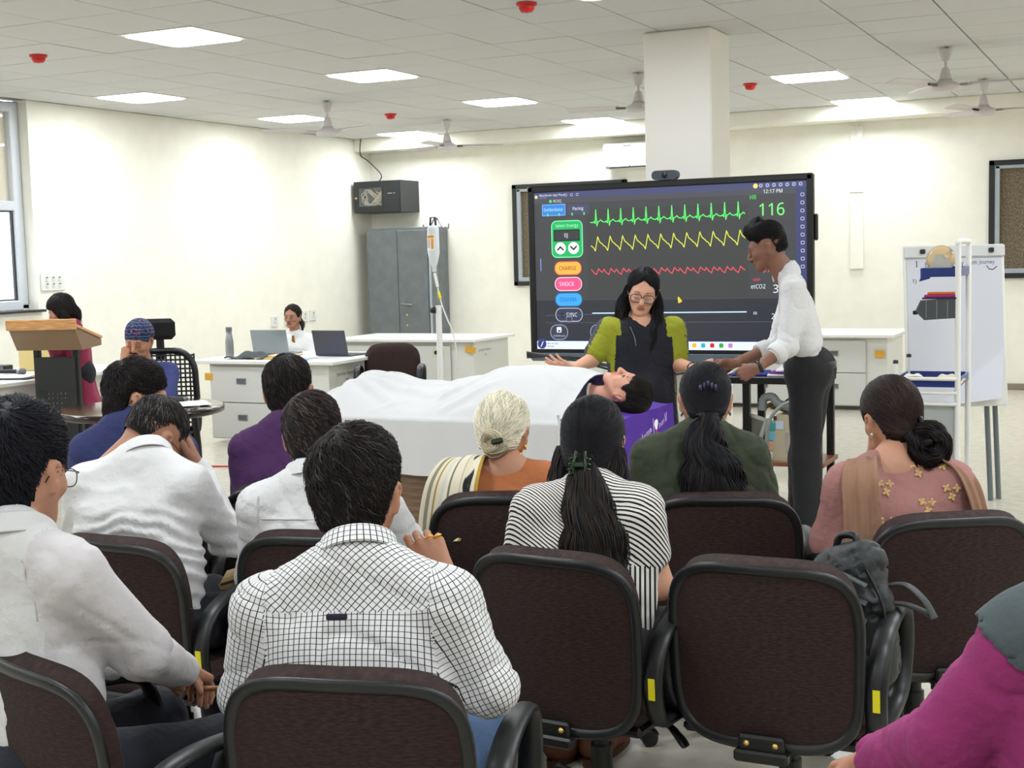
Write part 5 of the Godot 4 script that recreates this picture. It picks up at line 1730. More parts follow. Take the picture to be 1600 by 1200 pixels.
func left_corner() -> void:
	# podium
	var t := thing("podium", "wooden-topped podium on a black perforated steel column", "podium", V(-7.38, 0, -7.55), 16)
	var hood := G.new()
	# side outline, in depth and height, pulled across the width
	hood.prism(PackedVector2Array([Vector2(0.205, 1.150), Vector2(0.10, 0.985), Vector2(-0.20, 1.0), Vector2(-0.20, 1.045), Vector2(0.20, 1.155)]), 0.52, Transform3D(Basis(Vector3.BACK, UP, Vector3.LEFT), V(0.26, 0, 0)))
	obj("tray", hood, mat(Color(0.50, 0.40, 0.30), 0.45), t)
	obj("top", bx(V(0, 1.115, 0.0), V(0.54, 0.022, 0.42), 0.004, Basis(Vector3.RIGHT, -0.27)), M.wood, t)
	obj("front_lip", bx(V(0, 1.178, 0.205), V(0.55, 0.078, 0.022), 0.004, Basis(Vector3.RIGHT, 0.06)), M.wood, t)
	for s in [-1, 1]: obj("upright", bx(V(s * 0.155, 0.60, 0.0), V(0.045, 1.06, 0.05), 0.006), M.black, t)
	var g := G.new()
	g.box(V(0, 0.80, 0.03), V(0.32, 0.26, 0.012), 0.002)
	g.box(V(0, 0.06, 0.03), V(0.32, 0.06, 0.012), 0.002)
	for s in [-1, 1]: g.box(V(s * 0.125, 0.38, 0.03), V(0.07, 0.60, 0.012), 0.002)
	for k in 6: g.box(V(-0.085 + k * 0.034, 0.38, 0.03), V(0.020, 0.60, 0.011))
	for k in 17: g.box(V(0, 0.10 + k * 0.036, 0.03), V(0.20, 0.024, 0.010))
	obj("perforated_panel", g, mat(Color(0.10, 0.115, 0.12), 0.5), t)
	obj("foot", bx(V(0, 0.03, 0.02), V(0.50, 0.05, 0.42), 0.01), M.black, t)
	# goose-neck microphone held over the podium
	t = thing("podium_microphone", "black microphone at the podium in front of the woman's chin", "microphone", V(-7.47, 1.10, -7.85))
	obj("handle", tb([V(-0.04, -0.12, 0.0), V(-0.02, 0.02, 0.02)], 0.014, 10), M.black, t)
	obj("head", lt([Vector2(0, 0.05), Vector2(0.016, 0.045), Vector2(0.022, 0.02), Vector2(0.016, 0)], 12, Transform3D(Basis(Vector3.BACK, -0.2), V(-0.02, 0.02, 0.02))), M.grey, t)
	# desk at the left with microphones
	var d := desk("desk", "white laminate desk against the left wall behind the podium", -9.60, -7.00, -7.13, 1.04, 0.74, [], Vector4(0.0, 0.06, 0.05, 0.0), "")
	d.position = V(-8.30, 0, -7.62)
	d.rotation.y = PI / 2
	obj("label_plate", bx(V(0.90, 0.40, 0.524), V(0.07, 0.05, 0.008), 0.002), M.label, d)
	for k in 2:
		t = thing("microphone", ["black wireless microphone lying on the left desk, nearer the edge", "black receiver box lying on the left desk behind the microphone"][k], "microphone" if k == 0 else "receiver", V([-8.36, -8.74][k], 0.741, [-8.02, -8.25][k]), [20, 10][k])
		if k == 0:
			obj("handle", lt([Vector2(0, -0.11), Vector2(0.015, -0.11), Vector2(0.018, 0.06), Vector2(0.02, 0.07)], 12, Transform3D(Basis(Vector3.BACK, -PI / 2), V(0, 0.022, 0))), M.black, t)
			obj("ring", lt([Vector2(0.02, 0.07), Vector2(0.023, 0.08), Vector2(0.02, 0.09)], 12, Transform3D(Basis(Vector3.BACK, -PI / 2), V(0, 0.022, 0))), M.steel, t)
			obj("grille", lt([Vector2(0.018, 0.09), Vector2(0.026, 0.105), Vector2(0.022, 0.135), Vector2(0, 0.145)], 14, Transform3D(Basis(Vector3.BACK, -PI / 2), V(0, 0.022, 0))), M.grey, t)
		else:
			obj("box", bx(V(0, 0.025, 0), V(0.24, 0.05, 0.12), 0.006), M.black, t)
			obj("front", bx(V(0, 0.025, 0.061), V(0.22, 0.036, 0.004)), M.grey, t)
	t = thing("clipboard", "white papers on a dark folder at the edge of the left desk", "papers", V(-7.98, 0.741, -7.70), 15)
	obj("folder", bx(V(0, 0.006, 0), V(0.32, 0.01, 0.20), 0.002), mat(Color(0.10, 0.13, 0.2), 0.5), t)
	obj("paper", bx(V(-0.01, 0.0135, 0.0), V(0.28, 0.004, 0.18)), M.paper, t)
	# cream box on the desk
	t = thing("cream_box", "cream box standing on the left desk behind the podium", "box", V(-8.42, 0.742, -8.42), 30)
	obj("body", bx(V(0, 0.105, 0), V(0.30, 0.21, 0.16), 0.006), mat(Color(0.80, 0.72, 0.48), 0.7), t)
	obj("lid", bx(V(0, 0.218, 0), V(0.31, 0.02, 0.17), 0.004), mat(Color(0.76, 0.67, 0.42), 0.7), t)
	# round table
	t = thing("round_table", "round dark glossy wood table by the man in the surgical cap", "table", V(-5.45, 0, -6.23))
	obj("tabletop", lt([Vector2(0, 0.755), Vector2(0.47, 0.755), Vector2(0.485, 0.748), Vector2(0.488, 0.735), Vector2(0.485, 0.715), Vector2(0.46, 0.708), Vector2(0, 0.708)], 48), M.table, t)
	for k in 4:
		var a := TAU * (k + 0.35) / 4
		obj("leg", tb(smooth([V(cos(a) * 0.32, 0.70, sin(a) * 0.32), V(cos(a) * 0.34, 0.40, sin(a) * 0.34), V(cos(a) * 0.28, 0.12, sin(a) * 0.28), V(cos(a) * 0.36, 0.0, sin(a) * 0.36)], 4), 0.020, 8), M.black, t)
	obj("ring", lt([Vector2(0.30, 0.30), Vector2(0.315, 0.31), Vector2(0.33, 0.30), Vector2(0.315, 0.29), Vector2(0.30, 0.30)], 32), M.black, t)
	t = thing("black_pouch", "black pouch lying on the round table by the man's elbow", "pouch", V(-5.40, 0.756, -6.46), 20)
	obj("body", bx(V(0, 0.016, 0), V(0.17, 0.032, 0.10), 0.012), M.black, t)
	obj("zip", bx(V(0, 0.033, 0.0), V(0.13, 0.003, 0.008)), M.grey, t)
	t = thing("papers", "loose white papers on the round table", "papers", V(-5.24, 0.756, -6.38), 30)
	obj("sheet", bx(V(0, 0.003, 0), V(0.21, 0.004, 0.29)), M.paper, t)
	obj("sheet", bx(V(0.03, 0.007, 0.02), V(0.21, 0.003, 0.28), 0.0, Basis(UP, 0.3)), M.paper, t)
	# mesh chair of the man in the cap
	t = thing("mesh_office_chair", "black mesh office chair with headrest behind the man in the surgical cap", "chair", V(-5.93, 0, -6.93), 205)
	obj("headrest", bx(V(0, 1.165, 0.14), V(0.22, 0.14, 0.06), 0.03), cloth(Color(0.03, 0.03, 0.035)), t)
	obj("headrest_stem", bx(V(0, 1.06, 0.16), V(0.05, 0.2, 0.025), 0.006), M.black, t)
	var ring := []
	for q in rounded(0.50, 0.56, 0.14, 6): ring.append(V(q.x * (1.0 - 0.12 * (q.y + 0.28)), q.y + 0.74, 0.13 - 0.10 * absf(q.x) * absf(q.x) * 4.0))
	obj("back_frame", tb(ring, 0.022, 8, true), M.black, t)
	g = G.new()
	for k in 16: g.tube([V(-0.23 + k * 0.031, 0.47, 0.12), V(-0.23 + k * 0.031, 1.0, 0.12)], 0.006, 4)
	for k in 18: g.tube([V(-0.23, 0.48 + k * 0.03, 0.12), V(0.23, 0.48 + k * 0.03, 0.12)], 0.006, 4)
	tag(obj("mesh", g, mat(Color(0.16, 0.17, 0.18), 0.7), t), "", "", "", "stuff")
	obj("seat", bx(V(0, 0.45, -0.10), V(0.50, 0.08, 0.48), 0.035), cloth(Color(0.04, 0.04, 0.045)), t)
	obj("gas_lift", lt([Vector2(0.03, 0.08), Vector2(0.03, 0.42)], 12, Transform3D(Basis(), V(0, 0, -0.1))), M.black, t)
	for s in [-1, 1]: obj("armrest", tb(smooth([V(s * 0.24, 0.46, -0.1), V(s * 0.29, 0.52, -0.1), V(s * 0.29, 0.64, -0.08), V(s * 0.28, 0.66, -0.25)], 4), 0.02, 8), M.black, t)
	for k in 5:
		var a := TAU * k / 5
		obj("leg", tb([V(0, 0.10, -0.1), V(cos(a) * 0.3, 0.06, -0.1 + sin(a) * 0.3)], 0.022, 8), M.black, t)
		obj("caster", lt([Vector2(0, -0.02), Vector2(0.028, -0.02), Vector2(0.03, 0), Vector2(0.028, 0.02), Vector2(0, 0.02)], 12, Transform3D(Basis(Vector3.RIGHT, PI / 2), V(cos(a) * 0.3, 0.03, -0.1 + sin(a) * 0.3))), M.black, t)
	# things on the laptop desk
	t = thing("steel_bottle", "brushed steel water bottle standing on the laptop desk", "bottle", V(-7.62, 0.74, -9.93))
	obj("body", lt([Vector2(0, 0.0), Vector2(0.036, 0.0), Vector2(0.038, 0.01), Vector2(0.038, 0.13), Vector2(0.027, 0.20), Vector2(0.026, 0.225), Vector2(0.028, 0.228)], 24), M.steel, t)
	obj("cap", lt([Vector2(0.029, 0.228), Vector2(0.029, 0.262), Vector2(0.026, 0.268), Vector2(0, 0.268)], 24), mat(Color(0.5, 0.5, 0.5), 0.3, 0.9), t)
	for k in 2:
		t = thing("laptop", ["silver laptop open beside the bottle, larger screen", "dark grey laptop open at the right end of the desk"][k], "laptop", V([-7.30, -6.60][k], 0.74, [-10.12, -10.05][k]), [6, -4][k])
		var lm := mat([Color(0.55, 0.58, 0.59), Color(0.27, 0.28, 0.33)][k], 0.32, 0.3)
		var w: float = [0.37, 0.36][k]
		obj("base", bx(V(0.02 * k, 0.009, -0.13), V(w, 0.016, 0.25), 0.004), lm, t)
		obj("lid", bx(V(0, 0.118, 0.02), V(w, 0.235, 0.010), 0.004, Basis(Vector3.RIGHT, 0.22)), lm, t)
		obj("keyboard", bx(V(0.02 * k, 0.018, -0.11), V(w * 0.85, 0.003, 0.11)), M.black, t)
		obj("hinge", tb([V(-w * 0.35, 0.012, -0.005), V(w * 0.35, 0.012, -0.005)], 0.007, 6), M.black, t)
	var g2 := G.new()
	g2.sheet(24, 10, func(u: float, v: float) -> Vector3: return V((u - 0.5) * 0.42, 0.012 + 0.075 * maxf(0.0, sin((u - 0.1) * 3.6)) * sin(v * PI) * (0.4 + 0.6 * u) + 0.01 * sin(u * 13.0 + v * 6.0), (v - 0.5) * -0.2), 0.012)
	var bag := obj("grey_bag", g2, cloth(Color(0.27, 0.29, 0.29)))
	bag.position = V(-7.24, 0.745, -9.72)
	tag(bag, "crumpled grey cloth bag in front of the silver laptop", "bag")
	var fn := ["tan paper folder in front of the two laptops", "cream envelope on top of the tan folder", "white sheet of paper in front of the dark laptop", "blue and white leaflet at the desk edge"]
	var fc := [Color(0.80, 0.66, 0.42), Color(0.86, 0.76, 0.56), Color(0.90, 0.90, 0.90), Color(0.62, 0.74, 0.86)]
	for k in 4:
		var o := obj("folder" if k < 2 else "paper", bx(V(0, 0.006, 0), V([0.30, 0.26, 0.2, 0.14][k], [0.016, 0.014, 0.006, 0.006][k], 0.2), 0.002), mat(fc[k], 0.7))
		o.position = V([-6.99, -6.93, -6.74, -6.66][k], [0.742, 0.758, 0.741, 0.741][k], [-9.74, -9.82, -9.80, -9.66][k])
		o.rotation.y = [0.15, 0.3, -0.35, 0.5][k]
		tag(o, fn[k], "folder" if k < 2 else "paper")
	t = thing("extension_cord", "orange extension cord running over the floor beside the laptop desk", "cord", V(-6.5, 0.008, -8.42))
	obj("wire", tb(smooth([V(-0.6, 0, 0.1), V(-0.2, 0, 0.03), V(0.1, 0, -0.03), V(0.5, 0, 0.0), V(1.4, 0, 0.1), V(2.6, 0, 0.6)], 8), 0.007, 6), mat(Color(0.75, 0.20, 0.05), 0.5), t)
	t = thing("floor_box", "low tan carton on the floor between the round table and the laptop desk", "carton", V(-7.85, 0, -9.3), 10)
	obj("box", bx(V(0, 0.09, 0), V(0.30, 0.18, 0.25), 0.004), mat(Color(0.66, 0.56, 0.36), 0.8), t)
	obj("lid", bx(V(0.02, 0.195, 0.02), V(0.32, 0.02, 0.24), 0.003, Basis(UP, 0.15)), mat(Color(0.75, 0.45, 0.25), 0.7), t)

func chair_back(x: float, y: float, d: float) -> Vector3:
	return V(x * (0.965 + 0.035 * (y - 0.40) / 0.45), y, 0.262 + 0.09 * (y - 0.40) - 0.65 * x * x + d)

func make_chair(label: String) -> Node3D:
	var t := thing("office_chair", label, "chair", Vector3.ZERO, 0, "brown fabric office chairs")
	var n := 56
	var rim := []
	var ol := []
	for k in n:
		var a := TAU * k / n
		var q := Vector2(signf(cos(a)) * pow(absf(cos(a)), 0.47) * 0.236, signf(sin(a)) * pow(absf(sin(a)), 0.47) * 0.225)
		ol.append(q)
		rim.append(chair_back(q.x, 0.600 + q.y, 0.004))
	obj("back_rim", tb(rim, 0.0105, 8, true, 1.45), M.plastic, t)
	for e in 2:
		var g := G.new()
		var prev := []
		for r in 8:
			var s := r / 7.0
			var ring := []
			for q in ol:
				var w: Vector2 = q * s
				var p: Vector3
				if e == 0: p = chair_back(w.x, 0.600 + w.y, 0.006 + 0.006 * (1.0 - pow(s, 4)))
				else:
					var top := 0.027 * smoothstep(0.10, 0.225, w.y)
					p = chair_back(w.x * 1.0, 0.600 + w.y + top * s, -0.012 - 0.05 * (1.0 - pow(s, 6)) - 0.022 * smoothstep(0.6, 0.9, s))
				ring.append(g.p(p, w * 4.0))
			if r > 0:
				for k in n:
					var k2 := (k + 1) % n
					if e == 0: g.q4(prev[k], ring[k], ring[k2], prev[k2])
					else: g.q4(prev[k], prev[k2], ring[k2], ring[k])
			prev = ring
		if e == 1:
			var back := []
			for q in ol:
				var top := 0.010 * smoothstep(0.10, 0.225, q.y)
				back.append(g.p(chair_back(q.x * 0.99, 0.600 + q.y * 0.99 + top, 0.005), q * 4.0))
			for k in n: g.q4(prev[k], prev[(k + 1) % n], back[(k + 1) % n], back[k])
		obj("back_panel" if e == 0 else "back_cushion", g, M.fabric, t)
	# bracket below the backrest, with its bolts, and the bar under the seat
	var bk := G.new()
	bk.box(V(0, 0.385, 0.283), V(0.115, 0.05, 0.022), 0.006, Basis(Vector3.RIGHT, 0.1))
	bk.box(V(0, 0.356, 0.286), V(0.135, 0.03, 0.035), 0.006)
	bk.box(V(0, 0.352, 0.15), V(0.10, 0.02, 0.30), 0.006)
	var b := obj("bracket", bk, M.black, t)
	for s in [-1, 1]: obj("bolt", lt([Vector2(0, 0.008), Vector2(0.007, 0.006), Vector2(0.0085, 0)], 10, Transform3D(Basis(Vector3.RIGHT, PI / 2), V(s * 0.036, 0.388, 0.293))), M.brass, b)
	for s in [-1, 1]:
		var arm := smooth([V(s * 0.255, 0.40, 0.12), V(s * 0.262, 0.42, 0.19), V(s * 0.268, 0.52, 0.235), V(s * 0.272, 0.62, 0.20), V(s * 0.272, 0.665, 0.10), V(s * 0.270, 0.668, -0.04), V(s * 0.268, 0.64, -0.13), V(s * 0.266, 0.54, -0.155), V(s * 0.262, 0.44, -0.12), V(s * 0.255, 0.40, -0.03)], 5, true)
		var ar := obj("armrest", tb(arm, 0.0275, 10, true, 0.5, V(s, 0, 0)), M.plastic, t)
		if s == 1: obj("sticker", bx(V(0.270, 0.515, 0.2485), V(0.017, 0.055, 0.003), 0.0, Basis(Vector3.RIGHT, 0.05)), M.yellow, ar)
	var sg := G.new()
	sg.box(V(0, 0.425, 0.0), V(0.47, 0.075, 0.46), 0.03)
	obj("seat", sg, M.fabric, t)
	obj("seat_pan", bx(V(0, 0.383, 0.0), V(0.45, 0.03, 0.44), 0.01), M.black, t)
	obj("mechanism", bx(V(0, 0.352, 0.02), V(0.15, 0.05, 0.22), 0.012), M.black, t)
	obj("lever", tb(smooth([V(0.07, 0.35, 0.0), V(0.20, 0.345, 0.02), V(0.24, 0.325, 0.03), V(0.27, 0.30, 0.04)], 3), [0.008, 0.008, 0.008, 0.009, 0.012, 0.014, 0.014, 0.016, 0.016, 0.014], 8, false, 0.6), M.black, t)
	obj("gas_lift", lt([Vector2(0.018, 0.36), Vector2(0.022, 0.34), Vector2(0.022, 0.25), Vector2(0.030, 0.25), Vector2(0.032, 0.12), Vector2(0.045, 0.085)], 18), M.black, t)
	obj("hub", lt([Vector2(0.0, 0.13), Vector2(0.035, 0.13), Vector2(0.048, 0.115), Vector2(0.052, 0.075), Vector2(0, 0.07)], 18), M.black, t)
	for k in 5:
		var a := TAU * k / 5 + 0.3
		var d := V(sin(a), 0, cos(a))
		obj("base_leg", tb([d * 0.04 + UP * 0.10, d * 0.15 + UP * 0.095, d * 0.285 + UP * 0.075, d * 0.30 + UP * 0.068], [0.026, 0.024, 0.020, 0.017], 8, false, 0.8, UP), M.black, t)
		var cd := V(cos(a * 2.3), 0, sin(a * 2.3))
		var cs := cd.cross(UP)
		var at := d * 0.285 - cd * 0.012
		var cg := G.new()
		for w in [-1, 1]: cg.lathe([Vector2(0, -0.009), Vector2(0.024, -0.009), Vector2(0.027, -0.005), Vector2(0.027, 0.005), Vector2(0.024, 0.009), Vector2(0, 0.009)], 18, Transform3D(Basis(cd, cs, -UP), at + cs * 0.015 * w + UP * 0.027))
		var ca := obj("caster", cg, M.plastic, t)
		var hood := []
		for m in 7: hood.append(at + UP * 0.027 + (cd * cos(m * 0.42 + 0.2) + UP * sin(m * 0.42 + 0.2)) * 0.031)
		obj("hood", tb(hood, 0.012, 6, false, 0.35, cs), M.black, ca)
	return t

func chairs() -> void:
	var where := [[-1.412, -2.305, 14, "brown fabric office chair of the man in the checked shirt, front row"], [-1.88, -2.15, -18, "brown fabric office chair of the bespectacled man in white at the left edge"],
		[-1.365, -3.345, -5, "brown fabric office chair of the woman in the striped top"], [-0.86, -3.43, 0, "empty brown fabric office chair with a black backpack on it"],
		[-0.65, -4.11, 32, "brown fabric office chair of the woman in pink at the right"], [-2.62, -3.11, 0, "brown fabric office chair of the man in the crinkled white shirt"],
		[-2.165, -3.35, 13, "brown fabric office chair of the man in plain white behind the checked shirt"], [-1.97, -4.05, 22, "brown fabric office chair of the blond woman in orange"],
		[-1.29, -4.245, 18, "brown fabric office chair of the woman in the dark green shirt"], [-2.74, -3.99, 20, "brown fabric office chair of the man in the purple shirt"],
		[-3.12, -3.74, 8, "brown fabric office chair of the curly-haired man in navy"], [-5.95, -9.95, 205, "brown fabric office chair standing empty beside the laptop desk"],
		[-7.55, -11.05, 195, "brown fabric office chair of the young woman in the white coat"], [-0.06, -2.14, 10, "brown fabric office chair of the person in magenta"]]
	var first := make_chair(where[0][3])
	first.position = V(where[0][0], 0, where[0][1])
	first.rotation.y = deg_to_rad(where[0][2])
	for k in range(1, where.size()):
		var q = where[k]
		dup(first, "office_chair", V(q[0], 0, q[1]), q[2], q[3])

const SKIN_A := Color(0.70, 0.50, 0.39)
const SKIN_B := Color(0.82, 0.62, 0.51)
const SKIN_C := Color(0.50, 0.34, 0.27)

func frame(j: Array) -> Dictionary:
	var mid: Vector3 = (j[2] + j[3]) * 0.5
	var up: Vector3 = (j[1] - j[8]).normalized()
	var rt: Vector3 = (j[3] - j[2]).normalized()
	return {"mid": mid, "up": up, "rt": rt, "fw": up.cross(rt).normalized()}

# a hanging cloth between two edges, pleated along its length
func drape(called: String, node: Node, ea: Array, eb: Array, m: Material, pleats: float, amp: float, uvs := Vector2(1, 1)) -> MeshInstance3D:
	var a := smooth(ea, 6)
	var b := smooth(eb, 6)
	var g := G.new()
	var n := a.size() - 1
	g.sheet(n, 26, func(u: float, v: float) -> Vector3:
		var k := int(round(u * n))
		var p: Vector3 = a[k].lerp(b[k], v)
		var d: Vector3 = (b[k] - a[k]).normalized()
		var t: Vector3 = (a[mini(k + 1, n)] - a[maxi(k - 1, 0)]).normalized()
		return p + t.cross(d) * amp * (sin(v * pleats * TAU + u * 2.0) + 0.4 * sin(v * pleats * 2.3 * TAU + 1.0)), 0.004, uvs)
	return obj(called, g, m, node)

# points given across, up and behind the body's middle
func over(f: Dictionary, a: Array) -> Array:
	var out := []
	for q in a: out.append(f.mid + f.rt * q[0] + f.up * q[1] - f.fw * q[2])
	return out

# the point of the garment's back that lies at c across and up
func on_back(p: Node, f: Dictionary, c: Vector2) -> Array:
	var vv: PackedVector3Array = p.get_meta("cloth")[0]
	var best := 1e9
	var at := Vector3.ZERO
	for a in vv:
		var w: Vector3 = a - f.mid
		if w.dot(f.fw) > 0.02: continue
		var d := Vector2(w.dot(f.rt), w.dot(f.up)).distance_squared_to(c)
		if d < best:
			best = d
			at = a
	var r: Vector3 = f.mid + f.rt * c.x + f.up * c.y + f.fw * ((at - f.mid).dot(f.fw) - 0.003)
	return [r]

# a sewn seam lying on the garment's back through points across and up
func seam(p: Node, f: Dictionary, pts: Array, m: Material) -> void:
	var out := []
	for k in pts.size() - 1:
		for e in 8: out.append(on_back(p, f, pts[k].lerp(pts[k + 1], e / 8.0))[0] + f.fw * 0.0015)
	obj("seam", tb(out, 0.0022, 5), m, p)

func back_people() -> void:
	var dark := Color(0.013, 0.011, 0.011)
	# man in the surgical cap at the round table
	var navy := cloth(Color(0.19, 0.22, 0.44))
	var p := person("person at the round table in navy scrubs and a printed surgical cap", V(-5.97, 0, -6.89), 205, [V(0.107, 1.102, 0.176), V(0.034, 0.939, 0.062), V(0.177, 0.902, -0.003), V(-0.064, 0.887, 0.148), V(0.30, 0.715, 0.20), V(0.12, 0.755, 0.42), V(0.42, 0.79, 0.44), V(0.085, 0.985, 0.300), V(0.003, 0.570, 0.005)],
		{"skin": SKIN_A, "low": 0.0, "hy": 200, "hp": -12, "hr": 6, "sleeve": 0.92, "sr": 1.12, "top": navy, "topname": "scrub_top", "pants": navy, "shoe": M.black, "hands": ["relax", "fist"], "palms": [Vector3.DOWN, V(0.2, -0.3, -0.9)], "dirs": [V(1, -0.1, 0.2), V(0.05, 0.75, -0.15)], "face": true, "cell": 0.014, "collar": navy, "cr": 0.066, "lid": 1.0})
	var hx: Transform3D = p.get_meta("hx")
	var im := blank(128, 128, Color(0.05, 0.11, 0.26))
	for k in 5:
		var pts := []
		for m in 17: pts.append(Vector2(m * 8, 12 + k * 26 + (rng.randf_range(-9, 9) if m % 3 else 0.0)))
		stroke(im, pts, 2, Color(0.45, 0.58, 0.72))
	for k in 6: pill(im, Rect2(rng.randf() * 110, rng.randf() * 112, 12, 11), 5, Color(0.85, 0.15, 0.25))
	var capm := triplanar(mat(Color.WHITE, 0.85), tex_of(im), V(9, 9, 9))
	var g := G.new()
	hair_cap(g, hx, {"front": 0.036, "side": 0.012, "nape": -0.05, "t": 0.016, "top": 0.014, "amp": 0.003, "fade": 0.8, "col": Color.WHITE, "n": 0})
	obj("surgical_cap", g, capm, p)
	g = G.new()
	hair_cap(g, hx, {"front": 0.05, "side": -0.012, "nape": -0.075, "t": 0.004, "amp": 0.001, "col": dark, "n": 60, "len": 0.02})
	obj("hair", g, M.hair, p)
	obj("moustache", tb([hx * V(-0.028, -0.050, -0.094), hx * V(-0.012, -0.043, -0.103), hx * V(0.0, -0.041, -0.105), hx * V(0.012, -0.043, -0.103), hx * V(0.028, -0.050, -0.094)], [0.002, 0.005, 0.005, 0.005, 0.002], 6), mat(Color(0.05, 0.04, 0.04), 0.8), p)
	obj("stethoscope", tb(smooth([V(0.13, 0.80, 0.16), V(0.125, 0.90, 0.125), V(0.10, 0.955, 0.03), V(0.03, 0.985, -0.01), V(-0.04, 0.95, 0.07), V(-0.03, 0.86, 0.20)], 5), 0.006, 6), M.grey, p)
	# woman at the podium
	var mar := cloth(Color(0.50, 0.10, 0.24))
	person("person in a maroon kurta bending over the podium with a microphone", V(-7.56, 0, -7.97), 150, [V(-0.151, 1.262, 0.010), V(-0.068, 1.139, -0.016), V(-0.165, 1.052, -0.175), V(0.038, 1.058, 0.109), V(-0.185, 0.796, -0.091), V(-0.01, 0.868, 0.20), V(-0.235, 0.775, 0.155), V(-0.10, 1.04, 0.20), V(-0.001, 0.75, 0.002)],
		{"fem": true, "skin": SKIN_A, "hy": 128, "hp": -24, "low": 0.01, "sleeve": 1.88, "top": mar, "topname": "kurta", "drop": 0.32, "hem": 0.19, "lr": 0.78, "pants": cloth(Color(0.10, 0.10, 0.13)), "shoe": M.black, "legs": "stand", "feet": [V(-0.06, 0, -0.09), V(0.07, 0, 0.09)], "hands": ["relax", "fist"], "palms": [Vector3.DOWN, V(-0.5, 0, -0.6)], "dirs": [V(-0.6, -0.25, 0.5), V(-0.35, 0.8, 0.1)], "cell": 0.015, "face": true,
		"hair": {"front": 0.05, "side": -0.08, "nape": -0.10, "t": 0.020, "top": 0.004, "amp": 0.006, "fade": 0.9, "col": dark, "n": 900, "len": 0.07, "flow": "down", "taper": 0.0, "w": 0.0022},
		"tress": func(gg: G, h: Transform3D) -> void:
			var st := {"col": dark}
			for s in [-1, 1]: tress(gg, [h * V(s * 0.070, 0.0, 0.02), h * V(s * 0.085, -0.06, 0.01), h * V(s * 0.085, -0.125, -0.01)], [0.03, 0.038, 0.02], st, 70, 0.8)
			tress(gg, [h * V(0, 0.0, 0.09), h * V(0, -0.07, 0.10), h * V(0, -0.135, 0.09)], [0.06, 0.07, 0.04], st, 120, 0.5, h.basis.x)})
	# young woman in the white coat behind the laptops
	var wc := cloth(Color(0.84, 0.84, 0.83))
	p = person("person in a white coat sitting behind the laptop desk, hair tied back, looking aside", V(-7.63, 0, -11.04), 195, [V(-0.017, 1.051, 0.062), V(-0.009, 0.879, 0.021), V(0.150, 0.815, 0.010), V(-0.084, 0.815, 0.111), V(0.243, 0.641, 0.097), V(-0.077, 0.650, 0.231), V(0.159, 0.700, 0.294), V(0.004, 0.700, 0.335), V(-0.004, 0.570, -0.004)],
		{"fem": true, "skin": SKIN_C.lerp(SKIN_A, 0.6), "low": 0.01, "hy": 190, "hp": -2, "sleeve": 1.8, "top": wc, "topname": "white_coat", "collar": wc, "cr": 0.06, "pants": cloth(Color(0.14, 0.14, 0.16)), "shoe": M.black, "cell": 0.016, "face": true, "lid": 0.2,
		"hair": {"front": 0.098, "temple": 0.05, "side": -0.045, "nape": -0.08, "t": 0.013, "amp": 0.002, "col": Color(0.022, 0.016, 0.013), "n": 500, "len": 0.06, "flow": "back", "target": V(-0.01, -0.03, 0.12)},
		"tress": func(gg: G, h: Transform3D) -> void: tress(gg, [h * V(-0.03, -0.02, 0.09), h * V(-0.075, -0.07, 0.06), h * V(-0.095, -0.14, 0.02)], [0.022, 0.028, 0.012], {"col": Color(0.03, 0.02, 0.015)}, 50)})
	g = G.new()
	g.prism(PackedVector2Array([Vector2(-0.012, 0.0), Vector2(0.012, 0.0), Vector2(0.020, -0.15), Vector2(0.0, -0.18), Vector2(-0.020, -0.15)]), 0.006, Transform3D(Basis(UP, deg_to_rad(15)), V(0.025, 0.865, 0.125)))
	obj("neckwear", g, cloth(Color(0.50, 0.33, 0.12)), p)
	g = G.new()
	for s in [-1, 1]: g.ball((p.get_meta("hx") as Transform3D) * V(s * 0.08, -0.035, 0.008), V(0.006, 0.012, 0.006), 6)
	obj("earring", g, M.brass, p)
	# the teacher behind the bed
	var blk := cloth(Color(0.085, 0.09, 0.13))
	var lime := cloth(Color(0.55, 0.57, 0.12))
	var gry := cloth(Color(0.24, 0.25, 0.29))
	var j := [V(-0.001, 1.375, -0.061), V(-0.012, 1.205, -0.061), V(0.150, 1.165, -0.145), V(-0.168, 1.172, 0.036), V(0.185, 0.965, -0.095), V(-0.235, 1.005, 0.130), V(0.334, 0.965, 0.10), V(-0.255, 0.975, 0.36), V(-0.004, 0.819, 0.000)]
	var f := frame(j)
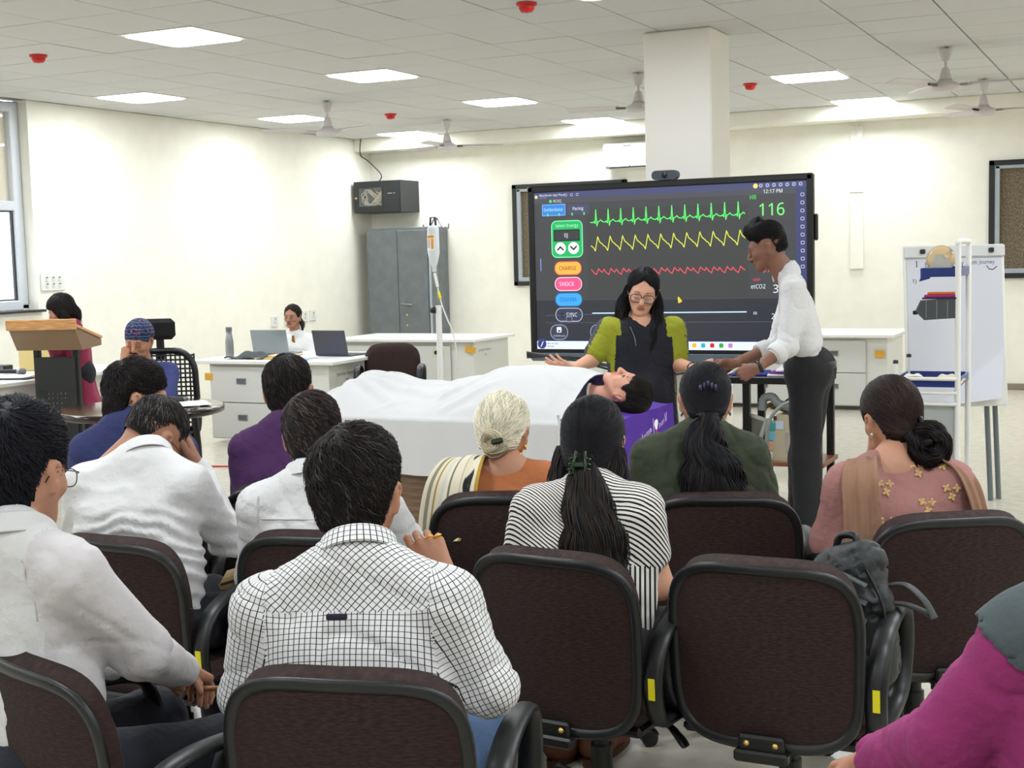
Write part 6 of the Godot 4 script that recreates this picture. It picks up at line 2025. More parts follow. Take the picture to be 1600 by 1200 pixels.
	p = person("person in a black top with lime sleeves and glasses teaching behind the bed, arms spread", V(-2.59, 0, -7.03), 197, j,
		{"fem": true, "skin": SKIN_B, "nl": 0.03, "low": 0.01, "hy": 200, "hp": -15, "hr": 9, "hs": 1.03, "sleeve": 0.72, "sr": 1.2, "arm": 1.0, "top": blk, "drop": 0.20, "hem": 0.135, "fold": 0.006, "pants": blk, "shoe": M.black, "legs": "stand", "feet": [V(0.09, 0, -0.02), V(-0.09, 0, 0.02)], "cell": 0.0085,
		"hands": ["open", "open"], "palms": [V(-0.2, 1.0, 0.2), V(-0.35, 0.8, -0.5)], "dirs": [V(0.75, 0.15, 0.62), V(-0.55, 0.35, 0.62)], "face": true, "lid": 1.4,
		"rnames": ["top", "sleeve", "sleeve", "sleeve_stripe", "sleeve_stripe"], "rmats": [blk, lime, lime, gry, gry],
		"regions": func(q: Vector3, n: Vector3) -> int:
			var w: Vector3 = q - f.mid
			var x: float = absf(w.dot(f.rt))
			var y: float = w.dot(f.up)
			var s := 0 if w.dot(f.rt) < 0.0 else 1
			if y < -0.05 and x < 0.152 + (-y) * 0.06: return 0
			if x < 0.128 or (x < 0.165 and y < -0.22): return 0
			var side: Vector3 = f.rt * (1.0 if s == 1 else -1.0)
			return (3 + s) if n.dot((side + f.up * 0.35 - f.fw * 0.35).normalized()) > 0.52 and x > 0.135 else 1 + s,
		"where": func(_r: int, q: Vector3, _n: Vector3) -> Vector2: return Vector2(q.x, q.y) * 4.0,
		"hair": {"front": 0.100, "temple": 0.055, "side": -0.04, "nape": -0.10, "t": 0.013, "top": 0.003, "amp": 0.003, "fade": 0.35, "col": Color(0.010, 0.009, 0.010), "n": 1500, "len": 0.09, "flow": "down", "taper": 0.05, "loft": 0.003, "part": 0.01},
		"tress": func(gg: G, h: Transform3D) -> void:
			var st := {"col": Color(0.011, 0.010, 0.011)}
			for s in [-1, 1]:
				tress(gg, [h * V(s * 0.068, 0.03, 0.0), h * V(s * 0.088, -0.05, 0.005), h * V(s * 0.097, -0.13, -0.040), h * V(s * 0.097, -0.20, -0.105), h * V(s * 0.088, -0.28, -0.140), h * V(s * 0.078, -0.35, -0.145)], [0.024, 0.036, 0.048, 0.050, 0.042, 0.014], st, 170, 0.75, Vector3.ZERO, 0.009)
			tress(gg, [h * V(0, 0.0, 0.085), h * V(0, -0.10, 0.10), h * V(0, -0.22, 0.10), h * V(0, -0.3, 0.10)], [0.06, 0.085, 0.09, 0.03], st, 120, 0.5, h.basis.x)})
	glasses(p, mat(Color(0.30, 0.16, 0.14), 0.3), 0.029, 0.022, 0.0024)
	obj("pendant", tb(smooth([V(-0.055, 1.20, 0.025), V(0.0, 1.13, 0.085), V(0.01, 1.08, 0.09)], 4), 0.002, 5), M.steel, p)
	var ring := []
	for k in 14: ring.append(V(0.334, 0.965, 0.10) + V(0.0, cos(TAU * k / 14), 0).rotated(V(0.6, 0, 0.8), 0.0) * 0.028 + V(0.79, 0, -0.6) * sin(TAU * k / 14) * 0.028)
	obj("bracelet", tb(ring, 0.004, 6, true), M.black, p)
	# the standing student
	var ws := cloth(Color(0.82, 0.82, 0.82))
	var pt := cloth(Color(0.085, 0.09, 0.095))
	var grs := mat(Color(0.22, 0.24, 0.24), 0.8)
	p = person("person standing in a white shirt with rolled sleeves and black trousers, reaching toward the teacher", V(-1.67, 0, -7.15), 90, [V(-0.224, 1.612, 0.033), V(-0.128, 1.475, -0.012), V(-0.055, 1.392, 0.155), V(-0.130, 1.400, -0.165), V(-0.058, 1.089, 0.255), V(-0.200, 1.066, -0.10), V(-0.185, 0.985, 0.40), V(-0.385, 0.982, 0.12), V(-0.002, 0.930, 0.000)],
		{"skin": SKIN_C, "low": 0.02, "hy": 97, "hp": -17, "sleeve": 1.30, "top": ws, "collar": ws, "cr": 0.064, "bulk": 0.98, "waist": 0.105, "hem": 0.112, "fold": 0.009, "drop": -0.14, "pants": pt, "shoe": grs, "sole": mat(Color(0.16, 0.16, 0.16), 0.7), "legs": "stand", "lr": 1.10, "ank": 0.074, "feet": [V(0.02, 0, 0.12), V(-0.06, 0, -0.06)], "toes": [V(-0.93, 0, 0.3), V(-0.98, 0, 0.1)], "cell": 0.011,
		"hands": ["fist", "pinch"], "palms": [V(-0.3, -0.2, -0.9), V(-0.1, -0.5, 0.85)], "dirs": [V(-0.85, -0.42, 0.25), V(-0.95, -0.12, 0.25)], "face": true, "lid": 1.6,
		"hair": {"front": 0.072, "side": 0.012, "nape": -0.03, "t": 0.003, "top": 0.020, "fade": 0.5, "quiff": 0.034, "amp": 0.003, "col": Color(0.008, 0.007, 0.008), "n": 1500, "len": 0.07, "flow": "fringe", "loft": 0.006, "w": 0.0018}})
	hx = p.get_meta("hx")
	obj("moustache", tb([hx * V(-0.022, -0.048, -0.096), hx * V(-0.010, -0.043, -0.103), hx * V(0.0, -0.042, -0.104), hx * V(0.010, -0.043, -0.103), hx * V(0.022, -0.048, -0.096)], [0.001, 0.003, 0.003, 0.003, 0.001], 6), mat(Color(0.03, 0.02, 0.02), 0.8), p)
	ring = []
	for k in 36: ring.append(V(-0.002 + cos(TAU * k / 36) * 0.131, 0.974, sin(TAU * k / 36) * 0.172))
	var belt := obj("belt", tb(ring, 0.020, 8, true, 0.3, UP), mat(Color(0.02, 0.02, 0.022), 0.25), p)
	obj("buckle", bx(V(-0.135, 0.974, 0.01), V(0.012, 0.045, 0.05), 0.004), M.steel, belt)
	for q in [[V(-0.058, 1.089, 0.255), V(-0.185, 0.985, 0.40)], [V(-0.200, 1.066, -0.10), V(-0.385, 0.982, 0.12)]]:
		var a0: Vector3 = q[0].lerp(q[1], 0.20)
		var b0: Vector3 = q[0].lerp(q[1], 0.46)
		obj("rolled_cuff", tb([a0, a0.lerp(b0, 0.15), a0.lerp(b0, 0.55), a0.lerp(b0, 0.9), b0], [0.050, 0.058, 0.059, 0.056, 0.048], 16), ws, p)
	ring = []
	var wd := V(-0.85, -0.42, 0.25).normalized()
	var w1 := wd.cross(UP).normalized()
	var w2 := w1.cross(wd)
	for k in 16: ring.append(V(-0.172, 0.992, 0.385) + (w1 * cos(TAU * k / 16) + w2 * sin(TAU * k / 16)) * 0.031)
	var wt := obj("watch", tb(ring, 0.010, 6, true, 0.4, wd), M.black, p)
	obj("watch_face", bx(V(-0.172, 0.992, 0.385) + w2 * 0.032 + w1 * 0.008, V(0.036, 0.012, 0.036), 0.005, Basis(w1, w2, wd)), M.black, wt)

func front_people() -> void:
	var blk := Color(0.014, 0.012, 0.013)
	var white := cloth(Color(0.83, 0.83, 0.83))
	var dk := cloth(Color(0.11, 0.115, 0.15))
	# man in the checked shirt
	var im := blank(64, 64, Color(0.90, 0.90, 0.90))
	im.fill_rect(Rect2i(0, 0, 64, 8), Color(0.30, 0.30, 0.31))
	im.fill_rect(Rect2i(0, 0, 10, 64), Color(0.12, 0.12, 0.13))
	im.generate_mipmaps()
	var chk := mat(Color.WHITE, 0.85)
	chk.albedo_texture = tex_of(im)
	chk.rim_enabled = true
	chk.rim = 0.1
	var j := [V(-0.129, 1.126, -0.240), V(-0.040, 1.003, -0.091), V(-0.216, 0.910, -0.018), V(0.151, 0.928, -0.119), V(-0.281, 0.704, -0.032), V(0.222, 0.745, -0.150), V(-0.155, 0.700, -0.299), V(0.042, 0.917, -0.300), V(0.003, 0.570, 0.002)]
	var f := frame(j)
	var arm_uv := func(jj: Array, q: Vector3, s: int) -> Vector2:
		var a: Vector3 = jj[2 + s]
		var ax: Vector3 = (jj[4 + s] - a).normalized()
		var w: Vector3 = q - a
		var e1: Vector3 = (f.fw - ax * ax.dot(f.fw)).normalized()
		var e2: Vector3 = ax.cross(e1)
		return Vector2(atan2(w.dot(e2), -w.dot(e1)) * 0.062, w.dot(ax)) / 0.0118
	var p := person("person in a black and white checked shirt, hand to cheek, front row centre", V(-1.41, 0, -2.18), 14, j,
		{"skin": SKIN_A, "hy": 20, "hp": -16, "hr": 2, "hs": 1.07, "sleeve": 1.22, "bulk": 1.02, "top": chk, "collar": chk, "cr": 0.069, "cup": 0.012, "cell": 0.010, "fold": 0.007, "arm": 1.1, "pants": cloth(Color(0.26, 0.36, 0.50)), "shoe": M.black, "hands": ["relax", "pinch"], "palms": [Vector3.DOWN, V(-0.35, -0.25, -0.85)], "dirs": [null, V(-0.55, 0.78, -0.12)],
		"rnames": ["shirt_back", "yoke", "sleeve", "sleeve"], "rmats": [chk, chk, chk, chk],
		"regions": func(q: Vector3, _n: Vector3) -> int:
			var w: Vector3 = q - f.mid
			var x: float = w.dot(f.rt)
			var y: float = w.dot(f.up)
			if absf(x) > 0.168 + maxf(0.0, -y) * 0.05: return 2 if x < 0.0 else 3
			return 1 if y > -0.022 else 0,
		"where": func(r: int, q: Vector3, _n: Vector3) -> Vector2:
			var w: Vector3 = q - f.mid
			if r >= 2: return arm_uv.call(j, q, r - 2)
			var uv := Vector2(w.dot(f.rt), w.dot(f.up) + 0.45 * w.dot(f.fw)) / 0.0118
			return uv.rotated(0.72) if r == 1 else uv,
		"hair": {"front": 0.06, "side": -0.005, "nape": -0.088, "t": 0.022, "top": 0.006, "amp": 0.010, "fade": 0.25, "col": Color(0.013, 0.010, 0.009), "mix": 0.07, "col2": Color(0.07, 0.062, 0.06), "n": 3600, "len": 0.045, "loft": 0.008, "curl": 0.5, "w": 0.0015, "whorl": V(-0.15, 0.86, 0.55)}})
	obj("locker_loop", bx(f.mid - f.up * 0.030 - f.fw * 0.122, V(0.042, 0.012, 0.006), 0.002, Basis(f.rt, f.up, -f.fw)), mat(Color(0.10, 0.05, 0.16), 0.7), p)
	var hd := hand_xf(V(0.042, 0.917, -0.300), V(-0.55, 0.78, -0.12), V(-0.35, -0.25, -0.85), false, 0.97)
	for k in 2:
		var ring := []
		for m in 12: ring.append(hd * (V([0.011, 0.029][k], 0, -0.094 + 0.008 * k) + V(cos(TAU * m / 12), sin(TAU * m / 12), 0) * 0.0105))
		obj("ring", tb(ring, 0.0035, 6, true, 0.6), M.gold, p)
	# bespectacled man in white at the left edge
	j = [V(-0.045, 1.208, -0.085), V(0.013, 1.068, 0.012), V(-0.230, 0.990, -0.05), V(0.162, 1.010, 0.010), V(-0.330, 0.760, -0.10), V(0.200, 0.806, -0.140), V(0.007, 0.700, -0.338), V(0.100, 0.672, -0.400), V(0.005, 0.570, 0.002)]
	var f1 := frame(j)
	var lin2 := cloth(Color(0.80, 0.785, 0.79))
	p = person("person in a thin white linen shirt and rimless glasses, seated at the left edge", V(-2.08, 0, -1.97), -14, j,
		{"skin": SKIN_A.lerp(SKIN_B, 0.35), "hy": 12, "hp": -10, "hs": 1.07, "sleeve": 1.86, "bulk": 1.03, "top": white, "collar": white, "cr": 0.073, "cell": 0.010, "fold": 0.006, "seed": 4.0, "pants": cloth(Color(0.10, 0.11, 0.15)), "shoe": M.black,
		"rnames": ["shirt", "sleeve", "sleeve"], "rmats": [white, lin2, lin2],
		"regions": func(q: Vector3, _n: Vector3) -> int:
			var w: Vector3 = q - f1.mid
			var x: float = w.dot(f1.rt)
			var y: float = w.dot(f1.up)
			if absf(x) > 0.158 + maxf(0.0, -y) * 0.05: return 1 if x < 0.0 else 2
			return 0,
		"where": func(_r: int, q: Vector3, _n: Vector3) -> Vector2: return Vector2(q.x, q.y) * 4.0,
		"hair": {"front": 0.06, "side": -0.012, "nape": -0.080, "t": 0.014, "top": 0.014, "amp": 0.006, "fade": 0.12, "col": Color(0.010, 0.010, 0.014), "n": 3200, "len": 0.035, "loft": 0.009, "curl": 0.35, "w": 0.0014, "whorl": V(0.2, 0.80, 0.62)}})
	glasses(p, mat(Color(0.08, 0.07, 0.07), 0.3, 0.5), 0.026, 0.018, 0.0012)
	seam(p, f1, [Vector2(-0.12, -0.005), Vector2(0.155, -0.005)], lin2)
	seam(p, f1, [Vector2(0.150, 0.03), Vector2(0.158, -0.05), Vector2(0.165, -0.12)], lin2)
	obj("wrist_thread", tb([V(0.100, 0.672, -0.400) + V(0.02, 0.02, 0.01), V(0.11, 0.68, -0.385) + V(0.03, -0.005, 0), V(0.1, 0.665, -0.40) + V(0.0, -0.03, 0.01)], 0.004, 6), mat(Color(0.85, 0.38, 0.08), 0.7), p)
	# man in the crinkled white shirt, head bowed
	j = [V(-0.115, 1.094, -0.268), V(-0.064, 1.034, -0.131), V(-0.219, 0.963, -0.049), V(0.096, 0.968, -0.131), V(-0.305, 0.757, -0.108), V(0.091, 0.757, -0.306), V(-0.25, 0.651, -0.323), V(-0.050, 0.965, -0.360), V(-0.004, 0.570, 0.002)]
	var f2 := frame(j)
	p = person("person in a crinkled white shirt with head bowed onto one hand", V(-2.63, 0, -2.95), -8, j,
		{"skin": SKIN_A.lerp(SKIN_C, 0.3), "hy": -10, "hp": -46, "hr": -10, "sleeve": 1.95, "bulk": 0.99, "top": white, "collar": white, "cr": 0.066, "cell": 0.0095, "pants": dk, "shoe": M.black, "hands": ["relax", "open"], "palms": [Vector3.DOWN, V(-0.6, 0.2, 0.3)], "dirs": [null, V(-0.35, 0.8, 0.0)],
		"foldf": func(q: Vector3, _n: Vector3) -> float:
			var w: Vector3 = q - f2.mid
			var x: float = w.dot(f2.rt)
			var y: float = w.dot(f2.up)
			var a := sin((y + 0.9 * x * x + fnoise.get_noise_2d(x * 160, y * 160) * 0.05) * 150.0)
			var low := smoothstep(-0.05, -0.14, y)
			return pow(absf(a), 0.6) * signf(a) * 0.0042 * low + (0.3 - absf(fnoise.get_noise_3d(q.x * 260, q.y * 420, q.z * 260)) * 2.0) * 0.005,
		"hair": {"front": 0.07, "side": 0.015, "nape": -0.020, "t": 0.006, "top": 0.003, "amp": 0.002, "fade": 0.2, "col": Color(0.018, 0.015, 0.014), "mix": 0.22, "col2": Color(0.10, 0.09, 0.085), "n": 2000, "len": 0.03, "w": 0.0013}})
	glasses(p, mat(Color(0.30, 0.09, 0.07), 0.3), 0.026, 0.017, 0.0014)
	# man in the plain white shirt
	p = person("person in a plain white shirt with thinning dark hair, just behind the checked shirt", V(-2.17, 0, -3.17), 18, [V(-0.087, 1.103, -0.151), V(-0.031, 0.979, -0.053), V(-0.155, 0.908, 0.037), V(0.163, 0.902, -0.093), V(-0.223, 0.674, -0.017), V(0.229, 0.706, -0.204), V(-0.177, 0.700, -0.291), V(-0.025, 0.700, -0.340), V(0.001, 0.570, -0.002)],
		{"skin": SKIN_A.lerp(SKIN_C, 0.25), "hy": 22, "hp": -26, "hr": 3, "sleeve": 1.8, "bulk": 1.02, "top": white, "collar": white, "cr": 0.070, "cell": 0.0105, "fold": 0.007, "seed": 9.0, "pants": dk, "shoe": M.black,
		"hair": {"front": 0.06, "side": -0.005, "nape": -0.084, "t": 0.014, "top": 0.004, "amp": 0.006, "fade": 0.3, "col": Color(0.017, 0.013, 0.013), "mix": 0.18, "col2": Color(0.09, 0.06, 0.05), "n": 2200, "len": 0.045, "loft": 0.006, "curl": 0.3, "whorl": V(-0.25, 0.84, 0.52)}})
	var f5 := frame([0, V(-0.031, 0.979, -0.053), V(-0.155, 0.908, 0.037), V(0.163, 0.902, -0.093), 0, 0, 0, 0, V(0.001, 0.570, -0.002)])
	seam(p, f5, [Vector2(-0.15, -0.045), Vector2(0.15, -0.045)], lin2)
	seam(p, f5, [Vector2(-0.158, 0.02), Vector2(-0.165, -0.10)], lin2)
	# man in purple
	var pur := cloth(Color(0.27, 0.135, 0.32))
	person("person in a dark purple t-shirt with short black hair", V(-2.71, 0, -3.80), 20, [V(-0.098, 1.158, -0.186), V(-0.050, 1.022, -0.095), V(-0.158, 0.955, -0.015), V(0.112, 0.950, -0.121), V(-0.207, 0.734, -0.055), V(0.105, 0.725, -0.190), V(-0.188, 0.700, -0.286), V(-0.038, 0.700, -0.341), V(-0.000, 0.570, -0.003)],
		{"skin": SKIN_A.lerp(SKIN_C, 0.3), "hy": 26, "hp": -14, "sleeve": 0.8, "bulk": 1.0, "top": pur, "topname": "t_shirt", "cell": 0.012, "pants": dk, "shoe": M.black,
		"hair": {"front": 0.06, "side": -0.005, "nape": -0.085, "t": 0.014, "top": 0.006, "amp": 0.007, "fade": 0.3, "col": Color(0.012, 0.010, 0.010), "mix": 0.10, "col2": Color(0.055, 0.034, 0.025), "n": 1700, "len": 0.04, "loft": 0.006, "curl": 0.45}})
	# curly man in navy
	var nv := cloth(Color(0.165, 0.19, 0.37))
	p = person("person in a navy t-shirt with thick curly hair and dark-framed glasses, face to the right", V(-3.18, 0, -3.56), 5, [V(-0.057, 1.160, -0.131), V(-0.057, 1.060, -0.086), V(-0.173, 0.965, 0.002), V(0.092, 0.955, -0.147), V(-0.256, 0.726, -0.044), V(0.077, 0.707, -0.249), V(-0.106, 0.700, -0.318), V(0.054, 0.700, -0.332), V(0.003, 0.570, 0.004)],
		{"skin": SKIN_B.lerp(SKIN_A, 0.5), "hy": -42, "hp": -10, "sleeve": 0.8, "bulk": 1.04, "top": nv, "topname": "t_shirt", "cell": 0.012, "pants": dk, "shoe": M.black, "face": true,
		"hair": {"front": 0.052, "side": -0.01, "nape": -0.095, "t": 0.012, "top": 0.012, "amp": 0.012, "fade": 0.6, "col": Color(0.013, 0.010, 0.010), "n": 2000, "len": 0.045, "loft": 0.010, "curl": 0.9, "w": 0.0018}})
	glasses(p, M.black, 0.026, 0.019, 0.0018)
	# blond woman in orange
	var org := cloth(Color(0.67, 0.40, 0.24))
	p = person("person with pinned-up pale blond hair in an orange blouse and striped shawl", V(-1.93, 0, -3.89), 22, [V(-0.035, 1.037, -0.121), V(-0.013, 0.918, -0.075), V(-0.138, 0.866, 0.024), V(0.128, 0.862, -0.103), V(-0.199, 0.643, -0.000), V(0.164, 0.633, -0.164), V(-0.193, 0.700, -0.277), V(-0.045, 0.700, -0.337), V(0.005, 0.570, -0.001)],
		{"fem": true, "nl": 0.045, "skin": SKIN_A.lerp(SKIN_B, 0.3), "low": 0.045, "hy": 10, "hp": -10, "hs": 0.97, "sleeve": 1.0, "bulk": 1.02, "top": org, "topname": "blouse", "cell": 0.0115, "fold": 0.003, "pants": cloth(Color(0.7, 0.66, 0.55)), "shoe": M.black,
		"hair": {"front": 0.06, "side": -0.012, "nape": -0.060, "t": 0.017, "top": 0.012, "back": 0.006, "amp": 0.005, "fade": 0.7, "col": Color(0.74, 0.68, 0.50), "mix": 0.4, "col2": Color(0.82, 0.78, 0.64), "n": 2200, "len": 0.09, "steps": 7, "flow": "back", "target": V(0.0, -0.025, 0.125), "loft": 0.004, "curl": 0.06},
		"tress": func(gg: G, h: Transform3D) -> void:
			var st := {"col": Color(0.64, 0.56, 0.37), "mix": 0.3, "col2": Color(0.50, 0.44, 0.33)}
			tress(gg, [h * V(-0.035, -0.02, 0.112), h * V(-0.012, 0.008, 0.130), h * V(0.018, -0.006, 0.135), h * V(0.016, -0.040, 0.130), h * V(-0.018, -0.046, 0.128), h * V(-0.036, -0.025, 0.12)], [0.012, 0.017, 0.018, 0.018, 0.016, 0.01], st, 90, 0.8, Vector3.ZERO, 0.002)
			tress(gg, [h * V(-0.04, -0.03, 0.095), h * V(0.0, -0.055, 0.115), h * V(0.045, -0.04, 0.10)], [0.014, 0.024, 0.014], st, 60, 0.8, Vector3.ZERO, 0.002)})
	var hx: Transform3D = p.get_meta("hx")
	obj("hair_clip", bx(hx * V(0.022, -0.020, 0.150), V(0.04, 0.018, 0.016), 0.005, hx.basis.orthonormalized() * Basis(Vector3.BACK, 0.25)), mat(Color(0.07, 0.15, 0.08), 0.3), p)
	var g := G.new()
	for s in [-1, 1]: g.ball(hx * V(s * 0.080, -0.036, 0.006), V(0.005, 0.009, 0.005), 6)
	obj("earring", g, M.gold, p)
	var nk := []
	for k in 28: nk.append(V(-0.016, 0.945, -0.082) + V(cos(TAU * k / 28) * 0.058, 0.012 * sin(TAU * k / 28), -sin(TAU * k / 28) * 0.058))
	obj("necklace", tb(nk, 0.0028, 6, true), M.gold, p)
	im = blank(128, 64, Color(0.86, 0.83, 0.73))
	for q in [[10, 8, Color(0.55, 0.53, 0.45)], [26, 4, Color(0.62, 0.52, 0.26)], [40, 10, Color(0.80, 0.79, 0.74)], [58, 5, Color(0.45, 0.44, 0.38)], [120, 8, Color(0.70, 0.55, 0.15)], [84, 3, Color(0.72, 0.70, 0.6)]]: im.fill_rect(Rect2i(q[0], 0, q[1], 64), q[2])
	for k in 2:
		stroke(im, [Vector2(94, 8 + k * 32), Vector2(112, 14 + k * 32), Vector2(98, 24 + k * 32), Vector2(110, 4 + k * 32), Vector2(94, 8 + k * 32)], 4, Color(0.10, 0.10, 0.10))
	var shw := mat(Color.WHITE, 0.9)
	shw.albedo_texture = tex_of(im)
	var fb := frame([0, V(-0.013, 0.918, -0.075), V(-0.138, 0.866, 0.024), V(0.128, 0.862, -0.103), 0, 0, 0, 0, V(0.005, 0.570, -0.001)])
	var sw := drape("shawl", p, over(fb, [[-0.125, -0.06, -0.11], [-0.155, 0.062, -0.05], [-0.200, 0.062, 0.02], [-0.245, -0.01, 0.070], [-0.265, -0.12, 0.07], [-0.262, -0.20, 0.07]]), over(fb, [[-0.035, -0.06, -0.12], [-0.04, 0.075, -0.06], [-0.058, 0.072, 0.045], [-0.075, -0.005, 0.118], [-0.088, -0.12, 0.120], [-0.13, -0.20, 0.115]]), shw, 2.0, 0.003)
	for k in 1: sw.set_meta("label", "cream shawl with dark striped border")
	var mm: ArrayMesh = sw.mesh
	var arr := mm.surface_get_arrays(0)
	var uvs: PackedVector2Array = arr[Mesh.ARRAY_TEX_UV]
	for k in uvs.size(): uvs[k] = Vector2(uvs[k].y, uvs[k].x)
	arr[Mesh.ARRAY_TEX_UV] = uvs
	var nm := ArrayMesh.new()
	nm.add_surface_from_arrays(Mesh.PRIMITIVE_TRIANGLES, arr)
	nm.surface_set_material(0, shw)
	sw.mesh = nm
	# woman in dark green
	var grn := cloth(Color(0.205, 0.235, 0.165))
	p = person("person in a dark green shirt with a long wavy black ponytail", V(-1.29, 0, -4.06), 18, [V(-0.046, 1.130, -0.175), V(-0.035, 1.010, -0.124), V(-0.171, 0.950, -0.007), V(0.104, 0.950, -0.139), V(-0.221, 0.741, -0.027), V(0.153, 0.730, -0.200), V(-0.181, 0.700, -0.291), V(-0.029, 0.700, -0.340), V(-0.003, 0.570, -0.002)],
		{"fem": true, "skin": SKIN_A, "hy": 20, "hp": -20, "hs": 0.98, "sleeve": 1.6, "bulk": 1.05, "top": grn, "collar": grn, "cr": 0.064, "cell": 0.0115, "fold": 0.008, "seed": 6.0, "pants": dk, "shoe": M.black,
		"hair": {"front": 0.062, "side": -0.01, "nape": -0.075, "t": 0.010, "top": 0.004, "amp": 0.002, "fade": 0.8, "col": Color(0.010, 0.010, 0.013), "n": 2200, "len": 0.09, "steps": 7, "flow": "back", "target": V(0.0, -0.075, 0.125), "curl": 0.06, "loft": 0.003},
		"tress": func(gg: G, h: Transform3D) -> void:
			var o := h.origin
			tress(gg, [h * V(0.0, -0.062, 0.10), h * V(0.0, -0.080, 0.118), V(0.004, 0.985, 0.0), V(0.030, 0.91, 0.030), V(0.056, 0.83, 0.040), V(0.068, 0.75, 0.04), V(0.080, 0.70, 0.035)], [0.018, 0.024, 0.060, 0.088, 0.096, 0.085, 0.04], {"col": Color(0.010, 0.010, 0.012), "mix": 0.15, "col2": Color(0.028, 0.018, 0.016)}, 620, 0.33, V(0.9, 0, -0.43), 0.016, 0.0019)})
	hx = p.get_meta("hx")
	obj("hair_tie", lt([Vector2(0.021, -0.008), Vector2(0.025, 0), Vector2(0.021, 0.008)], 14, Transform3D(hx.basis.orthonormalized() * Basis(Vector3.RIGHT, 1.1), hx * V(0, -0.072, 0.112))), mat(Color(0.05, 0.06, 0.08), 0.5), p)
	g = G.new()
	for k in 5: g.ball(hx * V(0.004 + 0.012 * (k - 2), 0.035 - 0.006 * absf(k - 2), 0.124), V(0.006, 0.012, 0.006), 6)
	obj("hair_clip", g, mat(Color(0.30, 0.27, 0.38), 0.12, 0.6), p)
	g = G.new()
	for s in [-1, 1]: g.ball(hx * V(s * 0.080, -0.036, 0.006), V(0.005, 0.008, 0.005), 6)
	obj("earring", g, M.steel, p)
	# woman in pink
	var pk := cloth(Color(0.65, 0.46, 0.44))
	var dup_m := cloth(Color(0.57, 0.43, 0.34))
	j = [V(-0.056, 1.100, -0.146), V(-0.034, 0.955, -0.075), V(-0.146, 0.900, 0.030), V(0.131, 0.895, -0.102), V(-0.207, 0.707, -0.009), V(0.183, 0.666, -0.192), V(-0.120, 0.940, -0.216), V(-0.087, 0.700, -0.332), V(-0.003, 0.570, -0.003)]
	var f3 := frame(j)
	p = person("person in a pink embroidered kurta with a low bun and brown scarf, cheek on hand", V(-0.68, 0, -4.04), 28, j,
		{"fem": true, "nl": 0.03, "skin": SKIN_B.lerp(SKIN_A, 0.4), "hy": 38, "hp": -12, "hr": 6, "hs": 0.98, "sleeve": 1.35, "bulk": 1.05, "top": pk, "topname": "kurta", "cell": 0.011, "fold": 0.004, "pants": cloth(Color(0.5, 0.25, 0.22)), "shoe": M.black, "hands": ["relax", "relax"], "palms": [V(0.75, 0.1, -0.1), Vector3.DOWN], "dirs": [V(0.02, 0.95, 0.12), null],
		"hair": {"front": 0.062, "side": -0.012, "nape": -0.065, "t": 0.012, "top": 0.004, "amp": 0.002, "fade": 0.8, "col": Color(0.022, 0.014, 0.013), "mix": 0.25, "col2": Color(0.05, 0.025, 0.022), "n": 2400, "len": 0.09, "steps": 7, "flow": "back", "target": V(0.02, -0.05, 0.125), "curl": 0.05, "loft": 0.003},
		"tress": func(gg: G, h: Transform3D) -> void:
			var st := {"col": Color(0.013, 0.010, 0.010)}
			tress(gg, [h * V(0.02, -0.045, 0.10), h * V(0.055, -0.055, 0.125), h * V(0.072, -0.09, 0.13), h * V(0.055, -0.13, 0.125), h * V(0.018, -0.125, 0.12), h * V(0.012, -0.09, 0.125), h * V(0.04, -0.085, 0.145)], [0.02, 0.03, 0.034, 0.034, 0.03, 0.026, 0.014], st, 260, 0.9, Vector3.ZERO, 0.006, 0.002)
			tress(gg, [h * V(0.0, -0.05, 0.10), h * V(0.005, -0.10, 0.115), h * V(0.03, -0.15, 0.118), h * V(0.05, -0.155, 0.115)], [0.016, 0.028, 0.026, 0.012], st, 120, 0.9, Vector3.ZERO, 0.008, 0.002)})
	hx = p.get_meta("hx")
	obj("hair_clip", bx(hx * V(0.030, -0.020, 0.118), V(0.012, 0.03, 0.02), 0.004, hx.basis.orthonormalized()), mat(Color(0.05, 0.06, 0.12), 0.3), p)
	g = G.new()
	for s in [-1, 1]: g.ball(hx * V(s * 0.080, -0.034, 0.008), V(0.005, 0.005, 0.005), 6)
	obj("earring", g, mat(Color(0.85, 0.85, 0.82), 0.2), p)
	drape("scarf", p, over(f3, [[-0.10, -0.05, -0.12], [-0.125, 0.050, -0.06], [-0.165, 0.056, 0.03], [-0.195, 0.00, 0.095], [-0.20, -0.10, 0.115], [-0.20, -0.22, 0.115], [-0.195, -0.32, 0.10]]), over(f3, [[-0.03, -0.05, -0.13], [-0.045, 0.070, -0.06], [-0.075, 0.068, 0.04], [-0.095, 0.00, 0.118], [-0.095, -0.10, 0.130], [-0.088, -0.22, 0.130], [-0.088, -0.32, 0.12]]), dup_m, 2.0, 0.004)
	drape("scarf", p, over(f3, [[0.05, -0.03, -0.12], [0.062, 0.072, -0.05], [0.092, 0.068, 0.03], [0.135, 0.03, 0.085], [0.165, -0.05, 0.105], [0.185, -0.14, 0.10]]), over(f3, [[0.12, -0.03, -0.10], [0.14, 0.052, -0.05], [0.175, 0.045, 0.015], [0.215, 0.0, 0.045], [0.235, -0.07, 0.05], [0.245, -0.14, 0.05]]), dup_m, 2.0, 0.004)
	var emb := mat(Color(0.80, 0.66, 0.44), 0.5, 0.2)
